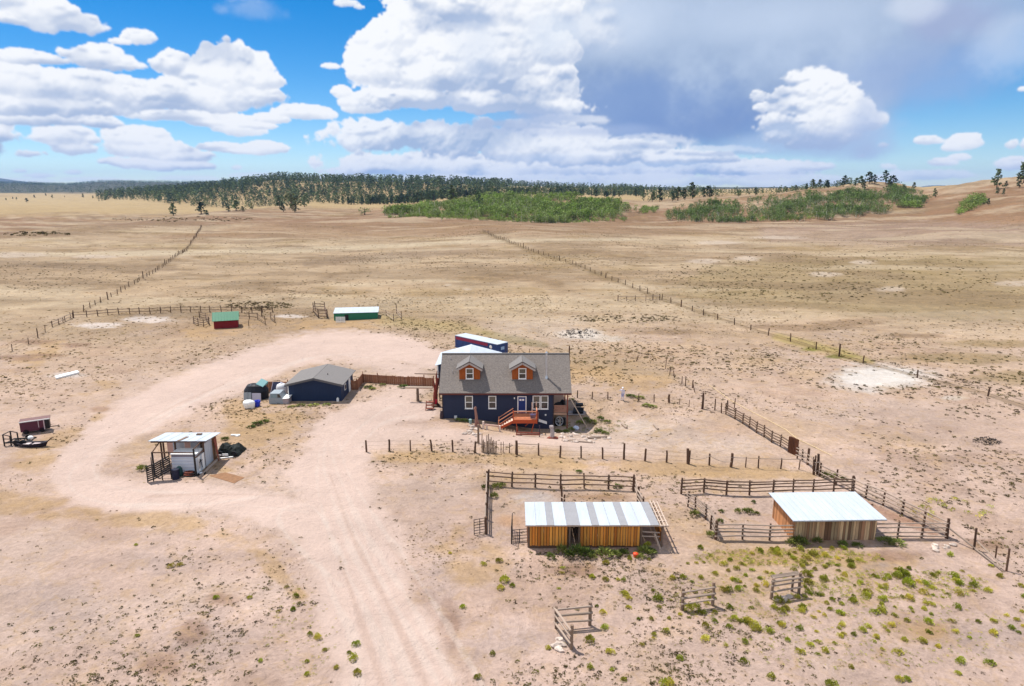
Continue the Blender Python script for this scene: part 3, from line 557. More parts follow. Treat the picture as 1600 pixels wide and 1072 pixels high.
# ------------------------------------------------------------------ shared materials
m_navy = mat('navy_siding', (42, 49, 72), 0.7, 0.10, 1.2, 0.0)
m_navy2 = mat('deep_blue_siding', (29, 46, 76), 0.65, 0.12, 1.0)
m_shingle = mat('grey_brown_shingles', (126, 118, 112), 0.95, 0.42, 5.0, 0.9, stretch=(1, 1, 2.2))
m_shingle2 = mat('grey_shingles', (122, 118, 116), 0.95, 0.2, 6.0, 0.5)
m_white = mat('white_trim', (238, 238, 236), 0.5, 0.04)
m_tin = mat('white_painted_metal', (184, 192, 202), 0.5, 0.13, 0.6, 0.0, stretch=(2.5, 0.5, 1))
m_tin2 = mat('translucent_grey_sheet', (150, 149, 152), 0.5, 0.10, 1.5)
m_cedar = mat('cedar_boards', (160, 84, 34), 0.75, 0.28, 3.0, 0.3, stretch=(6, 6, 0.6))
m_deck = mat('orange_deck_stain', (184, 82, 46), 0.7, 0.15, 3.0)
m_rust = mat('red_brown_timber', (136, 74, 58), 0.8, 0.22, 4.0)
m_glass = mat('window_glass', (40, 42, 44), 0.08, 0.1, 1.0, spec=0.8)
m_dark = mat('black_rubber', (22, 22, 26), 0.7, 0.2)
m_steel = mat('galvanised_steel', (196, 200, 206), 0.35, 0.08, 3.0, metal=0.6)
m_black = mat('black_steel', (34, 32, 34), 0.55, 0.2)
m_log = mat('weathered_log', (128, 108, 92), 0.95, 0.30, 2.0, 0.4, rnd=0.22, stretch=(8, 8, 0.7))
m_post = mat('brown_post', (92, 70, 56), 0.95, 0.28, 2.0, 0.4, rnd=0.25, stretch=(8, 8, 0.7))
m_rail = mat('grey_rail', (160, 142, 128), 0.95, 0.28, 2.0, 0.4, rnd=0.22, stretch=(0.7, 8, 8))
m_railb = mat('brown_rail', (104, 84, 70), 0.95, 0.28, 2.0, 0.4, rnd=0.22, stretch=(0.7, 8, 8))
m_wire = mat('fence_wire', (100, 88, 76), 0.6, 0.1, metal=0.3)
m_gold = mat('golden_slab_boards', (234, 158, 74), 0.85, 0.26, 2.5, 0.3, rnd=0.30, tint=(204, 122, 48), stretch=(9, 9, 0.8))
m_barnw = mat('weathered_barn_boards', (222, 176, 138), 0.9, 0.40, 2.0, 0.3, rnd=0.48, tint=(146, 108, 82), stretch=(9, 9, 0.7))
m_brownf = mat('brown_fence_boards', (146, 100, 74), 0.9, 0.2, 3.0, 0.2, rnd=0.15, stretch=(8, 8, 0.8))
m_red = mat('barn_red_metal', (124, 22, 30), 0.6, 0.12); m_green = mat('green_metal_roof', (36, 116, 84), 0.5, 0.1)
m_greenw = mat('green_metal_siding', (44, 116, 88), 0.6, 0.1); m_maroon = mat('maroon_panel', (88, 42, 58), 0.6, 0.15)
m_cloth = mat('dark_tarp', (28, 34, 30), 0.8, 0.35, 3.0, 0.5); m_bluetarp = mat('blue_tarp', (30, 48, 170), 0.5, 0.25, 4.0, 0.4)
m_bag = mat('white_plastic', (240, 240, 238), 0.5, 0.06, 4.0); m_greyp = mat('grey_plastic', (184, 182, 196), 0.6, 0.08)
m_rock = mat('pale_stone', (196, 180, 168), 0.95, 0.22, 3.0, 0.5, rnd=0.2); m_ply = mat('plywood', (196, 158, 120), 0.85, 0.2, 2.0, stretch=(1, 1, 6))
m_capg = mat('grey_fibreglass', (150, 158, 164), 0.5, 0.1); m_teal = mat('teal_panel', (112, 158, 160), 0.5, 0.12)

def window(parent, x, y, z, w, h, name='window', sub=True, mid=True):
    """double hung window in a wall facing -y; x,z lower left"""
    t = 0.10; f = MB(); y0 = y - 0.06
    f.box(x, x + t, y0, y + 0.02, z, z + h); f.box(x + w - t, x + w, y0, y + 0.02, z, z + h)
    f.box(x + t, x + w - t, y0, y + 0.02, z, z + t); f.box(x + t, x + w - t, y0, y + 0.02, z + h - t, z + h)
    if mid: f.box(x + t, x + w - t, y0 + 0.01, y + 0.02, z + h * 0.5 - 0.04, z + h * 0.5 + 0.04)
    o = f.build(name, m_white, parent)
    g = MB()
    g.box(x + t, x + w - t, y - 0.012, y + 0.015, z + t, z + h * 0.5 - 0.04).build('pane', m_glass, o)
    g = MB(); g.box(x + t, x + w - t, y - 0.022, y + 0.012, z + h * 0.5 + 0.04, z + h - t).build('pane', mat('blind_behind_glass', (96, 92, 82), 0.15, 0.12, spec=0.6), o)
    MB().box(x - 0.04, x + w + 0.04, y - 0.10, y - 0.061, z - 0.05, z).build('sill', m_white, o)
    return o

# ------------------------------------------------------------------ the house
def house():
    hx, hy = -8.35, 78.2; W = 13.35; PW = 1.75; Dp = 8.6; EZ = 3.22; RZ = 6.66; B = -2.0
    h = thing('house', 'navy blue house with grey shingle roof, two wooden dormers and an orange front deck', 'house', (hx, hy, 0.0))
    s = MB()
    # lapped siding on the front, plain walls elsewhere
    n = 32; dz = (EZ + 0.1 - B) / n
    for k in range(n):
        z0 = B + k * dz; s.v += []; i = len(s.v)
        s.v += [(0, -0.022, z0), (W, -0.022, z0), (W, 0.0, z0 + dz), (0, 0.0, z0 + dz), (0, 0.0, z0), (W, 0.0, z0)]
        s.f += [(i, i + 1, i + 2, i + 3), (i, i + 4, i + 5, i + 1)]
    s.build('siding', m_navy, h)
    w = MB(); w.box(0, W, 0.004, Dp, B, EZ); w.prism([(0.004, EZ), (Dp, EZ), (Dp / 2, RZ - 0.15)], 'x', 0, W); w.build('wall', m_navy, h)
    # roof
    oh = 0.38; sl = (RZ - EZ) / (Dp / 2); x0, x1 = -0.35, W + PW + 0.35; ez = EZ - oh * sl + 0.30
    r = MB()
    nC = 40
    for sgn in (0, 1):
        for k in range(nC):
            t0, t1 = k / nC, (k + 1) / nC
            def pt(t, lift): 
                yy = -oh + t * (Dp / 2 + oh); zz = ez + t * (RZ + 0.3 - ez) + lift
                return (yy if sgn == 0 else Dp - yy, zz)
            a = pt(t0, 0.028); b = pt(t1, 0.012); c = pt(t0, 0.0); i = len(r.v)
            r.v += [(x0, *a), (x1, *a), (x1, *b), (x0, *b), (x0, *c), (x1, *c)]
            r.f += [(i, i + 1, i + 2, i + 3), (i + 4, i + 5, i + 1, i)] if sgn == 0 else [(i + 1, i, i + 3, i + 2), (i + 5, i + 4, i, i + 1)]
    r.prism([(-oh, ez - 0.16), (-oh, ez - 0.002), (Dp / 2, RZ + 0.296), (Dp + oh, ez - 0.002), (Dp + oh, ez - 0.16), (Dp / 2, RZ + 0.12)], 'x', x0 + 0.002, x1 - 0.002)
    r.build('roof', m_shingle, h)
    MB().box(x0, x1, Dp / 2 - 0.14, Dp / 2 + 0.14, RZ + 0.30, RZ + 0.345).build('ridge_cap', m_shingle2, h)
    MB().box(x0, x1, -oh - 0.04, -oh - 0.003, ez - 0.20, ez - 0.01).build('fascia', mat('dark_red_fascia', (96, 52, 46), 0.7, 0.12), h)
    MB().box(-0.02, 0.11, -0.06, -0.024, B, EZ - 0.2).build('corner_trim', mat('dark_trim', (58, 50, 56), 0.7, 0.1), h)
    MB().box(W - 0.11, W + 0.02, -0.06, -0.024, B, EZ - 0.2).build('corner_trim', MATS['dark_trim'], h)
    # windows
    zw = 1.2; hw = 1.6
    for xx in (2.72, 5.52): window(h, xx, -0.024, zw, 0.95, hw)
    for xx in (10.82, 11.78): window(h, xx, -0.024, zw - 0.06, 0.92, hw + 0.1)
    # front door
    d = MB(); dx, dz0, dw, dh = 9.0, 0.64, 1.08, 2.12
    d.box(dx, dx + 0.11, -0.09, -0.02, dz0, dz0 + dh); d.box(dx + dw - 0.11, dx + dw, -0.09, -0.02, dz0, dz0 + dh); d.box(dx + 0.11, dx + dw - 0.11, -0.09, -0.02, dz0 + dh - 0.11, dz0 + dh)
    o = d.build('door_frame', m_white, h)
    MB().box(dx + 0.11, dx + dw - 0.11, -0.055, -0.024, dz0, dz0 + dh - 0.11).build('door', mat('blue_door', (26, 52, 112), 0.5, 0.06), o)
    for k in (0, 1): MB().box(dx + 0.24 + 0.32 * k, dx + 0.48 + 0.32 * k, -0.07, -0.058, dz0 + 1.55, dz0 + 1.78).build('door_light', m_white, o)
    MB().box(dx + 0.16, dx + dw - 0.16, -0.07, -0.058, dz0 + 0.16, dz0 + 0.34).build('kick_plate', m_white, o)
    MB().box(dx - 0.42, dx - 0.30, -0.13, -0.024, 2.42, 2.62).build('porch_light', m_white, h)
    MB().box(12.3, 12.48, -0.08, -0.024, 0.32, 0.5).build('meter_box', m_white, h)
    MB().slab([(11.55, -0.12, -0.42), (12.55, -0.12, -0.75), (12.55, -0.08, -0.42), (11.55, -0.08, -0.08)], 0.04).build('white_board', m_white, h)
    # dormers
    for xc in (3.25, 9.60):
        wd_ = 2.5; y0 = 1.18; yb = 4.0; zb = ez + (y0 + oh) / (Dp / 2 + oh) * (RZ + 0.3 - ez); ze = zb + 1.42; zp = zb + 2.12
        c = MB(); c.prism([(xc - wd_ / 2, zb - 0.3), (xc + wd_ / 2, zb - 0.3), (xc + wd_ / 2, ze), (xc, zp), (xc - wd_ / 2, ze)], 'y', y0, yb)
        dm = c.build('dormer', m_cedar, h)
        for k in range(12):
            xa = xc - wd_ / 2 + 0.03 + k * (wd_ - 0.06) / 12; tz = ze + (zp - ze) * (1 - abs(xa + 0.1 - xc) / (wd_ / 2)) - 0.06
            MB().box(xa, xa + (wd_ - 0.06) / 12 - 0.02, y0 - 0.02 - 0.006 * (k % 2), y0 - 0.002, zb - 0.02, tz).build('board', m_cedar, dm)
        q = MB(); ov = 0.42; yf = y0 - 0.45
        for sg in (-1, 1):
            xe = xc + sg * (wd_ / 2 + ov * 0.72); zz = ze - (zp - ze) / (wd_ / 2) * ov * 0.72 + 0.14
            pts = [(xe, yf, zz), (xc, yf, zp + 0.16), (xc, yb + 0.4, zp + 0.16), (xe, yb + 0.4, zz)]
            if sg > 0: pts = pts[::-1]
            q.slab(pts[::-1], 0.10)
        q.build('dormer_roof', m_shingle2, dm)
        tr = MB()
        for sg in (-1, 1):
            xe = xc + sg * (wd_ / 2 + ov * 0.72); zz = ze - (zp - ze) / (wd_ / 2) * ov * 0.72 + 0.14
            tr.bar((xe, yf - 0.02, zz - 0.15), (xc, yf - 0.02, zp + 0.0), 0.05, 0.2)
        tr.build('dormer_fascia', mat('pale_fascia', (176, 168, 162), 0.8, 0.1), dm)
        window(dm, xc - 0.47, y0 - 0.03, zb + 0.10, 0.94, 1.34)
        MB().box(xc - wd_ / 2 - 0.05, xc + wd_ / 2 + 0.05, y0 - 0.14, y0 - 0.03, zb - 0.04, zb + 0.03).build('dormer_sill', m_shingle2, dm)
    # stove pipe
    p = MB(); zb = ez + (1.45 + oh) / (Dp / 2 + oh) * (RZ + 0.3 - ez)
    p.cyl((12.5, 1.45, zb - 0.2), (12.5, 1.45, zb + 2.95), 0.105, n=12).cyl((12.5, 1.45, zb + 2.95), (12.5, 1.45, zb + 3.02), 0.17, n=12).cyl((12.5, 1.45, zb + 3.06), (12.5, 1.45, zb + 3.2), 0.15, 0.06, n=12)
    so_ = p.build('stove_pipe', m_steel, h)
    MB().cyl((12.5, 1.45, zb - 0.16), (12.5, 1.45, zb + 0.22), 0.24, 0.12, 12).build('flashing', m_steel, so_)
    for (vx, vy) in ((1.1, 2.0), (0.75, 3.6)): MB().cyl((vx, vy, 3.6), (vx, vy, ez + (vy + oh) / (Dp / 2 + oh) * (RZ + 0.3 - ez) + 0.28), 0.05).build('vent_pipe', m_steel, h)
    # covered porch at the right end
    fz = 0.62; pf = MB().box(W + 0.003, W + PW, 0.05, Dp, fz - 0.25, fz).build('porch_floor', mat('porch_timber', (172, 138, 116), 0.85, 0.2), h)
    for (px_, py_) in ((W + PW - 0.09, 0.12), (W + PW - 0.09, Dp - 0.2), (W + PW - 0.09, 4.2)):
        MB().box(px_ - 0.07, px_ + 0.07, py_ - 0.07, py_ + 0.07, -2.2, EZ - 0.1).build('porch_post', m_rust, h)
    rl = MB(); rl.box(W + 0.02, W + PW - 0.16, 0.10, 0.16, fz + 0.86, fz + 0.95); rl.box(W + 0.02, W + PW - 0.16, 0.10, 0.16, fz + 0.08, fz + 0.15)
    for k in range(11): rl.box(W + 0.08 + k * 0.145, W + 0.19 + k * 0.145, 0.115, 0.145, fz + 0.15, fz + 0.86)
    rl.build('porch_railing', mat('rail_panel', (160, 118, 100), 0.85, 0.2), h)
    MB().box(W - 0.05, W + PW, -0.02, 0.14, EZ - 0.28, EZ - 0.06).build('porch_beam', m_rust, h)
    MB().lump((W + 0.55, 1.0, fz + 0.55), 0.42, 0.4, 0.55, 4).lump((W + 1.2, 1.6, fz + 0.6), 0.35, 0.4, 0.6, 9).build('porch_clutter', m_dark, h)
    # front deck
    ax0, ax1, ay0, ay1, dz = 8.5, 11.25, -2.35, -0.1, 0.60
    dk = MB()
    for k in range(15): dk.box(ax0, ax1, ay0 + k * 0.15, ay0 + k * 0.15 + 0.135, dz - 0.04, dz)
    dk = dk.build('deck', mat('deck_boards', (196, 120, 84), 0.8, 0.2, stretch=(1, 6, 6)), h)
    rim = MB(); rim.box(ax0 - 0.04, ax1 + 0.04, ay0 - 0.05, ay0 - 0.004, dz - 0.44, dz - 0.01); rim.box(ax0 - 0.045, ax0 - 0.004, ay0 - 0.002, ay1, dz - 0.44, dz - 0.01); rim.box(ax1 + 0.004, ax1 + 0.045, ay0 - 0.002, ay1, dz - 0.44, dz - 0.01)
    rim.build('rim_joist', m_deck, dk)
    for (px_, py_, zt) in ((ax0, ay0, 1.72), (ax1, ay0, 1.75), (ax1, ay1 - 0.1, 2.15), (ax1 - 0.5, ay1 - 0.2, 2.1)):
        MB().box(px_ - 0.06, px_ + 0.06, py_ - 0.1, py_ + 0.02, dz - 0.46 if zt < 2 else dz, zt).build('deck_post', m_deck if zt < 2 else mat('pale_post', (222, 190, 170), 0.8, 0.1), dk)
    rr_ = MB(); rr_.box(ax0, ax1, ay0 - 0.07, ay0 + 0.03, dz + 0.98, dz + 1.05); rr_.box(ax1 - 0.05, ax1 + 0.05, ay0 + 0.03, ay1, dz + 0.98, dz + 1.05)
    for k in range(20): rr_.box(ax0 + 0.1 + k * 0.147, ax0 + 0.135 + k * 0.147, ay0 - 0.035, ay0, dz + 0.08, dz + 0.98)
    rr_.box(ax0, ax1, ay0 - 0.05, ay0 + 0.01, dz + 0.08, dz + 0.13)
    rr_.build('deck_railing', mat('tan_rail', (200, 136, 104), 0.8, 0.18), dk)
    for (px_, q) in ((ax0 + 0.35, 0.25), (ax1 - 0.35, -0.35)):
        MB().bar((px_, ay0 + 0.1, dz - 0.44), (px_ + q, ay0 + 0.05, -1.35), 0.09).build('brace', m_deck, dk)
    MB().bar((ax0 + 2.0, ay0 + 0.5, dz - 0.44), (ax0 + 1.4, ay0 + 0.5, -0.35), 0.07).build('brace', m_deck, dk)
    # stairs going down to the left
    nS = 6; zb = Tz(hx + 6.6, hy - 1.6)
    run = 0.27
    for k in range(nS):
        zz = dz - (k + 1) * (dz - zb) / (nS + 0.4); xx = ax0 - k * run
        MB().box(xx - run - 0.02, xx - 0.05, ay0 + 0.05, ay0 + 1.15, zz - 0.05, zz).build('tread', mat('worn_tread', (226, 196, 176), 0.85, 0.15), dk)
    for yy in (ay0, ay0 + 1.18): MB().bar((ax0 - 0.02, yy, dz - 0.25), (ax0 - nS * run - 0.05, yy, zb + 0.05), 0.05, 0.3).build('stringer', m_deck, dk)
    hr = MB()
    for yy in (ay0 - 0.02, ay0 + 1.18):
        hr.bar((ax0, yy, dz + 1.0), (ax0 - nS * run - 0.1, yy, zb + 1.0), 0.09, 0.05); hr.bar((ax0, yy, dz + 0.55), (ax0 - nS * run - 0.1, yy, zb + 0.55), 0.05, 0.05); hr.box(ax0 - nS * run - 0.15, ax0 - nS * run - 0.04, yy - 0.05, yy + 0.05, zb - 0.1, zb + 1.1)
    hr.build('stair_railing', MATS['tan_rail'], dk)
    ch = MB().box(ax1 - 0.75, ax1 - 0.15, ay0 + 0.2, ay0 + 0.75, dz, dz + 0.42).box(ax1 - 0.78, ax1 - 0.12, ay0 + 0.17, ay0 + 0.78, dz + 0.42, dz + 0.5)
    tag(ch.build('cooler_box', mat('blue_white_cooler', (60, 70, 110), 0.4, 0.3), None), 'small blue box standing on the orange front deck', 'box').location = (hx, hy, 0)
    # propped rail in front of the deck
    return h
house()

def garage():
    g = thing('metal_garage', 'blue metal garage with a low white roof directly behind the house', 'garage', (-10.4, 92.2, 0))
    W, Dp, e, r = 8.6, 7.2, 2.95, 4.15
    MB().box(0, W, 0, Dp, -0.6, e).prism([(0, e), (W, e), (W / 2, r - 0.06)], 'y', 0, Dp).build('wall', m_navy2, g)
    for k in range(6):
        for sg in (0, 1):
            y0, y1 = -0.3 + k * 1.3, -0.3 + k * 1.3 + 1.29
            a = (-0.3, e - 0.05) if sg == 0 else (W + 0.3, e - 0.05); P = [(a[0], y0, a[1]), (W / 2, y0, r), (W / 2, y1, r), (a[0], y1, a[1])]
            MB().slab(P if sg == 1 else P[::-1], 0.04).build('roof_sheet', m_tin, g)
    MB().box(W / 2 - 0.15, W / 2 + 0.15, -0.3, 7.5, r + 0.002, r + 0.05).build('ridge_cap', m_tin, g)
    MB().box(-0.08, 0.1, -0.08, -0.01, -0.5, e).build('corner_trim', m_white, g)
    MB().box(-0.07, -0.01, 0.0, Dp, e - 0.2, e - 0.06).build('eave_trim', m_white, g)
garage()

def container():
    a = Vector((-9.7, 113.6, 0)); b = Vector((-2.35, 106.6, 0)); d = (b - a); L = d.length; rz = math.atan2(d.y, d.x); z = Tz(-6, 110)
    g = thing('cargo_trailer', 'long white-topped cargo trailer with blue and maroon side behind the garage', 'trailer', (a.x, a.y, z), rz)
    MB().box(0, L, 0, 2.44, 0.55, 2.58).build('body', mat('trailer_blue', (34, 66, 122), 0.5, 0.2, 0.7), g)
    MB().box(-0.02, L + 0.02, -0.02, 2.46, 2.582, 2.66).build('roof', m_tin, g)
    MB().box(0.2, L - 2.2, -0.025, -0.003, 2.0, 2.5).build('stripe', mat('trailer_maroon', (140, 36, 70), 0.5, 0.15), g)
    for k in range(7): MB().box(0.4 + k * 1.35, 0.47 + k * 1.35, -0.04, -0.004, 0.6, 1.98).build('side_rib', mat('rib_blue', (60, 70, 120), 0.5, 0.1), g)
    MB().lump((L - 1.5, -0.02, 2.0), 0.3, 0.03, 0.3, 1, amp=0.05).build('logo_disc', m_white, g); MB().box(L + 0.003, L + 0.02, 0.8, 1.6, 1.6, 2.1).build('logo_panel', mat('pale_blue', (150, 180, 215), 0.5, 0.1), g)
    for x in (1.5, 2.7, L - 1.2):
        for y in (0.15, 2.05): MB().cyl((x, y, 0.42), (x, y + 0.25, 0.42), 0.45, n=14).build('wheel', m_dark, g)
container()

def shed():
    g = thing('shed', 'dark blue shed with low grey shingle roof at the end of the wooden fence', 'shed', (-28.95, 84.9, 0))
    W, Dp, e, r = 6.85, 6.5, 2.28, 3.12
    MB().box(0, W, 0, Dp, -0.4, e).prism([(0, e), (W, e), (W / 2, r - 0.08)], 'y', 0.0, Dp).build('wall', m_navy2, g)
    for k in range(16):
        MB().box(0.005 + k * (W - 0.01) / 16, 0.005 + (k + 1) * (W - 0.01) / 16 - 0.03, -0.02, -0.002, -0.4, e - 0.02).build('siding_board', m_navy2, g)
    ro = MB()
    for sg in (0, 1):
        xe = -0.35 if sg == 0 else W + 0.35
        P = [(xe, -0.4, e - 0.06), (W / 2, -0.4, r), (W / 2, Dp + 0.4, r), (xe, Dp + 0.4, e - 0.06)]
        ro.slab(P if sg == 1 else P[::-1], 0.1)
    ro.build('roof', m_shingle2, g)
    MB().box(W / 2 - 0.12, W / 2 + 0.12, -0.4, Dp + 0.4, r - 0.01, r + 0.03).build('ridge_cap', m_shingle2, g)
    fa = MB()
    for sg in (-1, 1): fa.bar((W / 2 + sg * (W / 2 + 0.36), -0.43, e - 0.16), (W / 2, -0.43, r - 0.1), 0.04, 0.16)
    fa.build('fascia', mat('grey_fascia', (96, 96, 100), 0.8, 0.1), g)
    o = MB().box(W + 0.003, W + 0.05, 3.9, 4.85, 0.0, 2.02).build('door', m_white, g); MB().box(W + 0.052, W + 0.08, 4.7, 4.76, 0.95, 1.05).build('handle', m_black, o)
    o = MB().box(W + 0.003, W + 0.05, 1.6, 2.4, 0.95, 1.75).build('window', m_white, g); MB().box(W + 0.052, W + 0.06, 1.7, 2.3, 1.05, 1.65).build('pane', m_glass, o)
    MB().box(-0.06, 0.04, -0.08, -0.022, -0.3, e).build('downspout', m_white, g)
    MB().cyl((4.6, 2.2, 2.6), (4.6, 2.2, 3.15), 0.05).build('vent_pipe', m_black, g)
    t = G(528, 627); tag(MB().box(-0.14, 0.14, -0.14, 0.14, 0, 0.42).cyl((0, 0, 0.42), (0, 0, 0.52), 0.06).build('water_jug', m_bag, None), 'white plastic jug standing against the dark blue shed wall', 'jug').location = t
shed()

# ------------------------------------------------------------------ long loafing shed with striped white roof
def loafing_shed():
    x0, y0 = 1.22, 47.75; W, Dp, e = 10.45, 3.75, 2.0
    g = thing('loafing_shed', 'long animal shelter of golden slab boards under a white and grey striped roof', 'shelter', (x0, y0, Tz(6, 48)))
    xs = 0.02; i = 0; q = random.Random(3)
    def boards(a, b, y, zt, zb=0.0):
        x = a
        while x < b - 0.08:
            w = min(q.uniform(0.17, 0.26), b - x); th_ = q.uniform(0.03, 0.06)
            MB().prism([(x, y - th_), (x + w * 0.5, y - th_ - 0.025), (x + w - 0.012, y - th_), (x + w - 0.012, y), (x, y)], 'z' if False else 'x', 0, 1) if False else None
            bm = MB(); zt_ = zt - q.uniform(0, 0.05); zb_ = zb + q.uniform(-0.02, 0.06); i0 = 0
            pr = [(x, y), (x, y - th_ * 0.5), (x + w * 0.3, y - th_ - 0.02), (x + w * 0.7, y - th_ - 0.02), (x + w - 0.035, y - th_ * 0.5), (x + w - 0.035, y)]
            n = len(pr); bm.v = [(u, v, zb_) for u, v in pr] + [(u, v, zt_) for u, v in pr]
            bm.f = [(k, (k + 1) % n, n + (k + 1) % n, n + k) for k in range(n)] + [tuple(reversed(range(n))), tuple(range(n, 2 * n))]
            bm.build('board', m_gold, g); x += w
    boards(0.15, 3.12, 0.0, e - 0.08, 0.18); boards(4.02, 8.6, 0.0, e - 0.08, 0.18)
    kb = MB(); kb.box(0.15, 3.12, 0.005, 0.06, -0.15, 0.4); kb.box(4.02, 8.6, 0.005, 0.06, -0.15, 0.4); kb.box(0.15, 3.12, 0.01, 0.05, 1.6, 1.8); kb.box(4.02, 8.6, 0.01, 0.05, 1.6, 1.8); kb.build('kick_board', m_post, g)
    for xx in (0.1, 3.2, 3.95, 8.7, 10.3): MB().cyl((xx, 0.12, -0.3), (xx, 0.12, e - 0.12), 0.085, n=8).build('post', m_log, g)
    for xx in (0.1, 3.5, 7.0, 10.3): MB().cyl((xx, Dp - 0.1, -0.3), (xx, Dp - 0.1, e - 0.2), 0.085, n=8).build('post', m_log, g)
    bb = MB(); bb.box(0, 8.7, Dp - 0.05, Dp, 0, e - 0.25); bb.build('back_wall', m_brownf, g)
    MB().box(-0.03, 0.0, 0.1, Dp, 0, e - 0.2).build('end_wall', m_brownf, g)
    for k in range(9): MB().box(10.34, 10.38 + 0.01 * (k % 2), 0.3 + k * 0.36, 0.63 + k * 0.36, 0.1, e - 0.2).build('end_board', m_gold, g)
    # roof purlins and sheets
    yf, yb = -0.32, Dp + 0.25; zf, zbk = e + 0.04, e - 0.14
    for k in range(6):
        t = 0.03 + k * 0.188; yy = yf + t * (yb - yf); zz = zf + t * (zbk - zf) - 0.085
        MB().box(-0.2, 10.72, yy - 0.045, yy + 0.045, zz - 0.05, zz + 0.05).build('purlin', mat('pale_purlin', (196, 176, 160), 0.9, 0.2), g)
    for xx in (0.1, 3.5, 7.0, 10.3): MB().bar((xx, yf + 0.1, zf - 0.20), (xx, yb - 0.1, zbk - 0.20), 0.08, 0.12).build('rafter', m_log, g)
    cuts = [(-0.18, 1.45, 0), (1.45, 2.0, 1), (2.0, 2.95, 0), (2.95, 3.95, 1), (3.95, 4.85, 0), (4.85, 5.4, 1), (5.4, 7.02, 0), (7.02, 7.6, 1), (7.6, 9.32, 0), (9.32, 9.98, 1)]
    for (a, b, k) in cuts:
        n = max(1, round((b - a) / 0.85)); w = (b - a) / n
        for j in range(n):
            xa = a + j * w; r = MB(); m = max(3, int(w / 0.11)); lift = 0.012 * ((j + k) % 2)
            for (yy, zz) in ((yf, zf), (yb, zbk)):
                for c in range(m * 2 + 1): r.v.append((xa + (w - 0.012) * c / (m * 2), yy, zz + lift + (0.016 if c % 2 else 0.0)))
            nn = m * 2 + 1
            r.f = [(c, c + 1, nn + c + 1, nn + c) for c in range(nn - 1)]
            me = r.mesh('roof_sheet'); o = link('roof_sheet', me, m_tin2 if k else m_tin, g); md = o.modifiers.new('t', 'SOLIDIFY'); md.thickness = 0.012; md.offset = -1
    for j in range(3): MB().box(10.05 + j * 0.26, 10.12 + j * 0.26, yf, yb - 0.1 * j, zf - 0.16, zf - 0.02).build('batten', MATS['pale_purlin'], g)
    MB().bar((8.8, 0.5, 1.1), (10.2, 0.4, 1.05), 0.05, 0.1).bar((8.8, 0.5, 0.7), (10.2, 0.4, 0.72), 0.05, 0.1).build('inner_rail', MATS['pale_purlin'], g)
    MB().bar((9.7, 0.0, 1.2), (10.15, -0.35, 0.0), 0.06, 0.1).build('leaning_board', MATS['pale_purlin'], g)
loafing_shed()

def barn():
    z = Tz(25, 49); g = thing('barn', 'square weathered board barn with a plain white metal roof in the right pen', 'barn', (22.05, 48.9, z), math.radians(1.6))
    W, Dp, e = 6.6, 4.0, 1.95; q = random.Random(8)
    MB().box(0.06, W - 0.06, 0.06, Dp - 0.06, -0.2, e - 0.1).build('frame', m_post, g)
    x = 0.0
    def board(x, y, ax, w, zt, zb):
        b = MB(); t = q.uniform(0.025, 0.05)
        if ax == 'x': b.box(x, x + w - 0.028, y - t, y, zb, zt)
        else: b.box(y - t, y, x, x + w - 0.012, zb, zt)
        b.build('board', m_barnw, g)
    x = 0.0
    while x < W - 0.05:
        w = min(q.uniform(0.16, 0.27), W - x); board(x, 0.055, 'x', w, e - 0.03, q.uniform(-0.15, 0.05)); x += w
    x = 0.0
    m2 = m_gold
    while x < Dp - 0.05:
        w = min(q.uniform(0.18, 0.27), Dp - x); b = MB(); b.box(-q.uniform(0.0, 0.03), 0.055, x, x + w - 0.012, q.uniform(-0.15, 0.05), e - 0.08); b.build('side_board', mat('warm_side_boards', (178, 126, 86), 0.9, 0.3, 2.0, 0.3, rnd=0.3, stretch=(9, 9, 0.7)), g); x += w
    n = 8; x0, x1 = -0.35, W + 0.45; yf, yb = -0.45, Dp + 0.35; zf, zb = e + 0.02, e + 0.10
    for j in range(n):
        w = (x1 - x0) / n; P = [(x0 + j * w, yf, zf), (x0 + (j + 1) * w - 0.006, yf, zf), (x0 + (j + 1) * w - 0.006, yb, zb), (x0 + j * w, yb, zb)]
        MB().slab(P, 0.03).build('roof_sheet', m_tin, g)
        for xr in (P[0][0] + 0.01, P[0][0] + w * 0.5): MB().bar((xr, yf, zf + 0.012), (xr, yb, zb + 0.012), 0.035, 0.025).build('roof_rib', m_tin, g)
    MB().box(x0, x1, yf - 0.03, yf - 0.002, zf - 0.10, zf + 0.005).build('fascia', mat('grey_edge', (170, 174, 180), 0.6, 0.08), g)
    for k in range(3): MB().bar((x0 + 0.2 + k * 3.3, yf + 0.05, zf - 0.1), (x0 + 0.2 + k * 3.3, yb - 0.05, zb - 0.1), 0.08, 0.1).build('rafter', m_post, g)
barn()

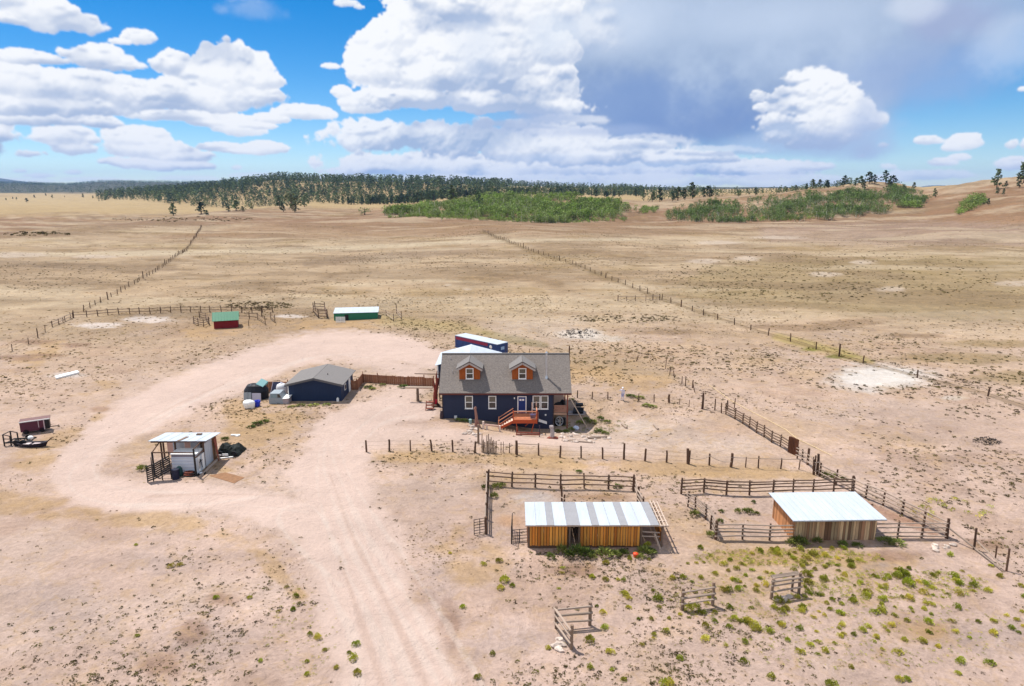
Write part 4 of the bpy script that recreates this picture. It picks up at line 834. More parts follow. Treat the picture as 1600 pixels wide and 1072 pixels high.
def far_sheds():
    b = G(334.6, 514); z = b.z; g = thing('red_shed', 'small red shed with a green metal roof by the back corral', 'shed', (b.x, b.y, z), math.radians(19)); W, Dp, e, r = 4.4, 3.4, 1.72, 3.0
    MB().box(0, W, 0, Dp, -0.3, e).prism([(0, e), (Dp, e), (Dp / 2, r - 0.05)], 'x', 0, W).build('wall', m_red, g)
    ro = MB()
    ro.slab([(-0.25, -0.35, e - 0.15), (W + 0.25, -0.35, e - 0.15), (W + 0.25, Dp / 2, r), (-0.25, Dp / 2, r)], 0.06); ro.slab([(W + 0.25, Dp + 0.35, e - 0.15), (-0.25, Dp + 0.35, e - 0.15), (-0.25, Dp / 2, r), (W + 0.25, Dp / 2, r)], 0.06); ro.build('roof', m_green, g)
    for k in range(10): MB().bar((-0.2 + k * 0.54, -0.36, e - 0.12), (-0.2 + k * 0.54, Dp / 2, r + 0.03), 0.04, 0.04).build('roof_rib', m_green, g)
    MB().box(W + 0.003, W + 0.04, 1.0, 2.3, 0, 1.5).build('door', mat('dark_red_door', (96, 20, 28), 0.6, 0.1), g)
    b = G(522, 501); z = b.z; g = thing('green_building', 'long low green metal shed with a white roof and white gate', 'shed', (b.x, b.y, z), math.radians(9)); W, Dp = 9.0, 4.6
    MB().box(0, W, 0, Dp, -0.3, 1.55).build('wall', m_greenw, g)
    for k in range(9): MB().slab([(-0.1 + k * 1.035, -0.15, 1.58), (-0.1 + k * 1.035 + 1.03, -0.15, 1.58), (-0.1 + k * 1.035 + 1.03, Dp + 0.1, 1.95), (-0.1 + k * 1.035, Dp + 0.1, 1.95)], 0.05).build('roof_sheet', m_tin, g)
    for k in range(18): MB().box(0.2 + k * 0.5, 0.24 + k * 0.5, -0.03, -0.003, 0, 1.5).build('wall_rib', m_greenw, g)
    MB().box(2.2, 3.0, -0.035, -0.004, 0, 1.2).build('doorway_dark', m_black, g)  # black slab on the wall paints the dark inside the open doorway
    gt = thing('livestock_gate', 'white slatted gate panel standing open in front of the green shed', 'gate', G(525, 504.5))
    for k in range(6): MB().box(0, 1.9, -0.02, 0.02, 0.12 + k * 0.2, 0.24 + k * 0.2).build('slat', m_white, gt)
    for x in (0, 0.93, 1.86): MB().box(x, x + 0.06, -0.04, 0.0, 0, 1.3).build('upright', m_white, gt)
far_sheds()
# ------------------------------------------------------------------ fences
def unit_log(n=7, seed=0, axis='z'):
    q = random.Random(seed); b = MB(); lv = 4
    for a in range(lv + 1):
        t = a / lv; ox, oy = q.uniform(-0.15, 0.15), q.uniform(-0.15, 0.15)
        for k in range(n):
            an = 6.2832 * k / n; r = 1.0 - 0.12 * t + q.uniform(-0.08, 0.08)
            p = (ox + r * math.cos(an), oy + r * math.sin(an), t); b.v.append(p if axis == 'z' else (p[2], p[0], p[1]))
    for a in range(lv):
        for k in range(n): b.f.append((a * n + k, a * n + (k + 1) % n, (a + 1) * n + (k + 1) % n, (a + 1) * n + k))
    b.f.append(tuple(reversed(range(n)))); b.f.append(tuple(lv * n + k for k in range(n)))
    return b.mesh('log_' + axis)
def variants(m, axis, n=3):
    out = []
    for k in range(n):
        me = unit_log(7, 10 + k, axis); me.materials.append(m); out.append(me)
    return out
LOGS = {'post': variants(m_post, 'z'), 'log': variants(m_log, 'z'), 'rail': variants(m_rail, 'x'), 'railb': variants(m_railb, 'x'), 'steel': variants(m_black, 'z'), 'steelr': variants(m_black, 'x')}
qf = random.Random(21)
def put_post(par, p, h, r, kind='post', lean=0.02):
    o = bpy.data.objects.new('post', qf.choice(LOGS[kind])); COL.objects.link(o); o.parent = par; o.location = Vector(p) - par.location - Vector((0, 0, 0.25))
    o.scale = (r, r, h + 0.25); o.rotation_euler = (qf.gauss(0, lean), qf.gauss(0, lean), qf.uniform(0, 6.28)); return o
def put_rail(par, p, q, r, kind='rail', name='rail'):
    p = Vector(p); q = Vector(q); d = q - p
    o = bpy.data.objects.new(name, qf.choice(LOGS[kind])); COL.objects.link(o); o.parent = par; o.location = p - par.location
    o.rotation_mode = 'QUATERNION'; o.rotation_quaternion = d.to_track_quat('X', 'Z'); o.scale = (d.length, r, r); return o
def fence(name, label, posts, h=1.35, r=0.075, rails=(), rr_=0.045, kind='post', rk='rail', wires=0, cat='fence', lean=0.025, group=None, skip=(), over=0.12):
    """posts: list of (px, py[, h, r]) surveyed feet"""
    feet = [G(p[0], p[1]) for p in posts]; f = thing(name, label, cat, feet[0], 0, group)
    for k, (p, w) in enumerate(zip(posts, feet)): put_post(f, w, p[2] if len(p) > 2 else h * qf.uniform(0.95, 1.05), p[3] if len(p) > 3 else r * qf.uniform(0.85, 1.15), kind, lean)
    for k in range(len(feet) - 1):
        if k in skip: continue
        a, b = feet[k], feet[k + 1]; d = (b - a).normalized(); side = Vector((d.y, -d.x, 0)) * (r * 0.9) * (1 if d.x > 0 else -1)
        for z in rails:
            put_rail(f, a - d * over + side + Vector((0, 0, z + qf.uniform(-0.04, 0.04))), b + d * over + side + Vector((0, 0, z + qf.uniform(-0.04, 0.04))), rr_ * qf.uniform(0.85, 1.15), rk)
    if wires:
        w = MB()
        for k in range(len(feet) - 1):
            if k in skip: continue
            for j in range(wires):
                z = 0.3 + j * (h - 0.4) / max(1, wires - 1); a = feet[k] - f.location; b = feet[k + 1] - f.location
                mid = (a + b) / 2 + Vector((0, 0, z - 0.04)); w.cyl(a + Vector((0, 0, z)), mid, 0.008, n=3, cap=False); w.cyl(mid, b + Vector((0, 0, z)), 0.008, n=3, cap=False)
        w.build('wire', m_wire, f)
    return f
def lerp(a, b, n): return [(a[0] + (b[0] - a[0]) * k / n, a[1] + (b[1] - a[1]) * k / n) for k in range(n + 1)]

# front yard: wire fence of short posts
fence('wire_fence', 'short post and wire fence along the drive, left of the picket gate', [(572.7, 706.3, 1.3, 0.11), (608.4, 704.8), (641.2, 704.8), (675, 704.8), (707.7, 705.9), (741.9, 707.8)], 1.25, 0.095, wires=3)
fence('wire_fence', 'long post and wire fence in front of the house, right of the picket gate', [(807.6, 710.6, 1.55, 0.14), (841.6, 711.6), (874.9, 714.8), (908, 716), (941.7, 717.2), (974.5, 718, 1.7), (1007.8, 720.4), (1041.4, 722.5), (1075, 724.6, 1.6, 0.15)], 1.3, 0.1, wires=3)
f = thing('picket_fence', 'uneven grey stick picket panel beside the front fence gap', 'fence', G(753, 706))
a0, a1 = G(753, 707), G(775, 708)
for k in range(13):
    t = k / 12; p = a0.lerp(a1, t); put_post(f, p, [2.1, 1.3, 1.45, 1.2, 1.9, 1.3, 2.05, 1.5, 1.75, 1.35, 1.4, 1.35, 1.35][k], 0.05, 'log', 0.035)
put_rail(f, a0 + Vector((0, 0.06, 0.5)), a1 + Vector((0, 0.06, 0.5)), 0.03); put_rail(f, a0 + Vector((0, 0.06, 1.05)), a1 + Vector((0, 0.06, 1.05)), 0.03)
fence('stick_fence', 'three thin sticks with a top pole between picket panel and thick gatepost', [(782.7, 707.5, 1.2, 0.04), (786.5, 707.6, 1.25, 0.035), (796, 708, 1.1, 0.055), (805, 709, 1.0, 0.03)], 1.1, 0.04, rails=(0.95,), rr_=0.025)
f = thing('gate_rail', 'single top pole resting between thick gatepost and next post of front fence', 'rail', G(809, 711))
p, q_ = G(809, 710.8), G(841.5, 711.7); put_rail(f, p + Vector((0, -0.12, 1.28)), q_ + Vector((0, -0.12, 1.22)), 0.045)
fence('chain_fence', 'two spans of sagging pole between thick posts near the right fence corner', [(1075.9, 725.2, 1.5, 0.13), (1108.3, 727.2, 1.25, 0.1), (1142, 729.8, 1.45, 0.15)], 1.3, 0.1, rails=(), wires=0)
sg = MB(); base = G(1075.9, 725.2); fpar = [o for o in COL.objects if o.name.startswith('chain_fence')][0]
for (aa, bb, za, zb) in (((1076.5, 725.3), (1108, 727.3), 0.7, 1.05), ((1108.6, 727.3), (1141.5, 729.8), 1.05, 0.6)):
    A, B_ = G(*aa), G(*bb); pr = None
    for k in range(9):
        t = k / 8; p = A.lerp(B_, t) + Vector((0, -0.12, za + (zb - za) * t - 0.9 * t * (1 - t))) - base
        if pr is not None: sg.cyl(pr, p, 0.035, n=5)
        pr = p
sg.build('sagging_rope', m_rail, fpar)
fence('pole_fence', 'low pole fence with one top rail running to the tall corner posts', [(1142.8, 730.2, 1.2, 0.06), (1164.8, 730.6), (1184.5, 731.8, 1.3), (1219.9, 732.8), (1248, 733.4), (1270.5, 741.8, 1.6, 0.07)], 1.1, 0.07, rails=(1.05,), rr_=0.035)
fence('corner_posts', 'pair of tall dark corner posts where the yard fences meet', [(1272, 742.2, 2.0, 0.08), (1277, 741.5, 2.1, 0.13)], 2.0, 0.1, rails=(0.4, 1.3))
# right boundary of the yard
z1 = lambda x, y: (1020 + x / 5.361, 560 + y / 5.361)
fence('stock_fence', 'old leaning posts with wire running back from the yard corner', [z1(103, 90) + (1.9, 0.05), z1(140, 140), z1(183, 165), z1(243, 215, ), z1(272, 232, ) + (1.5, 0.07), z1(332, 248) + (1.2, 0.09), z1(355, 285) + (1.4, 0.06), z1(415, 345) + (1.2, 0.05)], 1.1, 0.06, wires=3, lean=0.08)
fence('stock_fence', 'wire mesh yard fence between the broken stump and tall double post', [z1(135, 370) + (1.1, 0.16), z1(222, 385), z1(303, 405), z1(412, 425) + (2.1, 0.13)], 0.9, 0.04, wires=5)
fence('stock_fence', 'short wire run from the tall double post to the rail fence', [z1(422, 428), z1(519, 435) + (1.5, 0.08), z1(574, 460) + (1.35, 0.08), z1(612, 465) + (1.4, 0.06), z1(625, 428) + (1.2, 0.1), z1(683, 415) + (1.3, 0.06)], 1.2, 0.06, wires=4)
fence('rail_fence', 'dark four-rail fence slanting along the right side of the yard', [z1(*q) for q in ((612, 470), (689, 510), (752, 548), (808, 585), (866, 625), (932, 660), (994, 705), (1067, 740), (1136, 785))], 1.38, 0.085, rails=(0.35, 0.65, 0.95, 1.25), rr_=0.062, rk='railb')
f = thing('board_gate', 'solid brown board panel set in the slanting rail fence', 'gate', G(*z1(1142, 785)))
a0, a1 = G(*z1(1142, 786)), G(*z1(1200, 812))
for k in range(6):
    p = a0.lerp(a1, k / 5.0) - f.location; MB().box(p.x - 0.17, p.x + 0.16, p.y - 0.03, p.y + 0.02, -0.1, 1.75).build('board', mat('dark_brown_panel', (110, 72, 52), 0.9, 0.2, rnd=0.15), f)
fence('rail_fence', 'grey rail fence from the brown board panel down to the tall corner posts', [z1(1208, 838) + (1.3, 0.08), z1(1252, 862), z1(1296, 892) + (1.75, 0.13), z1(1340, 930) + (1.3, 0.06)], 1.3, 0.08, rails=(0.4, 0.75, 1.1), rr_=0.055)
# rail with sagging tail from corner posts to pen 2
fence('rail_fence', 'rail fence joining tall corner posts to the far corner of right pen', [(1281, 744.5, 1.4), (1306, 757, 1.5), (1331.5, 769, 1.55, 0.1)], 1.4, 0.085, rails=(0.4, 0.8, 1.15), rr_=0.062)
# yard side fence behind the house
fence('wire_fence', 'row of thin posts behind the person right of the house', [(902, 621.6), (925.3, 623.6), (949.8, 624.3), (997.5, 627), (1022, 628.3)], 1.05, 0.07, wires=2)
fence('leaning_post', 'single dark post leaning left in the field beyond the yard', [(994, 564.5, 1.0, 0.09)], 1.0, 0.09, lean=0.18, cat='post')
fence('tall_post', 'tall dark post standing at the back right corner of the house', [(889.5, 574, 3.4, 0.12)], 3.4, 0.12, lean=0.02, cat='post')
fence('pipe_post', 'thin pole behind the house ridge, the one left of two', [(790.5, 569, 3.2, 0.05)], 3.2, 0.05, cat='post'); fence('pipe_post', 'thin pole behind the house ridge, the shorter right one of two', [(827, 566, 2.2, 0.05)], 2.2, 0.05, cat='post')
# pen of the long shelter
fence('pen_fence', 'dark three-rail back fence of the left pen behind the striped shelter', [(762.3, 757.5, 1.55, 0.1), (799.9, 760.5), (836.3, 761.6), (876, 764), (913, 763.4), (950.6, 764.6), (989.3, 766, 1.6, 0.1)], 1.45, 0.085, rails=(0.45, 0.9, 1.32), rr_=0.062, rk='railb')
fence('pen_fence', 'left side fence of the left pen seen end on', [(762.3, 760), (761.6, 776), (761, 794), (760.4, 812), (759.8, 834, 1.5, 0.12)], 1.45, 0.09, rails=(0.45, 0.9, 1.3), rr_=0.062)
fence('pen_fence', 'right side fence of the left pen beside the striped roof', [(990.5, 768), (996.5, 785, 1.5, 0.11), (1005, 798, 1.3, 0.09)], 1.45, 0.09, rails=(0.4, 0.8, 1.2), rr_=0.062)
fence('pen_divider', 'short dark divider post pair inside the left pen', [(878, 783, 1.5, 0.09), (882, 786, 0.8, 0.08)], 1.4, 0.08, rails=(0.4,), cat='post')
def panel_gate(name, label, A, B_, h, n=6, kind='steelr', tilt=0.0, r=0.028):
    a, b = G(*A), G(*B_); f = thing(name, label, 'gate', a); t = Vector((0, -tilt, 0))
    for k in range(n): z = 0.12 + k * (h - 0.15) / (n - 1); put_rail(f, a + Vector((0, 0, z)) + t * z / h, b + Vector((0, 0, z)) + t * z / h, r, kind)
    for u in (0.0, 0.5, 1.0): p = a.lerp(b, u); put_rail(f, p, p + Vector((0, 0, h)) + t, r * 1.15, kind, 'upright')
    return f
panel_gate('pipe_gate', 'black pipe gate panel beside the left pen corner post', (741, 836), (758.5, 833), 1.35, 6)
panel_gate('pipe_gate', 'black pipe gate standing end on left of the golden shelter', (800.5, 828), (799, 850), 1.5, 5)
panel_gate('pipe_gate', 'low black pipe panel leaning against the golden shelter end', (800, 850), (824, 848), 0.95, 5, tilt=-0.5)
# right pen
fence('pen_fence', 'long back fence of the right pen behind the white-roofed barn', [(1064, 771.5, 1.55, 0.1), (1099.6, 769.5), (1135, 773), (1171, 774), (1208, 772.5), (1239, 771.5), (1270, 771), (1302, 769.5), (1331.7, 769, 1.6, 0.1)], 1.4, 0.085, rails=(0.4, 0.75, 1.05, 1.3), rr_=0.062, rk='railb')
fence('pen_fence', 'left side fence of the right pen slanting towards the gap', [(1074.8, 792), (1087, 799.5), (1102.5, 812), (1110.3, 827, 1.2), (1117.6, 842.8, 1.6, 0.1)], 1.4, 0.085, rails=(0.4, 0.75, 1.05, 1.3), rr_=0.062)
fence('pen_fence', 'front fence of the right pen left of the barn', [(1118.5, 843, 1.55, 0.1), (1160, 843), (1202, 844.5), (1239, 843.5)], 1.35, 0.085, rails=(0.35, 0.7, 1.0, 1.3), rr_=0.062)
fence('pen_fence', 'front fence of the right pen right of the barn', [(1366, 841.5), (1402, 840.5), (1439.7, 840.5), (1478, 840.5, 1.65, 0.12)], 1.35, 0.085, rails=(0.2, 0.55, 0.95, 1.28), rr_=0.062)
fence('pen_fence', 'right side fence of the right pen slanting down behind the barn', [(1333, 769.6), (1352, 778.5), (1379.7, 789.8), (1409.3, 804.6), (1443.4, 821.2), (1480, 839.6)], 1.45, 0.09, rails=(0.3, 0.6, 0.95, 1.3), rr_=0.066)
f = fence('brace_fence', 'braced end of pole fence right of the pens with a fallen rail', [(1480, 842, 1.4, 0.07), (1522, 859, 1.75, 0.09), (1555, 874, 1.1, 0.06), (1572.5, 892.5, 1.75, 0.08)], 1.4, 0.08)
A, B_, C_ = G(1480, 842), G(1522, 859), G(1572, 892); put_rail(f, A + Vector((0, 0, 0.95)), B_ + Vector((0, -0.1, 0.15)), 0.07); put_rail(f, B_ + Vector((0.1, 0, 0.75)), C_ + Vector((-0.3, 0, 0.35)), 0.055); put_rail(f, B_ + Vector((0, -0.1, 0.12)), C_ + Vector((-0.4, 0, 0.2)), 0.065)
# foreground braces
def hbrace(label, pts, h, rails, rk='rail', r=0.12):
    return fence('fence_brace', label, [(p[0], p[1], p[2], r) for p in pts], h, r, rails=rails, rr_=0.075, kind='log', rk=rk)
hbrace('three-post wooden corner brace, nearest of the three loose braces', [(921.7, 977, 1.62), (869.5, 982, 1.5), (892.3, 1014, 1.62)], 1.6, (0.45, 0.95, 1.4))
hbrace('two-post wooden brace with three rails, middle one of the loose braces', [(1065.5, 953, 1.55), (1113, 946, 1.68)], 1.6, (0.5, 0.95, 1.35))
f = hbrace('two-post wooden brace with planks on top, rightmost of the loose braces', [(1204.4, 935.5, 1.5), (1248.4, 928.5, 1.62)], 1.6, (0.6, 1.0, 1.35), r=0.11)
A, B_ = G(1204.4, 935.5), G(1248.4, 928.5)
for k in range(3): put_rail(f, A + Vector((0.1, 0.25 + 0.14 * k, 1.38)), B_ + Vector((0.0, 0.25 + 0.14 * k, 1.36)), 0.06)
put_post(f, B_ + Vector((-0.35, 0.35, 0)), 1.3, 0.09, 'log')
# far wire fences
def run(pts, step_m):
    W = [G(*p) for p in pts]; out = []
    for a, b in zip(W[:-1], W[1:]):
        n = max(1, int((b - a).length / step_m)); out += [a.lerp(b, k / n) for k in range(n)]
    return out + [W[-1]]
def far_fence(label, pts, step, h, r, tall=(), wires=2, jit=0.3):
    W = run(pts, step); f = thing('wire_fence', label, 'fence', W[0])
    for k, w in enumerate(W):
        w = Vector((w.x + qf.uniform(-jit, jit), w.y + qf.uniform(-jit, jit), 0)); w.z = Tz(w.x, w.y); hh = h * qf.uniform(0.8, 1.15) * (1.5 if k % 9 == 4 else 1)
        put_post(f, w, hh, r * (1.4 if k % 9 == 4 else 1), 'post', 0.05)
    b = MB()
    for a, c in zip(W[:-1], W[1:]):
        for j in range(wires): z = 0.45 + 0.55 * j; b.cyl(Vector((a.x, a.y, Tz(a.x, a.y) + z)) - f.location, Vector((c.x, c.y, Tz(c.x, c.y) + z)) - f.location, 0.02, n=3, cap=False)
    b.build('wire', m_wire, f); return f
far_fence('long weathered wire fence climbing the far left field to the ridge', [(131, 487), (175, 464), (215, 441), (250, 420), (281, 397), (305, 372), (315, 354)], 4.2, 1.35, 0.10)
far_fence('wire fence running down the left edge below the corral', [(112, 497), (82, 511), (46, 537), (20, 549), (-30, 572)], 4.5, 1.3, 0.07)
far_fence('long wire fence crossing the right field from the far centre', [(755, 362), (834, 394), (894, 412), (947, 434), (1012, 459), (1034, 469), (1100, 493), (1200, 524), (1276, 546), (1349, 568), (1433, 591), (1541, 619), (1610, 642)], 5.0, 1.35, 0.11, jit=0.15)
fence('fence_brace', 'wide wooden brace in the middle of the far right field', [(965.5, 470.5, 1.5, 0.12), (979, 470.3), (993, 470.2), (1009, 470.0), (1020, 469.4, 1.5, 0.12), (1031, 469, 1.5, 0.12)], 1.3, 0.08, rails=(0.3, 1.15), rr_=0.062)
# back corral
fence('corral_fence', 'long back fence of the corral on the far left yard edge', [(115, 496.5, 1.6, 0.12), (136, 495.5), (153, 494), (169, 492.4), (186, 491.3), (203, 491), (218, 490.5), (235, 490.6), (251, 489.5), (267, 488.7), (283, 488.2), (298, 488), (314, 488), (328, 488.2), (346, 488.3), (362, 488.4), (378, 488.6), (394, 488.6), (410, 488.4), (426, 488)], 1.45, 0.10, rails=(0.6, 1.2), rr_=0.06, rk='railb')
fence('corral_fence', 'short fence arm running down from the corral left corner', [(114, 497), (102, 502.5), (92, 507), (82, 511)], 1.2, 0.08, rails=(0.5, 1.0), rr_=0.06)
fence('corral_fence', 'round pen of posts and rails left of the red shed', [(303, 506, 1.6), (310, 509, 1.6), (318.5, 511, 1.7), (327, 508, 1.7), (322, 500), (312, 497)], 1.5, 0.08, rails=(0.4, 0.85, 1.3), rr_=0.062, rk='railb')
fence('corral_fence', 'pen of posts and pipe rails right of the red shed', [(371, 497), (390, 498), (403, 499.5), (415, 507, 1.7), (389, 510, 1.2), (430, 504.5, 1.7), (423, 499)], 1.5, 0.08, rails=(0.5, 1.2), rr_=0.062, skip=(3, 4), rk='railb')
fence('corral_post', 'tall dark corral post right of the red shed', [(409.5, 495, 2.4, 0.11)], 2.4, 0.11, cat='post')
fence('chute_frame', 'brown timber loading frame left of the green shed', [(490, 488, 2.2, 0.1), (498, 497, 2.0, 0.1), (511, 497.5, 2.0, 0.12), (508, 487, 2.2, 0.1), (493, 486, 2.2, 0.1)], 2.0, 0.1, rails=(0.5, 1.1, 1.7), rr_=0.08, cat='frame', rk='railb')
fence('corral_fence', 'thin pen fence right of the green shed', [(591, 489, 2.0), (604, 494, 1.4), (615, 502, 1.6), (627, 499, 1.8), (620, 490, 2.2)], 1.5, 0.08, rails=(0.5, 1.1), rr_=0.055)
# brown board fence by the blue shed
def board_fence(label, A, B_, h, w=0.3):
    a, b = G(*A), G(*B_); d = b - a; L = math.hypot(d.x, d.y); f = thing('board_fence', label, 'fence', a, math.atan2(d.y, d.x)); n = max(2, int(L / w))
    me = MB().box(0, L / n - 0.02, -0.025, 0.0, -0.1, h).mesh('board'); me.materials.append(m_brownf)
    for k in range(n):
        o = bpy.data.objects.new('board', me); COL.objects.link(o); o.parent = f; o.location = (k * L / n, 0.006 * (k % 2), qf.uniform(-0.03, 0.03) + d.z * k / n)
    for z in (0.3, h - 0.25): MB().bar((0, 0.05, z), (L, 0.05, z + d.z), 0.04, 0.09).build('rail', m_brownf, f)
    m = max(1, round(L / 2.4))
    for k in range(m + 1): MB().box(k * L / m - 0.06, k * L / m + 0.06, -0.09, -0.03, -0.1, h + 0.08 + (0.25 if k == 1 else 0)).build('post', m_brownf, f)
board_fence('brown board fence running from the blue shed towards the house', (567, 597.5), (638, 602), 1.22); board_fence('newer orange-brown board gate in the wooden fence nearest the house', (638.5, 602.2), (663, 603.2), 1.3)
board_fence('last brown board fence piece touching the garage', (663.5, 603.3), (678, 604), 1.22); board_fence('short brown fence return beside the blue shed door', (558.5, 609), (566.8, 598), 1.35); board_fence('dark board gate between blue shed and fence return', (550, 609), (558, 609), 1.3)
board_fence('brown board screen behind the junk pile left of the blue shed', (417, 613), (451, 613), 1.5)
# ------------------------------------------------------------------ pole shelter with white trailer on the left
def pole_shelter():
    x0, y0 = -34.6, 61.2; z = Tz(-32, 62); g = thing('pole_shelter', 'open pole lean-to with a flat white metal roof beside the drive loop', 'shelter', (x0, y0, z))
    for (x, y, h) in ((0.15, 0.2, 2.35), (4.25, 0.0, 2.75), (0.1, 2.0, 2.85), (4.3, 1.9, 2.95), (-0.9, 4.3, 2.6), (4.2, 4.6, 2.55), (1.6, 1.8, 2.85), (2.9, 4.4, 2.6)):
        MB().box(x - 0.065, x + 0.065, y - 0.065, y + 0.065, -0.3, h).build('post', m_black if y < 1 else m_post, g)
    MB().bar((0.15, 0.2, 2.3), (4.25, 0.0, 2.35), 0.07, 0.1).bar((4.25, 0, 2.7), (4.3, 1.9, 2.9), 0.07, 0.1).bar((0.15, 0.2, 2.3), (0.1, 2.0, 2.8), 0.07, 0.1).bar((4.25, 0, 1.75), (4.3, 1.9, 1.9), 0.06, 0.1).build('beam', m_post, g)
    MB().bar((-0.6, 1.55, 2.86), (4.75, 1.55, 2.93), 0.09, 0.16).bar((-0.9, 4.4, 2.55), (4.6, 4.5, 2.5), 0.09, 0.14).build('header', m_post, g)
    for k in range(6):
        xa = -0.75 + k * 0.94; MB().slab([(xa, 1.35, 3.02), (xa + 0.93, 1.35, 3.04), (xa + 0.93, 4.75, 2.66), (xa, 4.75, 2.64)], 0.035).build('roof_sheet', m_tin, g)
    MB().slab([(2.1, 1.28, 3.10), (2.35, 1.28, 3.10), (2.5, 2.9, 2.92), (2.25, 2.9, 2.92)], 0.05).build('roof_board', m_log, g); MB().box(2.9, 3.4, 3.6, 3.9, 2.80, 2.90).build('roof_brick', m_log, g)
    for k in range(5): MB().box(4.33, 4.36, 0.05 + k * 0.42, 0.45 + k * 0.42, 0.1, 1.7).build('side_panel', m_white if k % 2 else m_tin, g)
    for k in range(6): MB().box(4.28, 4.32, 2.1 + k * 0.42, 2.5 + k * 0.42, 0.0, 2.45).build('side_board', m_ply if k > 3 else m_tin, g)
    for k in range(8): MB().box(-0.6 + k * 0.6, -0.02 + k * 0.6, 4.45, 4.48, 0.3, 2.4).build('back_panel', m_tin if k % 3 else mat('faded_pink_panel', (214, 176, 164), 0.8, 0.1), g)
    MB().bar((4.5, 0.35, 0.6), (4.5, 0.6, 1.5), 0.05).bar((4.5, 0.9, 0.5), (4.5, 0.7, 1.4), 0.05).bar((4.5, 0.4, 1.2), (4.5, 1.0, 1.25), 0.05).build('leaning_tool', m_black, g)
    MB().slab([(4.55, 4.4, 0.0), (4.9, 3.6, 0.0), (4.5, 3.7, 2.3), (4.4, 4.5, 2.35)], 0.05).build('leaning_sheet', m_rust, g)
    t = thing('stock_box', 'white ribbed metal box standing under the pole lean-to', 'box', (x0 + 1.75, y0 + 0.55, z))
    MB().box(0, 2.4, 0, 1.5, 0.12, 1.95).build('body', mat('chalky_white_metal', (216, 222, 232), 0.5, 0.10, 0.8), t); MB().box(-0.05, 2.45, -0.05, 1.55, 1.953, 2.02).build('lid', m_white, t)
    for k in range(5): MB().box(0.0, 2.4, -0.03, -0.003, 0.28 + k * 0.32, 0.36 + k * 0.32).build('rib', mat('white_rib', (200, 208, 222), 0.5, 0.08), t)
    MB().box(0.05, 2.35, -0.035, -0.004, 1.72, 1.94).build('band', mat('grey_band', (128, 124, 134), 0.6, 0.1), t)
    MB().lump((0.5, 0.1, 0.1), 0.4, 0.3, 0.18, 3).build('skid', m_post, t)
    b = G(275, 748); tag(MB().cyl((0, 0, 0), (0, 0, 0.92), 0.33, n=16).cyl((0, 0, 0.92), (0, 0, 0.97), 0.35, n=16).cyl((0, 0, 0.3), (0, 0, 0.34), 0.345, n=16).cyl((0, 0, 0.62), (0, 0, 0.66), 0.345, n=16).build('barrel', mat('dark_blue_barrel', (22, 28, 52), 0.5, 0.15), None), 'dark blue barrel between black stock panel and white metal box', 'barrel').location = b
    b = G(281, 744); tag(MB().lump((0, 0, 0.45), 0.33, 0.3, 0.62, 4, amp=0.08).build('bin', mat('dark_green_bin', (24, 58, 60), 0.6, 0.2), None, smooth=True), 'dark green sack beside the dark blue barrel at the lean-to', 'sack').location = b
    # tyres and coil in front
    b = G(300, 743); o = thing('tyre_pile', 'brown coil of hose and old tyres before the white metal box', 'pile', b)
    for k in range(4):
        c = MB(); R_ = 0.45 - 0.05 * k; pr = None
        for j in range(17):
            a = 6.2832 * j / 16; p = Vector((R_ * 1.3 * math.cos(a) - 0.25 * (k % 2), R_ * 0.8 * math.sin(a), 0.08 + 0.09 * k))
            if pr is not None: c.cyl(pr, p, 0.06, n=6, cap=False)
            pr = p
        c.build('coil', m_rust if k % 2 else m_dark, o)
    b = G(315, 741); o = thing('spare_wheel', 'small white wheel lying at the right corner of the lean-to', 'wheel', b)
    c = MB(); pr = None
    for j in range(17):
        a = 6.2832 * j / 16; p = Vector((0.32 * math.cos(a), 0.32 * math.sin(a), 0.1))
        if pr is not None: c.cyl(pr, p, 0.09, n=6, cap=False)
        pr = p
    c.build('tyre', m_dark, o); MB().cyl((0, 0, 0.06), (0, 0, 0.16), 0.22, n=12).build('rim', m_white, o)
    # black slanting stock panels
    f = thing('stock_chute', 'black slanted stock chute panels at the left front of the lean-to', 'gate', G(231, 754)); A, B_, C_ = G(231, 754), G(240, 752), G(268, 748)
    for k in range(8):
        z_ = 0.15 + k * 0.2; put_rail(f, A + Vector((0, 0, z_)), B_ + Vector((0, 0, z_ + 0.1)), 0.07, 'steelr'); put_rail(f, B_ + Vector((0, 0, z_ + 0.05)), C_ + Vector((0, 0, z_ + 0.75)), 0.075, 'steelr')
    for p, h in ((A, 1.75), (B_, 2.4), (B_.lerp(C_, 0.5), 2.0), (C_, 2.7)): put_rail(f, p, p + Vector((0, 0, h)), 0.05, 'steelr', 'upright')
    mt = G(332, 742); d = [G(326, 745), G(352, 739), G(382, 746), (G(366, 756))]
    d = [G(327, 743.5), G(352, 738.5), G(382, 746.5), G(366, 755.5)]
    cz = d[0]; me = MB().slab([(p - cz) + Vector((0, 0, 0.03)) for p in d][::-1], 0.03)
    tag(me.build('ground_mat', mat('brown_mat', (140, 104, 76), 0.95, 0.3, 2.0), None), 'flat brown mat lying on the dirt beside the lean-to', 'mat').location = cz
    p, q_ = G(313, 746), G(343, 716); f = thing('plank', 'long pale plank lying along the right side of the lean-to', 'plank', p); put_rail(f, p + Vector((0, 0, 0.1)), q_ + Vector((0, 0, 0.1)), 0.14, 'rail', 'timber')
    # dark tarp covered heap
    b = G(357, 712); g = thing('tarp_heap', 'black tarp-covered heap with white boards right of the lean-to', 'heap', b)
    h = MB(); q = random.Random(5); nx, ny = 14, 9
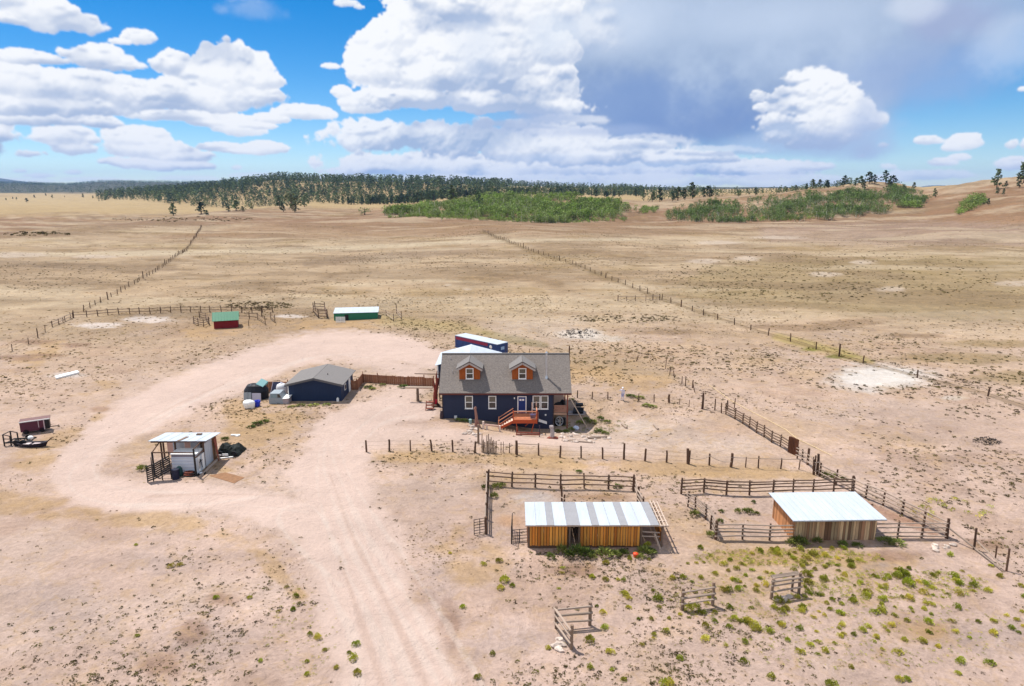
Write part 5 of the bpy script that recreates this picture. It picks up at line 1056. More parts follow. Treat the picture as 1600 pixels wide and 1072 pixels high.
    for j in range(ny):
        for i in range(nx):
            u, v = i / (nx - 1), j / (ny - 1); e = min(u, 1 - u, v, 1 - v) * 5; zz = 1.15 * min(1, e) * (0.85 + 0.25 * math.sin(5 * u + 3 * v)) + q.uniform(-0.06, 0.06)
            h.v.append((-1.25 + 2.4 * u + q.uniform(-0.06, 0.06), -0.3 + 2.2 * v, max(zz, 0.02)))
    for j in range(ny - 1):
        for i in range(nx - 1): h.f.append((j * nx + i, j * nx + i + 1, (j + 1) * nx + i + 1, (j + 1) * nx + i))
    h.build('tarp', m_cloth, g)
    MB().bar((-1.3, -0.45, 0.25), (-0.5, -0.5, 0.25), 0.06, 0.12).bar((-0.4, -0.5, 0.3), (0.2, -0.55, 0.34), 0.06, 0.22).bar((-0.5, -0.8, 0.06), (0.7, -0.5, 0.1), 0.2, 0.05).build('board', m_white, g)
    for k in range(2): MB().cyl((-0.7 + 1.4 * k, -0.38, 0.3), (-0.7 + 1.4 * k, -0.2, 0.3), 0.3, n=12).build('wheel', m_dark, g)
    MB().bar((-1.35, 0.1, 0.0), (-1.35, 0.1, 0.95), 0.08).bar((-1.5, 0.1, 0.85), (-1.1, 0.1, 0.9), 0.2, 0.06).build('stand', m_greyp, g)
    b = G(368, 681); tag(MB().box(-0.5, 0.5, -0.12, 0.12, 0, 0.16).box(0.1, 0.4, -0.3, -0.13, 0, 0.1).build('white_plank', m_white, None), 'short white plank lying in the grass above the tarp heap', 'plank').location = b
pole_shelter()

# ------------------------------------------------------------------ junk by the blue shed
def junk():
    def at(px, py): return G(px, py)
    b = at(397, 626); g = thing('black_tub', 'large pile of dark tub with grey panels and teal lid left of the blue shed', 'tub', b)
    c = MB(); n = 18
    for (z, r) in ((0.0, 1.55), (1.1, 1.6), (1.75, 1.15), (1.9, 0.6)):
        for k in range(n): a = 6.2832 * k / n; c.v.append((-0.1 + r * 1.0 * math.cos(a), 1.3 + r * 0.75 * math.sin(a), z + 0.05 * math.sin(3 * a)))
    for lv in range(3):
        for k in range(n): c.f.append((lv * n + k, lv * n + (k + 1) % n, (lv + 1) * n + (k + 1) % n, (lv + 1) * n + k))
    c.f.append(tuple(3 * n + k for k in range(n))); c.build('body', mat('black_cover', (18, 20, 30), 0.6, 0.2), g)
    MB().slab([(0.05, 0.9, 2.0), (1.0, 0.75, 1.65), (1.35, 1.8, 2.1), (0.45, 2.0, 2.45)], 0.4).build('teal_lid', m_teal, g)
    MB().slab([(-0.25, -0.05, 0.05), (0.95, -0.15, 0.05), (0.95, -0.02, 1.0), (-0.25, 0.08, 1.0)], 0.06).build('grey_panel', m_greyp, g)
    MB().slab([(-1.3, -0.1, 0.0), (-0.75, -0.15, 0.0), (-0.75, 0.0, 1.15), (-1.3, 0.05, 1.05)], 0.06).slab([(-0.7, -0.16, 0.1), (-0.3, -0.16, 0.1), (-0.3, 0.0, 1.1), (-0.7, 0.0, 1.1)], 0.06).build('grey_panel', m_capg, g)
    MB().cyl((-1.6, 0.6, 0.0), (-1.3, 0.9, 1.3), 0.03).cyl((-1.3, 0.9, 1.3), (-0.6, 1.0, 1.9), 0.03).build('hoop', m_steel, g)
    b = at(388, 639); tag(MB().lump((0, 0.3, 0.5), 0.68, 0.55, 0.62, 3, 14, 9, 0.12).build('white_bag', m_bag, None, smooth=True), 'bulging white bag in front of the grey panels', 'bag').location = b
    b = at(400.5, 636); tag(MB().lump((0, 0.3, 0.38), 0.48, 0.45, 0.48, 6, 12, 8, 0.22).build('blue_bundle', m_bluetarp, None), 'bright blue tarp bundle beside the white bag', 'bundle').location = b
    b = at(437, 631); g = thing('truck_cap', 'grey pickup truck cap with windows lying by the blue shed corner', 'truck cap', b)
    MB().box(-1.35, 0.45, 0, 1.9, 0.0, 0.75).prism([(-1.3, 0.75), (0.35, 0.75), (0.05, 1.35), (-1.2, 1.35)], 'y', 0.05, 1.85).build('shell', m_capg, g)
    MB().slab([(-1.1, 0.02, 0.80), (-0.35, 0.02, 0.80), (-0.35, 0.02, 1.25), (-1.05, 0.02, 1.25)], 0.02).build('side_window', mat('hazy_glass', (128, 150, 158), 0.2, 0.2, spec=0.6), g); MB().slab([(-0.22, 0.02, 0.82), (0.2, 0.02, 0.82), (0.02, 0.02, 1.25), (-0.22, 0.02, 1.25)], 0.02).build('side_window', m_glass, g)
    MB().box(0.455, 1.15, 0.0, 1.5, 0.0, 0.68).build('bin', mat('pinkish_grey_bin', (172, 158, 160), 0.7, 0.1), g); MB().slab([(0.4, -0.1, 0.70), (1.25, -0.1, 0.78), (1.3, 1.4, 0.9), (0.45, 1.4, 0.82)], 0.05).build('bin_lid', m_white, g)
    b = at(441, 616); g = thing('water_tank', 'white domed water tank behind the grey truck cap', 'tank', b)
    c = MB(); n = 16
    for (z, r) in ((0.0, 0.72), (1.05, 0.72), (1.35, 0.6), (1.5, 0.3), (1.56, 0.12)):
        for k in range(n): a = 6.2832 * k / n; c.v.append((r * math.cos(a), r * math.sin(a), z))
    for lv in range(4):
        for k in range(n): c.f.append((lv * n + k, lv * n + (k + 1) % n, (lv + 1) * n + (k + 1) % n, (lv + 1) * n + k))
    c.f.append(tuple(4 * n + k for k in range(n))); c.build('tank_body', mat('white_tank', (226, 224, 226), 0.5, 0.06), g, smooth=True); MB().cyl((0, 0, 1.55), (0, 0, 1.63), 0.16, n=12).build('lid', m_greyp, g)
    b = at(429, 615); g = thing('folded_frame', 'dark folded frame leaning between black tub and water tank', 'frame', b)
    MB().slab([(-0.5, 0, 0.0), (0.5, 0, 0.0), (0.75, 0.5, 1.5), (-0.2, 0.5, 1.5)], 0.08).build('panel', mat('slate_panel', (70, 74, 98), 0.6, 0.2), g); MB().bar((0.55, 0, 0.0), (0.8, 0.5, 1.55), 0.05).bar((-0.55, 0, 0.0), (-0.25, 0.5, 1.55), 0.05).build('edge', m_greyp, g)
    # T-shaped hitching beam
    b = at(653, 627); g = thing('hitching_beam', 'T-shaped grey timber beam on one thick post left of the house', 'beam', b)
    MB().cyl((0, 0, -0.2), (0, 0, 1.75), 0.2, 0.16, 10).build('post', m_log, g); MB().cyl((-1.55, 0, 1.85), (1.95, 0, 1.83), 0.15, 0.14, 10).build('beam', mat('pale_beam', (206, 184, 164), 0.9, 0.15), g)
    b = at(680.5, 634); g = thing('dead_trunk', 'forked reddish dead tree trunk standing at the left end of the house', 'tree trunk', b)
    t = MB(); P = [(0, 0, -0.2), (0.0, 0, 0.8), (0.05, 0, 1.7), (0.22, 0, 2.7), (0.42, 0.1, 3.6)]; R_ = [0.36, 0.3, 0.27, 0.22, 0.13]
    for k in range(4): t.cyl(P[k], P[k + 1], R_[k], R_[k + 1], 9)
    t.cyl((0.05, 0, 1.7), (-0.12, 0.05, 2.8), 0.18, 0.12, 8).cyl((-0.12, 0.05, 2.8), (-0.2, 0.1, 3.5), 0.12, 0.05, 8).cyl((0.22, 0, 2.7), (0.2, 0.1, 4.0), 0.14, 0.09, 8).cyl((0.2, 0.1, 4.0), (0.32, 0.1, 4.6), 0.09, 0.03, 7)
    t.build('trunk', mat('red_dead_wood', (132, 62, 50), 0.9, 0.3, 2.5, 0.4, stretch=(5, 5, 0.8)), g)
    MB().lump((0.05, -0.1, 0.0), 0.75, 0.6, 0.32, 5, amp=0.2).build('root_flare', m_post, g); MB().slab([(-0.05, -0.33, 0.35), (0.2, -0.33, 0.35), (0.3, -0.31, 0.95), (0.05, -0.31, 1.0)], 0.04).build('red_board', mat('bright_red', (190, 30, 56), 0.6, 0.1), g)
    b = at(671, 641); g = thing('wood_steps', 'small wooden step stool at the foot of the reddish trunk', 'steps', b)
    for k in range(3): MB().box(-0.42, 0.42, -0.15 + 0.3 * k, 0.18 + 0.3 * k, 0.2 + 0.32 * k, 0.27 + 0.32 * k).build('tread', m_rust, g)
    for s_ in (-0.46, 0.46): MB().bar((s_, -0.15, 0), (s_, 0.75, 1.0), 0.06, 0.16).box(s_ - 0.03, s_ + 0.03, 0.68, 0.76, 0, 0.95).build('side', m_rust, g)
    p = at(683, 634); g = thing('hoist_pole', 'thin horizontal dark pole reaching left from the garage corner', 'pole', p); MB().cyl((0.15, 2.0, 3.62), (-3.05, 2.0, 3.68), 0.06, 0.05, 6).cyl((0.15, 2.0, -0.2), (0.15, 2.0, 3.9), 0.07, 0.06, 6).build('pole', m_post, g)
    b = at(690, 654); tag(MB().cyl((0, 0, 0), (0, 0, 0.55), 0.22, 0.2, 12).cyl((0, 0, 0.55), (0, 0, 0.95), 0.2, 0.12, 12).build('urn', mat('dark_urn', (70, 56, 60), 0.7, 0.2), None), 'dark urn standing at the left front corner of the house', 'urn').location = b
    b = at(712, 654); tag(MB().cyl((0, 0, 0), (0, 0, 0.36), 0.15, 0.19, 12).build('bucket', m_bag, None), 'white bucket in front of the navy wall by the left window', 'bucket').location = b
    b = at(735, 662); tag(MB().cyl((0, 0, 0), (0, 0, 0.25), 0.14, 0.17, 10).lump((0, 0, 0.4), 0.16, 0.16, 0.22, 3).build('planter', mat('pale_teal_pot', (150, 180, 178), 0.7, 0.2), None), 'small pale planter pot on the ground below the left windows', 'planter').location = b
    # yard woodwork in front of the house
    b = at(744, 666); g = thing('log_post', 'tall crooked red-grey log post in front of the navy wall', 'post', b)
    MB().cyl((0, 0, -0.2), (0.05, 0, 1.1), 0.2, 0.17, 9).cyl((0.05, 0, 1.1), (-0.08, 0, 2.1), 0.17, 0.13, 9).lump((-0.08, 0, 2.2), 0.17, 0.17, 0.2, 2).cyl((0.05, 0, 1.0), (0.5, -0.2, -0.1), 0.09, 0.09, 7).build('log', mat('red_grey_log', (150, 110, 98), 0.9, 0.25, 3, 0.4), g)
    b = at(747.5, 693); g = thing('log_post', 'thin grey log post near the picket panel', 'post', b); MB().cyl((0, 0, -0.2), (0, 0.1, 2.1), 0.13, 0.10, 8).build('log', m_log, g)
    b = at(768, 672); g = thing('log_rail', 'low pale log rail with white end posts before the house', 'rail', b)
    MB().cyl((-0.9, 0.15, 0.62), (0.85, -0.15, 0.55), 0.11, 0.1, 8).build('rail', mat('pink_log', (200, 164, 148), 0.9, 0.18), g)
    for (x, h) in ((-0.95, 1.0), (0.95, 0.6), (-0.55, 0.6)): MB().cyl((x, 0.15 - 0.15 * (x + 0.95), -0.1), (x, 0.15 - 0.15 * (x + 0.95), h), 0.13, 0.12, 8).build('post', mat('pale_end_post', (222, 200, 186), 0.9, 0.12), g)
    b = at(806, 680); g = thing('low_rail', 'low red-brown rail on the ground before the orange deck', 'rail', b)
    MB().bar((0, 0, 0.35), (2.75, -0.1, 0.3), 0.1, 0.1).bar((0, 0, 0.12), (2.75, -0.1, 0.08), 0.14, 0.12).build('rail', m_rust, g)
    for x in (0.1, 2.7): MB().box(x - 0.05, x + 0.05, -0.1, 0.0, -0.2, 1.2 if x > 1 else 0.9).build('post', m_rust if x < 1 else mat('slate_post', (74, 62, 76), 0.8, 0.1), g)
    b = at(862.5, 685); g = thing('carved_stump', 'pale grey carved stump figure on a dark base before the house corner', 'stump', b)
    MB().cyl((0, 0, 0.1), (0.05, 0, 0.7), 0.26, 0.24, 10).cyl((0.05, 0, 0.7), (-0.05, 0, 1.2), 0.24, 0.18, 10).lump((-0.08, 0, 1.35), 0.22, 0.2, 0.24, 3).build('stump', mat('pale_grey_wood', (168, 158, 156), 0.9, 0.2, 4, 0.4), g); MB().lump((0.1, -0.05, 0.05), 0.6, 0.42, 0.2, 7, amp=0.2).build('base', m_rust, g)
    p = Vector((6.95, 78.3, 2.5)); q_ = at(916, 666); g = thing('leaning_pole', 'long pale pole leaning from the porch roof corner to the ground', 'pole', q_); MB().cyl((0, 0, 0), p - q_, 0.07, 0.055, 7).build('pole', mat('pale_pole', (196, 178, 160), 0.9, 0.15), g)
    b = at(901, 650); g = thing('lumber_stack', 'stack of grey lumber with a dark box beside the porch', 'lumber', b)
    for k in range(6): MB().box(-1.1 + 0.1 * (k % 3), 1.0 + 0.12 * (k % 2), 0.3 * (k % 3), 0.3 * (k % 3) + 0.26, 0.12 + 0.16 * (k // 3), 0.26 + 0.16 * (k // 3)).build('plank', mat('grey_lumber', (176, 168, 170), 0.9, 0.2, rnd=0.2), g)
    MB().slab([(-0.5, -0.2, 0.6), (0.8, -0.2, 0.6), (1.0, 1.0, 0.8), (-0.3, 1.0, 0.8)], 0.25).build('dark_box', m_dark, g); MB().slab([(0.0, 0.9, 1.25), (0.9, 0.9, 1.25), (0.9, 1.4, 1.3), (0.0, 1.4, 1.3)], 0.3).build('box_lid', m_black, g)
    b = at(873, 667); g = thing('spool', 'round cable wheel and dark barrels stored beneath the porch', 'spool', b)
    c = MB(); pr = None
    for j in range(21):
        a = 6.2832 * j / 20; p = Vector((0.05 + 0.45 * math.cos(a), -0.05, 0.75 + 0.55 * math.sin(a)))
        if pr is not None: c.cyl(pr, p, 0.05, n=6, cap=False)
        pr = p
    for j in range(4): a = 3.1416 * j / 4; c.cyl((0.05 + 0.45 * math.cos(a), -0.05, 0.75 + 0.55 * math.sin(a)), (0.05 - 0.45 * math.cos(a), -0.05, 0.75 - 0.55 * math.sin(a)), 0.03, n=5)
    c.build('wheel', m_steel, g); MB().cyl((-0.2, 0.5, 0), (-0.2, 0.5, 0.9), 0.32, n=12).cyl((0.6, 0.5, 0), (0.6, 0.5, 0.95), 0.3, n=12).build('barrel', m_dark, g)
    b = at(900, 672); tag(MB().lump((0, 0, 0.25), 0.35, 0.3, 0.3, 9, amp=0.25).build('blue_white_bundle', mat('pale_blue_plastic', (196, 206, 226), 0.6, 0.15), None), 'pale blue plastic bundle in the weeds right of the porch', 'bundle').location = b
    b = at(993, 870); tag(MB().cyl((0, 0, 0), (0, 0, 0.28), 0.16, 0.2, 12).lump((0, 0, 0.26), 0.19, 0.19, 0.1, 2, amp=0.1).build('feed_tub', mat('orange_plastic', (232, 84, 50), 0.5, 0.06), None), 'orange tub in the weeds before the striped shelter', 'tub').location = b
    # white sheet on the ground, far left
    d = [G(86, 590), G(88, 593), G(124, 583.5), G(121, 581)]; cz = d[0]
    tag(MB().slab([(p - cz) + Vector((0, 0, 0.25)) for p in d], 0.22).build('white_sheet', m_bag, None), 'long white panel lying on the dirt below the back corral', 'panel').location = cz
    # timbers lying right of the house
    for (A, B_, r, lab) in (((878, 688.5), (926, 692.5), 0.10, 'thin pale log edging the path below the porch'), ((918, 686), (948, 684), 0.16, 'thick pale log lying right of the porch weeds'), ((1022, 665), (1028, 672), 0.14, 'short bleached log right of the pale dirt patch'), ((972, 664), (979, 670), 0.15, 'short pale log in the pale dirt patch')):
        p, q_ = G(*A), G(*B_); g = thing('fallen_log', lab, 'log', p); put_rail(g, p + Vector((0, 0, r * 0.7)), q_ + Vector((0, 0, r * 0.7)), r, 'rail', 'log')
    p, q_ = G(1108, 606), G(1300, 712)
    g = thing('dirt_pipe', 'thin pale hose line running beyond the slanting rail fence', 'hose', p); c = MB(); pr = None
    for k, (a, b) in enumerate([(1108, 602), (1118, 609), (1140, 625), (1165, 639), (1200, 657), (1228, 672), (1245, 686), (1270, 698), (1300, 713)]):
        w = G(a, b) - p + Vector((0, 0, 0.05))
        if pr is not None: c.cyl(pr, w, 0.04, n=5)
        pr = w
    c.build('hose', mat('pale_hose', (214, 190, 150), 0.8, 0.1), g)
junk()

# ------------------------------------------------------------------ trailer and frame at the left edge
def left_edge():
    b = G(33, 680); g = thing('box_trailer', 'small maroon box trailer with a white top edge at the left edge', 'trailer', b, math.radians(30))
    MB().box(0, 2.25, 0, 1.3, 0.3, 1.42).build('body', m_maroon, g); MB().box(-0.03, 2.83, -0.002, 1.33, 1.423, 1.50).build('top', mat('weathered_brown_top', (120, 92, 90), 0.8, 0.2), g); MB().box(-0.03, 2.83, -0.06, -0.004, 1.425, 1.53).build('top_edge', m_white, g); MB().box(2.255, 2.75, 0.05, 1.25, 0.3, 1.42).build('dark_end', m_black, g)
    MB().box(2.2, 2.30, -0.03, -0.003, 0.3, 1.42).box(1.7, 1.76, -0.03, -0.003, 0.6, 1.38).build('edge_trim', mat('pale_trim', (198, 176, 180), 0.6, 0.1), g)
    for x in (0.5, 2.0):
        for y in (0.0, 1.15): MB().cyl((x, y, 0.28), (x, y + 0.15, 0.28), 0.28, n=12).build('wheel', m_dark, g)
    MB().bar((2.75, 0.6, 0.35), (3.6, 0.8, 0.25), 0.08).build('tongue', m_black, g)
    b = G(8, 697); g = thing('trailer_frame', 'rusty black trailer frame and hoops on the ground at the left edge', 'trailer', b)
    MB().bar((0, 0, 0.35), (2.6, 0.5, 0.4), 0.1, 0.15).bar((0.1, 1.2, 0.35), (2.4, 1.5, 0.4), 0.1, 0.15).build('rail', m_black, g)
    for k in range(6): MB().bar((0.2 + 0.45 * k, 0.05 + 0.08 * k, 0.38), (0.2 + 0.42 * k, 1.25 + 0.05 * k, 0.38), 0.07, 0.08).build('cross_member', m_black, g)
    for (x, y, h) in ((-0.05, 0, 1.3), (0.6, 0.1, 1.1), (-0.05, 1.1, 1.3), (0.6, 1.2, 1.1)): MB().box(x - 0.05, x + 0.05, y - 0.05, y + 0.05, 0, h).build('stake', m_black, g)
    MB().bar((-0.05, 0, 1.28), (0.6, 0.1, 1.08), 0.07).bar((-0.05, 0, 0.8), (0.6, 0.1, 0.75), 0.07).bar((-0.05, 1.1, 1.28), (0.6, 1.2, 1.08), 0.07).bar((-0.05, 0, 1.28), (-0.05, 1.1, 1.28), 0.07).build('stake_rail', m_black, g)
    for (x, y) in ((1.3, -0.1), (1.9, 0.0), (1.4, 1.6)): MB().cyl((x, y, 0.33), (x, y + 0.2, 0.33), 0.33, n=14).build('wheel', m_dark, g)
    MB().lump((2.2, 0.9, 0.62), 0.28, 0.28, 0.22, 3, amp=0.05).build('white_tank', m_white, g)
    b = G(24, 700.5); g = thing('boat_hull', 'shallow dark sled-like hull lying beside the trailer frame', 'hull', b)
    h = MB(); n = 16
    for (z, s_) in ((0.05, 0.8), (0.42, 1.0), (0.40, 0.86), (0.2, 0.7)):
        for k in range(n): a = 6.2832 * k / n; h.v.append((1.5 + 1.75 * s_ * math.cos(a), 0.55 + 0.5 * s_ * math.sin(a), z + 0.25 * max(0, math.cos(a)) ** 3 * (1 if z > 0.1 else 0)))
    for lv in range(3):
        for k in range(n): h.f.append((lv * n + k, lv * n + (k + 1) % n, (lv + 1) * n + (k + 1) % n, (lv + 1) * n + k))
    h.f.append(tuple(3 * n + k for k in range(n))); h.f.append(tuple(reversed(range(n)))); h.build('shell', mat('black_hull', (30, 26, 40), 0.5, 0.2), g)
    MB().box(0.5, 1.2, 0.2, 0.9, 0.22, 0.3).box(1.5, 2.4, 0.2, 0.9, 0.22, 0.3).build('seat', mat('pale_seat', (206, 190, 188), 0.8, 0.1), g); MB().bar((2.9, 0.55, 0.4), (3.6, 0.7, 0.95), 0.16, 0.12).build('prow', m_post, g)
left_edge()

# ------------------------------------------------------------------ person in pale clothes right of the house
def person():
    b = G(972.5, 625.5); g = thing('person', 'person in pale clothes and cap standing right of the house, one hand raised', 'person', b, math.radians(-25))
    V = [(0, 0, 0.92), (0, 0, 1.12), (0, 0, 1.32), (0, 0, 1.46), (0, -0.02, 1.56), (0, -0.02, 1.68),
         (0.10, 0, 0.86), (0.11, -0.02, 0.48), (0.12, 0.02, 0.09), (0.13, -0.12, 0.03), (-0.10, 0, 0.86), (-0.13, -0.05, 0.48), (-0.14, 0.03, 0.09), (-0.15, -0.11, 0.03),
         (0.19, 0, 1.40), (0.26, 0.03, 1.12), (0.24, -0.10, 0.90), (0.24, -0.14, 0.80), (-0.19, 0, 1.40), (-0.40, -0.08, 1.28), (-0.30, -0.16, 1.50), (-0.22, -0.16, 1.58)]
    E = [(0, 1), (1, 2), (2, 3), (3, 4), (4, 5), (0, 6), (6, 7), (7, 8), (8, 9), (0, 10), (10, 11), (11, 12), (12, 13), (2, 14), (14, 15), (15, 16), (16, 17), (2, 18), (18, 19), (19, 20), (20, 21)]
    R_ = [0.15, 0.145, 0.16, 0.065, 0.10, 0.085, 0.10, 0.075, 0.055, 0.05, 0.10, 0.075, 0.055, 0.05, 0.075, 0.055, 0.045, 0.04, 0.075, 0.055, 0.045, 0.04]
    me = bpy.data.meshes.new('body'); me.from_pydata(V, E, []); m = mat('pale_clothing', (226, 220, 232), 0.9, 0.08); me.materials.append(m)
    o = bpy.data.objects.new('body', me); COL.objects.link(o); o.parent = g; o.modifiers.new('skin', 'SKIN')
    for k, s_ in enumerate(me.skin_vertices[0].data): s_.radius = (R_[k], R_[k] * (0.75 if k in (0, 1, 2) else 1)); s_.use_root = (k == 0)
    ss = o.modifiers.new('smooth', 'SUBSURF'); ss.levels = 2; ss.render_levels = 2
    MB().lump((0, -0.03, 1.66), 0.095, 0.11, 0.13, 2, 12, 8, 0.02).build('head', mat('skin', (206, 158, 134), 0.7, 0.05), g, smooth=True)
    MB().lump((0, -0.01, 1.75), 0.115, 0.125, 0.085, 2, 12, 6, 0.02).slab([(-0.08, -0.24, 1.71), (0.08, -0.24, 1.71), (0.09, -0.1, 1.74), (-0.09, -0.1, 1.74)], 0.015).build('cap', mat('white_cap', (240, 240, 244), 0.8, 0.04), g)
    MB().lump((0.035, -0.138, 1.67), 0.012, 0.01, 0.01, 1, 6, 4, 0).lump((-0.035, -0.138, 1.67), 0.012, 0.01, 0.01, 1, 6, 4, 0).build('eyes', m_dark, g)
    hd = MB()
    for (cx_, cy_, cz_, dz_) in ((0.24, -0.15, 0.76, -1), (-0.20, -0.16, 1.60, 0.6)):
        hd.lump((cx_, cy_, cz_), 0.04, 0.025, 0.05, 1, 8, 5, 0.02)
        for k in range(4): hd.cyl((cx_ - 0.03 + 0.02 * k, cy_, cz_ + 0.03 * dz_), (cx_ - 0.03 + 0.02 * k, cy_ - 0.02, cz_ + (0.10 + 0.01 * (k % 3)) * dz_), 0.009, 0.008, 6)
        hd.cyl((cx_ + 0.03, cy_, cz_), (cx_ + 0.055, cy_ - 0.03, cz_ + 0.05 * dz_), 0.010, 0.008, 6)
    hd.build('hands', MATS['skin'], g)
    MB().lump((0.13, -0.06, 0.04), 0.05, 0.13, 0.05, 1, 10, 6, 0.02).lump((-0.15, -0.05, 0.04), 0.05, 0.13, 0.05, 1, 10, 6, 0.02).build('shoes', m_post, g)
    MB().prism([(-0.17, 0.50), (0.16, 0.50), (0.17, 0.95), (-0.17, 0.95)], 'y', -0.10, 0.10).build('shorts', mat('pale_blue_shorts', (176, 178, 212), 0.9, 0.08), g)
person()
# ------------------------------------------------------------------ vegetation
def tri_cluster(q, centres, size, n, flat=0.6):
    V = []; F = []
    for (c, s) in centres:
        for _ in range(n):
            d = q.normal(size=3); d /= np.linalg.norm(d); p = np.array(c) + d * s * q.uniform(0.2, 1.0) * np.array([1, 1, flat])
            a = q.normal(size=3); a[2] *= 0.6; a /= np.linalg.norm(a); b = np.cross(a, q.normal(size=3)); b /= np.linalg.norm(b) + 1e-6
            w = size * q.uniform(0.6, 1.3); k = len(V)
            V += [p - a * w * 0.5, p + a * w * 0.5 + b * w * 0.15, p + b * w * 0.75]; F.append((k, k + 1, k + 2))
    return V, F
def pine_base(seed, ncl, ntri, slim=0.20, bare=0.18, lop=0.0):
    q = np.random.default_rng(seed); cs = []
    for i in range(ncl):
        t = bare + (1 - bare) * (i + q.random()) / ncl; R = slim * 1.55 * (1.06 - t) ** 0.6 * (1.0 if t > 0.3 else 0.8) * q.uniform(0.6, 1.15); a = q.uniform(0, 6.28); r = R * q.uniform(0.35, 1.0)
        cs.append(((r * math.cos(a) + lop * t * 0.1, r * math.sin(a), t * 0.97), 0.06 + 0.06 * (1 - t)))
    V, F = tri_cluster(q, cs, 0.11, ntri, 0.55); return np.array(V, np.float32), np.array(F, np.int32)
def round_base(seed, ncl, ntri, rx=0.3, z0=0.3, z1=1.0, size=0.11):
    q = np.random.default_rng(seed); cs = []
    for i in range(ncl):
        d = q.normal(size=3); d /= np.linalg.norm(d); u = q.random() ** 0.4; c = (z0 + z1) / 2
        cs.append(((d[0] * rx * u, d[1] * rx * u, c + d[2] * (z1 - z0) * 0.5 * u), 0.10))
    V, F = tri_cluster(q, cs, size, ntri, 0.9); return np.array(V, np.float32), np.array(F, np.int32)
def bush_base(seed, n, size=0.22):
    q = np.random.default_rng(seed); V = []; F = []
    for _ in range(n):
        a = q.uniform(0, 6.28); r = q.random() ** 0.6; d = np.array([math.cos(a), math.sin(a), 0]); h = math.sqrt(max(0, 1 - r * r * 0.85))
        p = d * r * 0.5 * q.uniform(0.6, 1) + np.array([0, 0, h * 0.62 * q.uniform(0.35, 1)]); o = d * 0.25 * r + np.array([0, 0, 0.26 * q.uniform(0.5, 1.1)])
        s = np.cross(o, q.normal(size=3)); s /= np.linalg.norm(s) + 1e-6; w = size * q.uniform(0.3, 0.6); k = len(V)
        V += [p - s * w * 0.5, p + s * w * 0.5, p + o * 1.0 + s * w * q.uniform(-0.3, 0.3)]; F.append((k, k + 1, k + 2))
    return np.array(V, np.float32), np.array(F, np.int32)
def dome_base(seed, n, ws=1.0):
    q = np.random.default_rng(seed); V = []; F = []; lob = [(q.uniform(-0.22, 0.22), q.uniform(-0.22, 0.22), q.uniform(0.24, 0.36)) for _ in range(5)]
    for _ in range(n):
        (cx_, cy_, R) = lob[q.integers(0, 5)]; d = q.normal(size=3); d[2] = abs(d[2]); d /= np.linalg.norm(d); rr_ = R * q.uniform(0.75, 1.08)
        p = np.array([cx_, cy_, 0.05]) + d * rr_ * np.array([1, 1, 1.75]); s = np.cross(d, q.normal(size=3)); s /= np.linalg.norm(s) + 1e-6; o = d * 0.5 + np.array([0, 0, 0.5]); w = q.uniform(0.05, 0.10) * ws; k = len(V)
        V += [p - s * w, p + s * w, p + o * q.uniform(0.08, 0.17) * ws]; F.append((k, k + 1, k + 2))
    return np.array(V, np.float32), np.array(F, np.int32)
def tuft_base(seed, n):
    q = np.random.default_rng(seed); V = []; F = []
    for _ in range(n):
        a = q.uniform(0, 6.28); d = np.array([math.cos(a), math.sin(a), 0]); p = d * q.uniform(0, 0.32); t = p + d * q.uniform(0.05, 0.30) + np.array([0, 0, q.uniform(0.35, 1.0)])
        s = np.array([-d[1], d[0], 0]) * q.uniform(0.10, 0.2); k = len(V); V += [p - s, p + s, t]; F.append((k, k + 1, k + 2))
    return np.array(V, np.float32), np.array(F, np.int32)
m_pine = mat('pine_needles', (64, 84, 62), 0.9, 0.25, 0.5, rnd=0.42, tint=(104, 116, 74), spec=0.1)
m_bark = mat('pine_bark', (96, 72, 60), 0.95, 0.2)
m_asp = mat('bright_aspen_leaves', (122, 150, 54), 0.8, 0.22, 0.3, rnd=0.38, tint=(136, 146, 92), spec=0.15)
m_asp2 = mat('grey_aspen_leaves', (122, 134, 84), 0.85, 0.22, 0.3, rnd=0.38, tint=(98, 124, 56), spec=0.15)
m_aspb = mat('pale_aspen_bark', (206, 200, 186), 0.8, 0.1)
m_shrub = mat('green_shrub', (146, 158, 50), 0.9, 0.2, 3.0, rnd=0.4, tint=(196, 182, 86), spec=0.1)
m_weed = mat('dark_green_weeds', (92, 108, 50), 0.9, 0.25, 3.0, rnd=0.3, tint=(136, 138, 74), spec=0.1)
m_tuft = mat('dry_grass_tufts', (112, 88, 62), 0.95, 0.2, 2.0, rnd=0.35, tint=(150, 138, 88), spec=0.05)
m_fgrass = mat('field_bunch_grass', (150, 122, 86), 0.95, 0.2, 2.0, rnd=0.4, tint=(132, 120, 74), spec=0.05)
m_sage = mat('dark_sage', (78, 64, 44), 0.95, 0.2, 2.0, rnd=0.45, tint=(104, 98, 56), spec=0.05)
def trunk_mesh(m, r=0.02, h=0.8):
    b = MB(); b.cyl((0, 0, -0.03), (0.01, 0, h * 0.5), r, r * 0.75, 6).cyl((0.01, 0, h * 0.5), (0, 0.005, h), r * 0.75, r * 0.25, 6)
    for k in range(4): a = k * 1.7; b.cyl((0, 0, h * (0.4 + 0.13 * k)), (0.11 * math.cos(a), 0.11 * math.sin(a), h * (0.5 + 0.13 * k)), r * 0.35, r * 0.15, 4)
    me = b.mesh('trunk'); me.materials.append(m); return me
def crown_mesh(base, m):
    me = arr_mesh('crown', *base); me.materials.append(m); return me
PINE_B = [pine_base(k, 30, 8, 0.17 + 0.03 * (k % 3), 0.14 + 0.05 * (k % 2), lop=(k % 3 - 1)) for k in range(6)]
PINES = [crown_mesh(b, m_pine) for b in PINE_B]; PTR = trunk_mesh(m_bark, 0.022, 0.9)
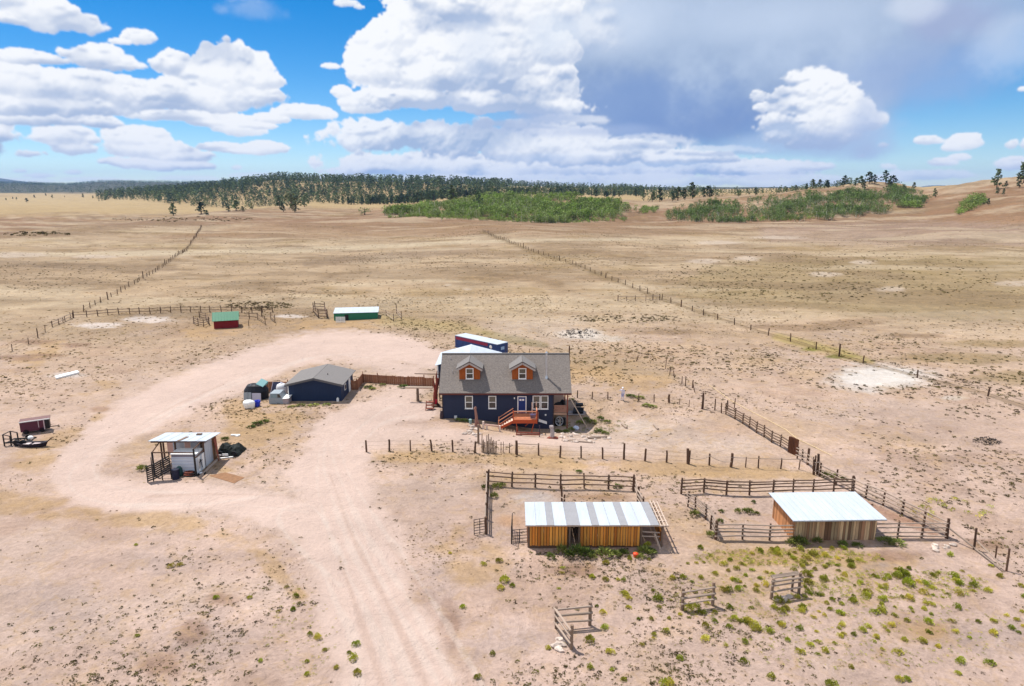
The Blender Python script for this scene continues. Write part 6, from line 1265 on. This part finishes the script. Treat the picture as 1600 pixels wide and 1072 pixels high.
OLIVE = [crown_mesh(round_base(50 + k, 26, 8, 0.36, 0.10, 1.0, 0.12), mat('olive_juniper', (92, 98, 56), 0.9, 0.25, 0.5, rnd=0.2)) for k in range(2)]
ASP_B = [round_base(20 + k, 30, 7, 0.24, 0.12, 1.0, 0.075) for k in range(4)]
ASPS = [crown_mesh(b, m_asp) for b in ASP_B]; ASPG = [crown_mesh(b, m_asp2) for b in ASP_B]; ATR = trunk_mesh(m_aspb, 0.018, 0.85)
qv = random.Random(77)
def tree(name, label, x, y, h, crown, trunk, group=None, wide=1.0, cat='tree'):
    o = thing(name, label, cat, (x, y, Tz(x, y) - 0.05), qv.uniform(0, 6.28), group); w = h * wide
    for nm, me in (('trunk', trunk), ('crown', crown)):
        c = bpy.data.objects.new(nm, me); COL.objects.link(c); c.parent = o; c.scale = (w, w, h)
    return o
def at_az(px, d):   # a point in the compass direction of a survey mark, d metres out
    y = d; return (px - 800) / 1094.0 * y, y
# single pines that stand apart
for (px, py, h, wd_, lab) in [(271, 337, 9.5, 1.1, 'lone pine on the left ridge, furthest left of the ridge trees'), (314.5, 334, 7.5, 1.5, 'broad dark pine on the left ridge beside the fence end'), (323, 336, 3.2, 1.8, 'low round bush tree right beside the broad ridge pine'), (357, 331, 4, 1.4, 'small sparse pine along the left ridge line'), (369, 329.5, 7, 1.5, 'dark bushy pine near the right end of the left ridge'), (380, 331, 3.5, 1.7, 'small low juniper right of the bushy ridge pine'),
                          (394, 327, 4, 1.3, 'small juniper at the right end of the left ridge')]:
    p = G(px, py); tree('pine_tree', lab, p.x, p.y, h * 1.7, PINES[qv.randrange(6)], PTR, 'trees on the left ridge', wd_ * 1.25)
for (px, py, h, wd_, ol, lab) in [(437, 324, 10, 1.3, 0, 'dark pine at the field edge left of the olive junipers'), (443, 331, 7.5, 1.3, 0, 'low dark juniper left below the olive juniper'), (456, 327, 15, 1.0, 1, 'tall olive green juniper at the far field edge'), (461, 332, 10.5, 1.1, 1, 'smaller olive juniper in front of the tall one'), (476, 323, 13, 1.0, 0, 'dark pine just right of the olive junipers'),
                              (570, 336, 6, 2.6, 2, 'rounded green thicket standing alone left of aspen grove'), (640, 313, 14, 1.2, 0, 'dark pine behind the left end of the aspen grove'), (668, 313, 13, 1.2, 0, 'dark pine behind the aspen grove, second from left'), (709, 320, 15, 1.1, 0, 'tall dark pine rising out of the aspen grove'), (748, 328, 13, 0.8, 0, 'slim dark pine inside the bright aspen grove')]:
    p = G(px, py); tree('pine_tree' if ol != 2 else 'aspen_thicket', lab, p.x, p.y, h * 1.45, (PINES[qv.randrange(6)], OLIVE[0], ASPS[0])[ol], PTR, None, wd_ * 1.2)
for (px, d, h, wd_, lab) in [(1020, 800, 11, 1.2, 'pine on the middle skyline, left one of the twin group'), (1032, 800, 15, 1.0, 'tall pine on the middle skyline above the sandy gap'), (1060, 805, 14, 1.3, 'dense pine on the skyline right of the tall one'), (1052, 800, 10, 1.2, 'shorter pine tucked beside the dense skyline pine'), (1083, 800, 17, 1.0, 'tallest skyline pine above the left end of grey grove'), (1071, 802, 13, 1.1, 'pine between the dense and the tallest skyline pines'), (1100, 805, 11, 1.1, 'pine right of the tallest skyline pine'), (1110, 800, 12, 1.3, 'broad skyline pine right of the sandy gap'), (1181, 820, 8, 1.3, 'small lone pine on the skyline before the blue hill'), (1155, 820, 7, 1.3, 'small skyline pine above the grey aspen grove'),
                         (1229, 815, 6, 1.4, 'small pine left of the rocky knob, near blue hill'), (1244, 800, 6.5, 1.4, 'small round pine on the slope left of the knob'), (1260, 800, 7, 1.2, 'small pine left of the knob, first of a trio'), (1270, 795, 10, 1.2, 'pine on the rising skyline left of the knob, middle of trio'), (1281, 795, 9.5, 1.2, 'pine on the rising skyline, last of the trio'), (1294, 790, 8.5, 1.3, 'pine at the foot of the knob ridge'), (1307, 790, 4, 1.2, 'tiny pine on the knob ridge'), (1318, 790, 11, 1.3, 'lone pine standing clear on the knob ridge'),
                         (1336, 780, 8, 1.6, 'low broad pine left on the knob top'), (1345, 782, 9, 1.5, 'broad pine on the knob, left of the highest'), (1357, 780, 12, 1.4, 'highest pine on the left half of the knob'), (1366, 775, 9, 1.4, 'middle pine on the knob top'), (1383, 780, 13, 1.2, 'tall pine on the right half of the knob'), (1394, 775, 11, 1.5, 'broad pine on the right shoulder of the knob'), (1388, 745, 9, 1.4, 'pine on the knob face below the top'), (1350, 745, 9, 1.4, 'pine on the left knob face below the top'), (1414, 740, 9, 1.2, 'dark pine on the slope right of the knob'), (1427, 780, 7, 1.3, 'small pine in the saddle right of the knob'),
                         (1463, 690, 8, 1.0, 'slim pine on the reddish slope right of the saddle'), (1557, 700, 18, 0.9, 'tall dark pine on the right slope'), (1560, 660, 6, 1.0, 'small pine below the tall dark pine on right slope'), (1569, 640, 6, 0.8, 'slender small pine right below the tall right pine'), (1548, 590, 5.5, 0.9, 'small pine low on the bare right slope'), (1598, 720, 19, 1.0, 'large pine cut by the right edge of view'), (1592, 690, 10, 1.0, 'pine in front of the large pine at right edge'), (1571, 700, 6, 1.1, 'small pine between the two large right pines')]:
    x, y = at_az(px, d); tree('pine_tree', lab, x, y, h * 1.12, PINES[qv.randrange(6)], PTR, None, wd_ * 1.15)
for (px, py, h, wd_) in [(54, 309.5, 6, 1.3), (72, 306, 5, 1.6), (82, 310, 6.5, 1.2), (42, 316, 6, 1.9), (10, 313, 4, 1.5), (20, 311, 4, 1.5), (26, 312, 4, 1.5), (130, 309, 7, 1.3), (145, 310, 5, 1.3), (101, 308, 3, 1.3)]:
    p = G(px, py); tree('pine_tree', 'small dark pine standing on the pale far left plain', p.x, p.y, h * 1.7, PINES[qv.randrange(6)], PTR, 'pines scattered on the far left plain', wd_)
# forest hill: the nearest and the skyline ones singly, the rest as one wood
q = np.random.default_rng(40)
def wood(n, pxr, dr, ok):
    P = []
    while len(P) < n:
        px = q.uniform(*pxr); d = math.sqrt(q.uniform(dr[0] ** 2, dr[1] ** 2)); x, y = at_az(px, d)
        if ok(px, d, x, y): P.append((x, y))
    return np.array(P)
def ok_b(px, d, x, y):
    edge = np.interp(px, [150, 250, 330, 420, 560, 640, 800, 1000, 1130], [1750, 1420, 1260, 1240, 1180, 1020, 1150, 1250, 1350])
    if d < edge: return False
    if px > 1010: return q.random() < 0.25 * (1 - (px - 1010) / 150)
    if px < 255: return q.random() < 0.6 * sstep(edge, edge + 60, d)
    return q.random() < 0.35 + 0.9 * float(fbm(x / 70, y / 70, 3, 4)) * (1 if px < 700 else 0.8)
WB = wood(4800, (150, 1130), (920, 2150), ok_b); WB = WB[np.argsort(np.hypot(WB[:, 0], WB[:, 1]))]
for (x, y) in WB[:225]: tree('pine_tree', 'dark green pine along the near edge of the hillside forest', x, y, qv.uniform(9, 17), PINES[qv.randrange(6)], PTR, 'pines at the near edge of the forest', qv.uniform(0.9, 1.5))
LOW = [pine_base(100 + k, 13, 5, 0.21, 0.10) for k in range(5)]
def join_trees(name, label, P, hs, m, cat='forest', bases=LOW, wide=1.25):
    Pz = np.column_stack([P, T(P[:, 0], P[:, 1]) - 0.1]); S = np.column_stack([hs * wide * q.uniform(0.8, 1.25, len(P)), hs])
    me = scatter_mesh(name, bases, Pz, S, q.uniform(0, 6.28, len(P)), q.integers(0, len(bases), len(P)), q.random(len(P))); o = link(name, me, m); return tag(o, label, cat, kind='stuff')
R_ = WB[225:]; join_trees('pine_forest', 'dense dark pine forest covering the hill behind the field', R_, q.uniform(8, 22, len(R_)) * np.where(np.hypot(R_[:, 0], R_[:, 1]) > 1500, 1.15, 0.95) * np.where(R_[:, 0] > 0, 0.75, 1.0), m_pine)
WR = wood(330, (1000, 1330), (835, 1250), lambda px, d, x, y: q.random() < 0.15 + 0.8 * float(fbm(x / 25, y / 25, 2, 44)))
join_trees('skyline_pines', 'thin scatter of small pines along the skyline behind the grey grove', WR, q.uniform(5, 11, len(WR)), m_pine, 'pines')
def ok_c(px, d, x, y): return (d > np.interp(px, [-150, 100, 160, 600], [3350, 3600, 3300, 3300])) and q.random() < (0.9 if d > 4200 else 0.7)
WC = wood(9000, (-160, 700), (3300, 6200), ok_c); FARB = [pine_base(140 + k, 6, 4, 0.30, 0.0) for k in range(4)]
join_trees('far_forest', 'blue-dark forested ridge on the far left skyline', WC, q.uniform(13, 21, len(WC)), m_pine, bases=FARB, wide=1.9)
# aspen groves
def grove(poly_px, n, hr, leaves, bases, m, label, group, stufflabel, near_n, shrubby=0.0, wide=(0.9, 1.4)):
    xs = [p[0] for p in poly_px]; ys = [p[1] for p in poly_px]; k = n * 7
    px = q.uniform(min(xs) - 20, max(xs) + 20, k); d = np.sqrt(q.uniform((min(ys) - 15) ** 2, (max(ys) + 20) ** 2, k)); X, Y = at_az(px, d)
    pw = px + (fbm(X / 35, Y / 35, 3, 71) - 0.5) * 110; dw = d + (fbm(X / 25, Y / 25, 3, 73) - 0.5) * 70; ins = np.zeros(k, bool)
    for (a, b), (c, e) in zip(poly_px, poly_px[1:] + poly_px[:1]): ins ^= ((b > dw) != (e > dw)) & (pw < (c - a) * (dw - b) / (e - b + 1e-9) + a)
    ins &= q.random(k) < 2.8 * (fbm(X / 30, Y / 30, 3, 14) - (0.36 if m is m_asp else 0.27)); P = np.column_stack([X, Y])[ins][:n]
    P = P[np.argsort(np.hypot(P[:, 0], P[:, 1]))]
    for (x, y) in P[:near_n]: tree('aspen_tree', label, x, y, qv.uniform(*hr) * 0.85, leaves[qv.randrange(4)], ATR, group, qv.uniform(*wide))
    R2 = P[near_n:]; join_trees('aspen_grove', stufflabel, R2, q.uniform(hr[0], hr[1], len(R2)) * (0.45 + 1.1 * fbm(R2[:, 0] / 18, R2[:, 1] / 18, 3, 33)), m, 'grove', [round_base(60 + k, 20, 6, 0.26, 0.05, 1.0, 0.085) for k in range(5)], 1.1)
    st = MB()
    for (x, y) in R2[::2]: z = Tz(x, y); h = qv.uniform(*hr); st.cyl((x, y, z), (x + qv.uniform(-0.3, 0.3), y, z + h * qv.uniform(0.6, 1.0)), 0.17, 0.07, 3, cap=False)
    tag(st.build('aspen_trunks', m_aspb), 'pale bare aspen trunks showing through the ' + ('bright' if m is m_asp else 'grey-green') + ' grove', 'trunks', kind='stuff')
grove([(606, 640), (640, 592), (720, 574), (800, 572), (900, 582), (985, 610), (992, 650), (970, 720), (880, 790), (800, 860), (740, 850), (690, 760), (620, 690)], 3900, (4.5, 9.5), ASPS, ASP_B, m_asp, 'bright green aspen at the front of the left grove', 'aspens at the front of the bright grove', 'bright green aspen grove at the far edge of the field', 150)
grove([(1036, 640), (1060, 592), (1140, 574), (1250, 574), (1340, 590), (1420, 615), (1448, 650), (1440, 720), (1400, 745), (1340, 742), (1300, 735), (1200, 745), (1100, 700)], 2500, (4.0, 7.5), ASPG, ASP_B, m_asp2, 'grey-green aspen at the front of the right grove', 'aspens at the front of the grey-green grove', 'grey-green aspen grove below the rocky knob', 130)
for (marks, n, hr, lab) in [([(1498, 560), (1545, 600), (1545, 640), (1520, 660), (1502, 610)], 110, (3, 6), 'small bright aspen clump on the bare right slope'), ([(1405, 640), (1445, 640), (1440, 690), (1412, 690)], 70, (4, 7), 'bright aspen patch at the right end of the grey grove'), ([(998, 660), (1024, 660), (1030, 720), (1004, 720)], 60, (3, 5), 'small bright bush patch in the sandy gap'), ([(1300, 585), (1230, 578), (1150, 578), (1150, 600), (1300, 615)], 160, (2, 4), 'bright low undergrowth along the front of the grey grove'), ([(600, 610), (660, 584), (800, 566), (900, 574), (980, 600), (980, 625), (800, 600), (640, 625)], 500, (2, 4), 'fresh green undergrowth along the front of the bright grove')]:
    P = []; xs = [m[0] for m in marks]; ys = [m[1] for m in marks]
    while len(P) < n:
        px = q.uniform(min(xs), max(xs)); d = q.uniform(min(ys), max(ys)); ins = False
        for (a, b), (c, e) in zip(marks, marks[1:] + marks[:1]):
            if (b > d) != (e > d) and px < (c - a) * (d - b) / (e - b) + a: ins = not ins
        if ins: P.append(at_az(px, d))
    P = np.array(P); join_trees('aspen_clump', lab, P, q.uniform(hr[0], hr[1], len(P)), m_asp, 'bushes', [round_base(80 + k, 22, 6, 0.4, 0.0, 0.95, 0.11) for k in range(3)], 1.3)

# ------------------------------------------------------------------ shrubs and tufts
BUSH = []
for k in range(5):
    me = arr_mesh('shrub', *dome_base(200 + k, 260)); me.materials.append(m_shrub); BUSH.append(me)
WEED = []
for k in range(3):
    me = arr_mesh('weed', *bush_base(220 + k, 150, 0.24)); me.materials.append(m_weed); WEED.append(me)
def bush(name, label, px, py, w, h, meshes, group, cat='shrub'):
    p = G(px, py); o = bpy.data.objects.new(name, qv.choice(meshes)); COL.objects.link(o); o.location = p - Vector((0, 0, 0.03)); o.scale = (w, w, h); o.rotation_euler = (0, 0, qv.uniform(0, 6.28)); return tag(o, label, cat, group)
q2 = random.Random(9); cnt = 0
def dens(px, py):
    d = 0.04
    d += 1.6 * math.exp(-((px - 1230) / 130) ** 2 - ((py - 876) / 17) ** 2) + 1.2 * math.exp(-((px - 1400) / 130) ** 2 - ((py - 915) / 26) ** 2) + 0.42 * math.exp(-((px - 1120) / 190) ** 2 - ((py - 930) / 60) ** 2) + 0.5 * math.exp(-((px - 1340) / 230) ** 2 - ((py - 970) / 50) ** 2)
    d += 0.12 * math.exp(-((px - 1000) / 150) ** 2 - ((py - 1020) / 60) ** 2)
    return d
def shrub_label(px, py):
    if py < 890: return ('yellow-green shrub in the dense band just before the right pen', 'shrubs just before the right pen') if px > 1060 else ('yellow-green shrub on the bare ground right of the striped shelter', 'shrubs by the striped shelter')
    if px < 1000: return ('yellow-green shrub near the nearest loose fence brace', 'shrubs near the nearest brace')
    if px < 1170: return ('yellow-green shrub around the middle loose fence brace', 'shrubs around the middle brace')
    if py < 960: return ('yellow-green shrub right of the loose braces, below the barn', 'shrubs below the barn')
    return ('yellow-green shrub in the bottom right foreground', 'shrubs in the bottom right foreground')
while cnt < 285:
    px, py = q2.uniform(850, 1640), q2.uniform(850, 1090)
    if q2.random() > dens(px, py) * 0.8: continue
    near_pens = py < 856 and 1118 < px < 1480
    if near_pens: continue
    w = (0.32 + 0.40 * q2.random() ** 1.5) * (1.4 if q2.random() < 0.12 else 1); bush('shrub', *shrub_label(px, py)[:1], px, py, w, w * q2.uniform(0.55, 0.95), BUSH, shrub_label(px, py)[1]); cnt += 1
for (px, py, w) in [(555, 1008, 0.8), (552, 1030, 0.9), (557, 1052, 0.9), (546, 1020, 0.5), (497, 998, 0.8), (508, 1016, 0.55), (484, 992, 0.6), (462, 932, 0.7), (448, 918, 0.5), (458, 954, 0.7), (436, 956, 0.5), (480, 1034, 0.5), (525, 1045, 0.6), (268, 886, 0.8), (280, 884, 0.7), (213, 852, 0.5), (336, 935, 0.7), (390, 935, 0.6), (407, 1034, 0.5), (214, 994, 0.5), (480, 1055, 0.6)]: bush('roadside_shrub', 'small green shrub left of the drive in the foreground', px, py, w * 0.72, w * 0.6, BUSH, 'shrubs left of the drive')
for (px, py, w) in [(778, 878, 0.9), (788, 908, 1.2), (782, 920, 0.9), (800, 916, 0.7), (703, 865, 0.5), (723, 950, 0.7), (755, 882, 0.7), (770, 1022, 0.6), (745, 1060, 0.7)]: bush('roadside_shrub', 'small green shrub between the drive and the striped shelter', px, py, w * 0.75, w * 0.6, BUSH, 'shrubs between drive and shelter')
for (px, py, w, h) in [(878, 864, 1.0, .9), (900, 868, 1.5, 1.1), (915, 868, 1.2, 0.9), (890, 870, 0.9, .7), (945, 868, 1.3, .8), (960, 868, 0.9, .7), (975, 866, 0.8, .6), (1008, 866, 1.3, .9), (1018, 864, 0.8, .6), (860, 872, 0.7, .6), (1000, 872, 0.7, .5), (926, 872, 0.7, .5)]: bush('weed_clump', 'leafy green weed clump along the front of the striped shelter', px, py, w, h, WEED, 'weeds along the striped shelter', 'weeds')
for (px, py, w, h) in [(1246, 848, 1.3, .8), (1254, 851, 1.0, .7), (1277, 847, 0.8, .6), (1236, 850, 0.8, .6), (1317, 852, 0.8, .5), (1340, 854, 0.8, .5), (1385, 848, 1.2, .7), (1402, 850, 1.2, .5)]: bush('weed_clump', 'leafy green weed clump at the foot of the weathered barn', px, py, w, h, WEED, 'weeds along the barn', 'weeds')
for (px, py, w, h) in [(777, 762, 1.2, .9), (772, 778, .9, 1.0), (785, 760, .9, .8), (758, 764, .9, .8), (1152, 801, .7, .8), (1171, 802, .9, .9), (1163, 800, .6, .7), (1183, 804, .6, .6), (1127, 800, .6, .5), (1177, 786, .5, .6), (1085, 806, 1.2, .9), (1110, 838, .9, .8), (1125, 816, .7, .6), (1290, 745, 1.3, 1.0), (1304, 748, 1.0, .9), (1318, 750, .9, .7), (965, 762, 1.2, .6), (905, 738, .9, .5)]: bush('pen_weed', 'grey-green weed growing in or beside the pens', px, py, w * 0.8, h * 0.8, WEED, 'weeds in the pens', 'weeds')
for (px, py, w, h) in [(716, 657, 1.0, .35), (724, 658, 1.2, .4), (733, 659, .9, .35), (872, 675, 1.0, .5), (884, 676, 1.1, .5), (893, 672, .9, .6), (906, 662, 1.2, .6), (915, 657, 1.0, .6), (926, 660, 1.0, .6), (938, 655, .9, .6), (948, 660, .9, .5), (936, 676, 1.3, .6), (946, 678, 1.0, .5), (222, 735, 1.0, 0.8), (403, 663, 1.4, .5), (412, 660, 1.2, .5), (392, 668, 1.0, .4), (352, 687, .9, .5), (470, 634, 1.2, .35), (490, 634, 1.4, .35), (510, 633, 1.2, .3), (455, 636, 1.0, .3), (575, 606, 1.2, .5), (582, 608, 1.0, .4), (630, 605, 1.4, .5), (598, 602, 1.0, .4), (893, 625, .7, .4), (985, 620, 1.3, .5), (1000, 622, 1.2, .45), (1010, 634, 1.2, .4), (1020, 636, 1.2, .4)]: bush('yard_weed', 'low green weed patch around the house yard and sheds', px, py, w, h, WEED, 'weeds around the yard', 'weeds')

def scatter(n, rmin, rmax, ang, okf, hfun, m, name, label, bases, wide=1.0, power=1.0):
    P = []; tot = 0
    while tot < n:
        k = n * 2; u = q.random(k); r = rmin * (rmax / rmin) ** (u ** power); a = q.uniform(-ang, ang, k); x, y = r * np.sin(a), r * np.cos(a)
        keep = q.random(k) < okf(x, y); P.append(np.column_stack([x, y])[keep]); tot += keep.sum()
    P = np.concatenate(P)[:n]; hs = hfun(len(P), P); Pz = np.column_stack([P, T(P[:, 0], P[:, 1]) - 0.02]); S = np.column_stack([hs * wide * q.uniform(0.7, 1.4, len(P)), hs])
    me = scatter_mesh(name, bases, Pz, S, q.uniform(0, 6.28, len(P)), q.integers(0, len(bases), len(P)), q.random(len(P))); return tag(link(name, me, m), label, 'grass', kind='stuff')
FOOT = [(-8.9, 15.5 - 8.35 + 0.6, 75.6, 87.2), (-10.8, -1.4, 91.8, 99.8), (-29.2, -21.8, 84.5, 91.6), (1.0, 12.0, 47.5, 51.8), (21.9, 29.0, 48.7, 53.2), (-35.2, -29.8, 60.9, 66.2)]
def clear(x, y):
    k = np.ones(len(x), bool)
    for (a, b, c, d) in FOOT: k &= ~((x > a) & (x < b) & (y > c) & (y < d))
    return k
def ok_t(x, y): return np.clip(1 - bare_at(x, y) * 0.985, 0, 1) * (0.06 + 1.05 * sstep(0.42, 0.72, fbm(x / 9, y / 9, 4, 101))) * clear(x, y)
TB = [tuft_base(300 + k, 7) for k in range(5)]; SB = [bush_base(320 + k, 18, 0.42) for k in range(5)]; DB = [dome_base(340 + k, 46) for k in range(4)]; CB = [dome_base(360 + k, 24, 2.3) for k in range(5)]
for b_ in CB: b_[0][:, :2] *= 1.25; b_[0][:, 2] *= 0.8
scatter(24000, 24, 150, 0.86, ok_t, lambda n, P: (0.03 + 0.08 * q.random(n) ** 2) * (1 + np.hypot(P[:, 0], P[:, 1]) / 200), m_tuft, 'dry_grass', 'dry grass tufts scattered over the bare soil', CB[:3] + TB[:1], 1.3)
scatter(12000, 24, 175, 0.86, lambda x, y: ok_t(x, y) * sstep(0.35, 0.7, fbm(x / 16, y / 16, 3, 111)), lambda n, P: (0.05 + 0.13 * q.random(n) ** 2) * (1 + np.hypot(P[:, 0], P[:, 1]) / 260), m_sage, 'dark_sage', 'small dark sage tufts speckling the near ground', CB, 1.5)
scatter(6500, 100, 420, 0.82, lambda x, y: np.clip(1 - bare_at(x, y), 0, 1) * (0.03 + sstep(0.5, 0.75, fbm(x / 40, y / 25, 4, 121))) * clear(x, y), lambda n, P: 0.14 + 0.25 * q.random(n) ** 2, m_sage, 'field_sage', 'dark sage clumps spread over the far field', CB, 1.5)
scatter(16000, 105, 620, 0.80, lambda x, y: np.clip(1 - bare_at(x, y), 0, 1) * (0.12 + 0.9 * sstep(0.4, 0.7, fbm(x / 30, y / 22, 4, 131))) * clear(x, y), lambda n, P: (0.08 + 0.2 * q.random(n) ** 2) * (0.7 + np.hypot(P[:, 0], P[:, 1]) / 500), m_fgrass, 'field_grass', 'sparse straw and olive bunch grass over the far field', CB, 1.7, 1.1)
# dark clumps on the white salt patch behind the house and shrub lines
def ringed(px, py, rx, ry, n, hr, m, name, label):
    an = q.uniform(0, 6.28, n); r = np.sqrt(q.random(n)) ; P = np.column_stack(G_many(px + rx * r * np.cos(an), py + ry * r * np.sin(an)))
    hs = q.uniform(hr[0], hr[1], n); Pz = np.column_stack([P, T(P[:, 0], P[:, 1]) - 0.02])
    bs = DB if m is m_shrub else (CB if m in (m_sage, m_tuft) else SB); me = scatter_mesh(name, bs, Pz, np.column_stack([hs * 1.4, hs]), q.uniform(0, 6.28, n), q.integers(0, len(bs), n), q.random(n)); tag(link(name, me, m), label, 'shrubs', kind='stuff')
ringed(905, 522, 32, 7, 70, (0.3, 0.55), m_dark, 'dark_stones', 'dark clumps speckling the white patch behind the house')
ringed(285, 343, 110, 4, 90, (0.8, 1.8), m_sage, 'ridge_scrub', 'dark rocks and scrub along the left ridge'); ringed(60, 366, 60, 3, 40, (0.8, 1.8), m_sage, 'ridge_scrub', 'dark scrub where the left ridge meets the plain')
ringed(405, 478, 55, 6, 240, (0.2, 0.45), m_sage, 'sage_band', 'band of dark sage behind the back corral'); ringed(975, 498, 90, 7, 200, (0.2, 0.4), m_sage, 'sage_band', 'dark sage band in the field above the white patch')
ringed(1300, 430, 260, 40, 500, (0.25, 0.6), m_sage, 'sage_band', 'sage speckling the olive far right field'); ringed(1480, 745, 130, 50, 300, (0.1, 0.25), m_sage, 'sage_band', 'dark sage dotting the slope right of the pens')
ringed(1490, 795, 70, 16, 26, (0.35, 0.6), m_shrub, 'green_clumps', 'round green clumps on the slope right of the pens'); ringed(1545, 690, 24, 6, 30, (0.25, 0.45), m_dark, 'brush_pile', 'dark brush pile on the slope at the right'); ringed(1530, 645, 70, 12, 40, (0.15, 0.3), m_sage, 'sage_band', 'scattered dark sage near the right wire fence')
ringed(930, 668, 50, 14, 70, (0.15, 0.4), m_weed, 'yard_growth', 'tangled weeds in the yard right of the porch'); ringed(940, 590, 60, 14, 160, (0.1, 0.24), m_sage, 'yard_sage', 'grey sage cover in the yard behind the house')
ringed(690, 690, 40, 12, 20, (0.15, 0.25), m_dark, 'yard_stones', 'small dark stones left of the house yard')
ringed(425, 655, 60, 20, 120, (0.08, 0.2), m_tuft, 'yard_grass', 'dry grass patches below the blue shed')
for (px, py, rx, ry, n, hr, m, nm, lab) in [(1230, 872, 150, 14, 420, (0.10, 0.34), m_shrub, 'low_brush', 'low yellow-green brush in a band before the right pen'), (1400, 915, 150, 24, 420, (0.10, 0.34), m_shrub, 'low_brush', 'low patchy yellow-green brush below the barn'), (1150, 930, 130, 40, 320, (0.08, 0.24), m_shrub, 'low_brush', 'low patchy brush around the loose braces'), (1340, 990, 240, 60, 520, (0.07, 0.22), m_shrub, 'low_brush', 'low patchy brush in the bottom right foreground'), (690, 850, 60, 40, 160, (0.05, 0.12), m_tuft, 'dry_brush', 'dry brush between the drive and the left pen'), (470, 990, 60, 70, 140, (0.08, 0.2), m_shrub, 'low_brush', 'sparse low brush along the left edge of the drive')]: ringed(px, py, rx, ry, n, hr, m, nm, lab)
# rocks
ROCKS = []
for k in range(4):
    me = MB().lump((0, 0, 0.2), 1, 0.8, 0.55, 30 + k, 8, 5, 0.25).mesh('rock'); me.materials.append(m_rock); ROCKS.append(me)
for i in range(70):
    if i < 34: px, py = q2.uniform(874, 962), 0; py = 684 + (px - 874) * 0.03 + q2.gauss(0, 3)
    elif i < 52: px, py = q2.gauss(733, 6), q2.gauss(676, 5)
    elif i < 62: px, py = q2.gauss(880, 12), q2.gauss(680, 3)
    else: px, py = q2.gauss(1475, 12), q2.gauss(856, 4)
    s_ = q2.uniform(0.12, 0.32); o = bpy.data.objects.new('rock', q2.choice(ROCKS)); COL.objects.link(o); o.location = G(px, py); o.scale = (s_, s_, s_); o.rotation_euler = (0, 0, q2.uniform(0, 6.28))
    tag(o, ('pale stone edging the path right of the porch', 'pale stone in the heap left of the log post', 'pale stone by the porch weeds', 'pale stone in the rubble patch right of the pens')[0 if i < 34 else 1 if i < 52 else 2 if i < 62 else 3], 'rock', ('stones edging the path', 'stones by the log post', 'stones by the porch', 'stones right of the pens')[0 if i < 34 else 1 if i < 52 else 2 if i < 62 else 3])
for (px, py, s_) in [(875, 1002, .3), (870, 1010, .35), (879, 1008, .25), (874, 1016, .3), (1215, 938, .35), (1224, 937, .3), (1232, 934, .3)]:
    o = bpy.data.objects.new('rock', q2.choice(ROCKS)); COL.objects.link(o); o.location = G(px, py); o.scale = (s_, s_, s_); tag(o, 'white stone piled at the foot of a loose fence brace', 'rock', 'stones at the fence braces')
# ------------------------------------------------------------------ the air
hz = MB().box(-17000, 17000, -17000, 17000, -60, 420)
hm = bpy.data.materials.new('haze_air'); hm.use_nodes = True; hn = hm.node_tree; hn.nodes.clear()
ho = hn.nodes.new('ShaderNodeOutputMaterial'); hv = hn.nodes.new('ShaderNodeVolumePrincipled'); hv.inputs['Color'].default_value = (0.30, 0.53, 1.0, 1); hv.inputs['Density'].default_value = 0.00004
hv.inputs['Anisotropy'].default_value = 0.1; hn.links.new(hv.outputs[0], ho.inputs['Volume'])
ha = hz.build('haze', hm); tag(ha, kind='stuff'); ha['label'] = 'pale blue haze filling the air over the land'
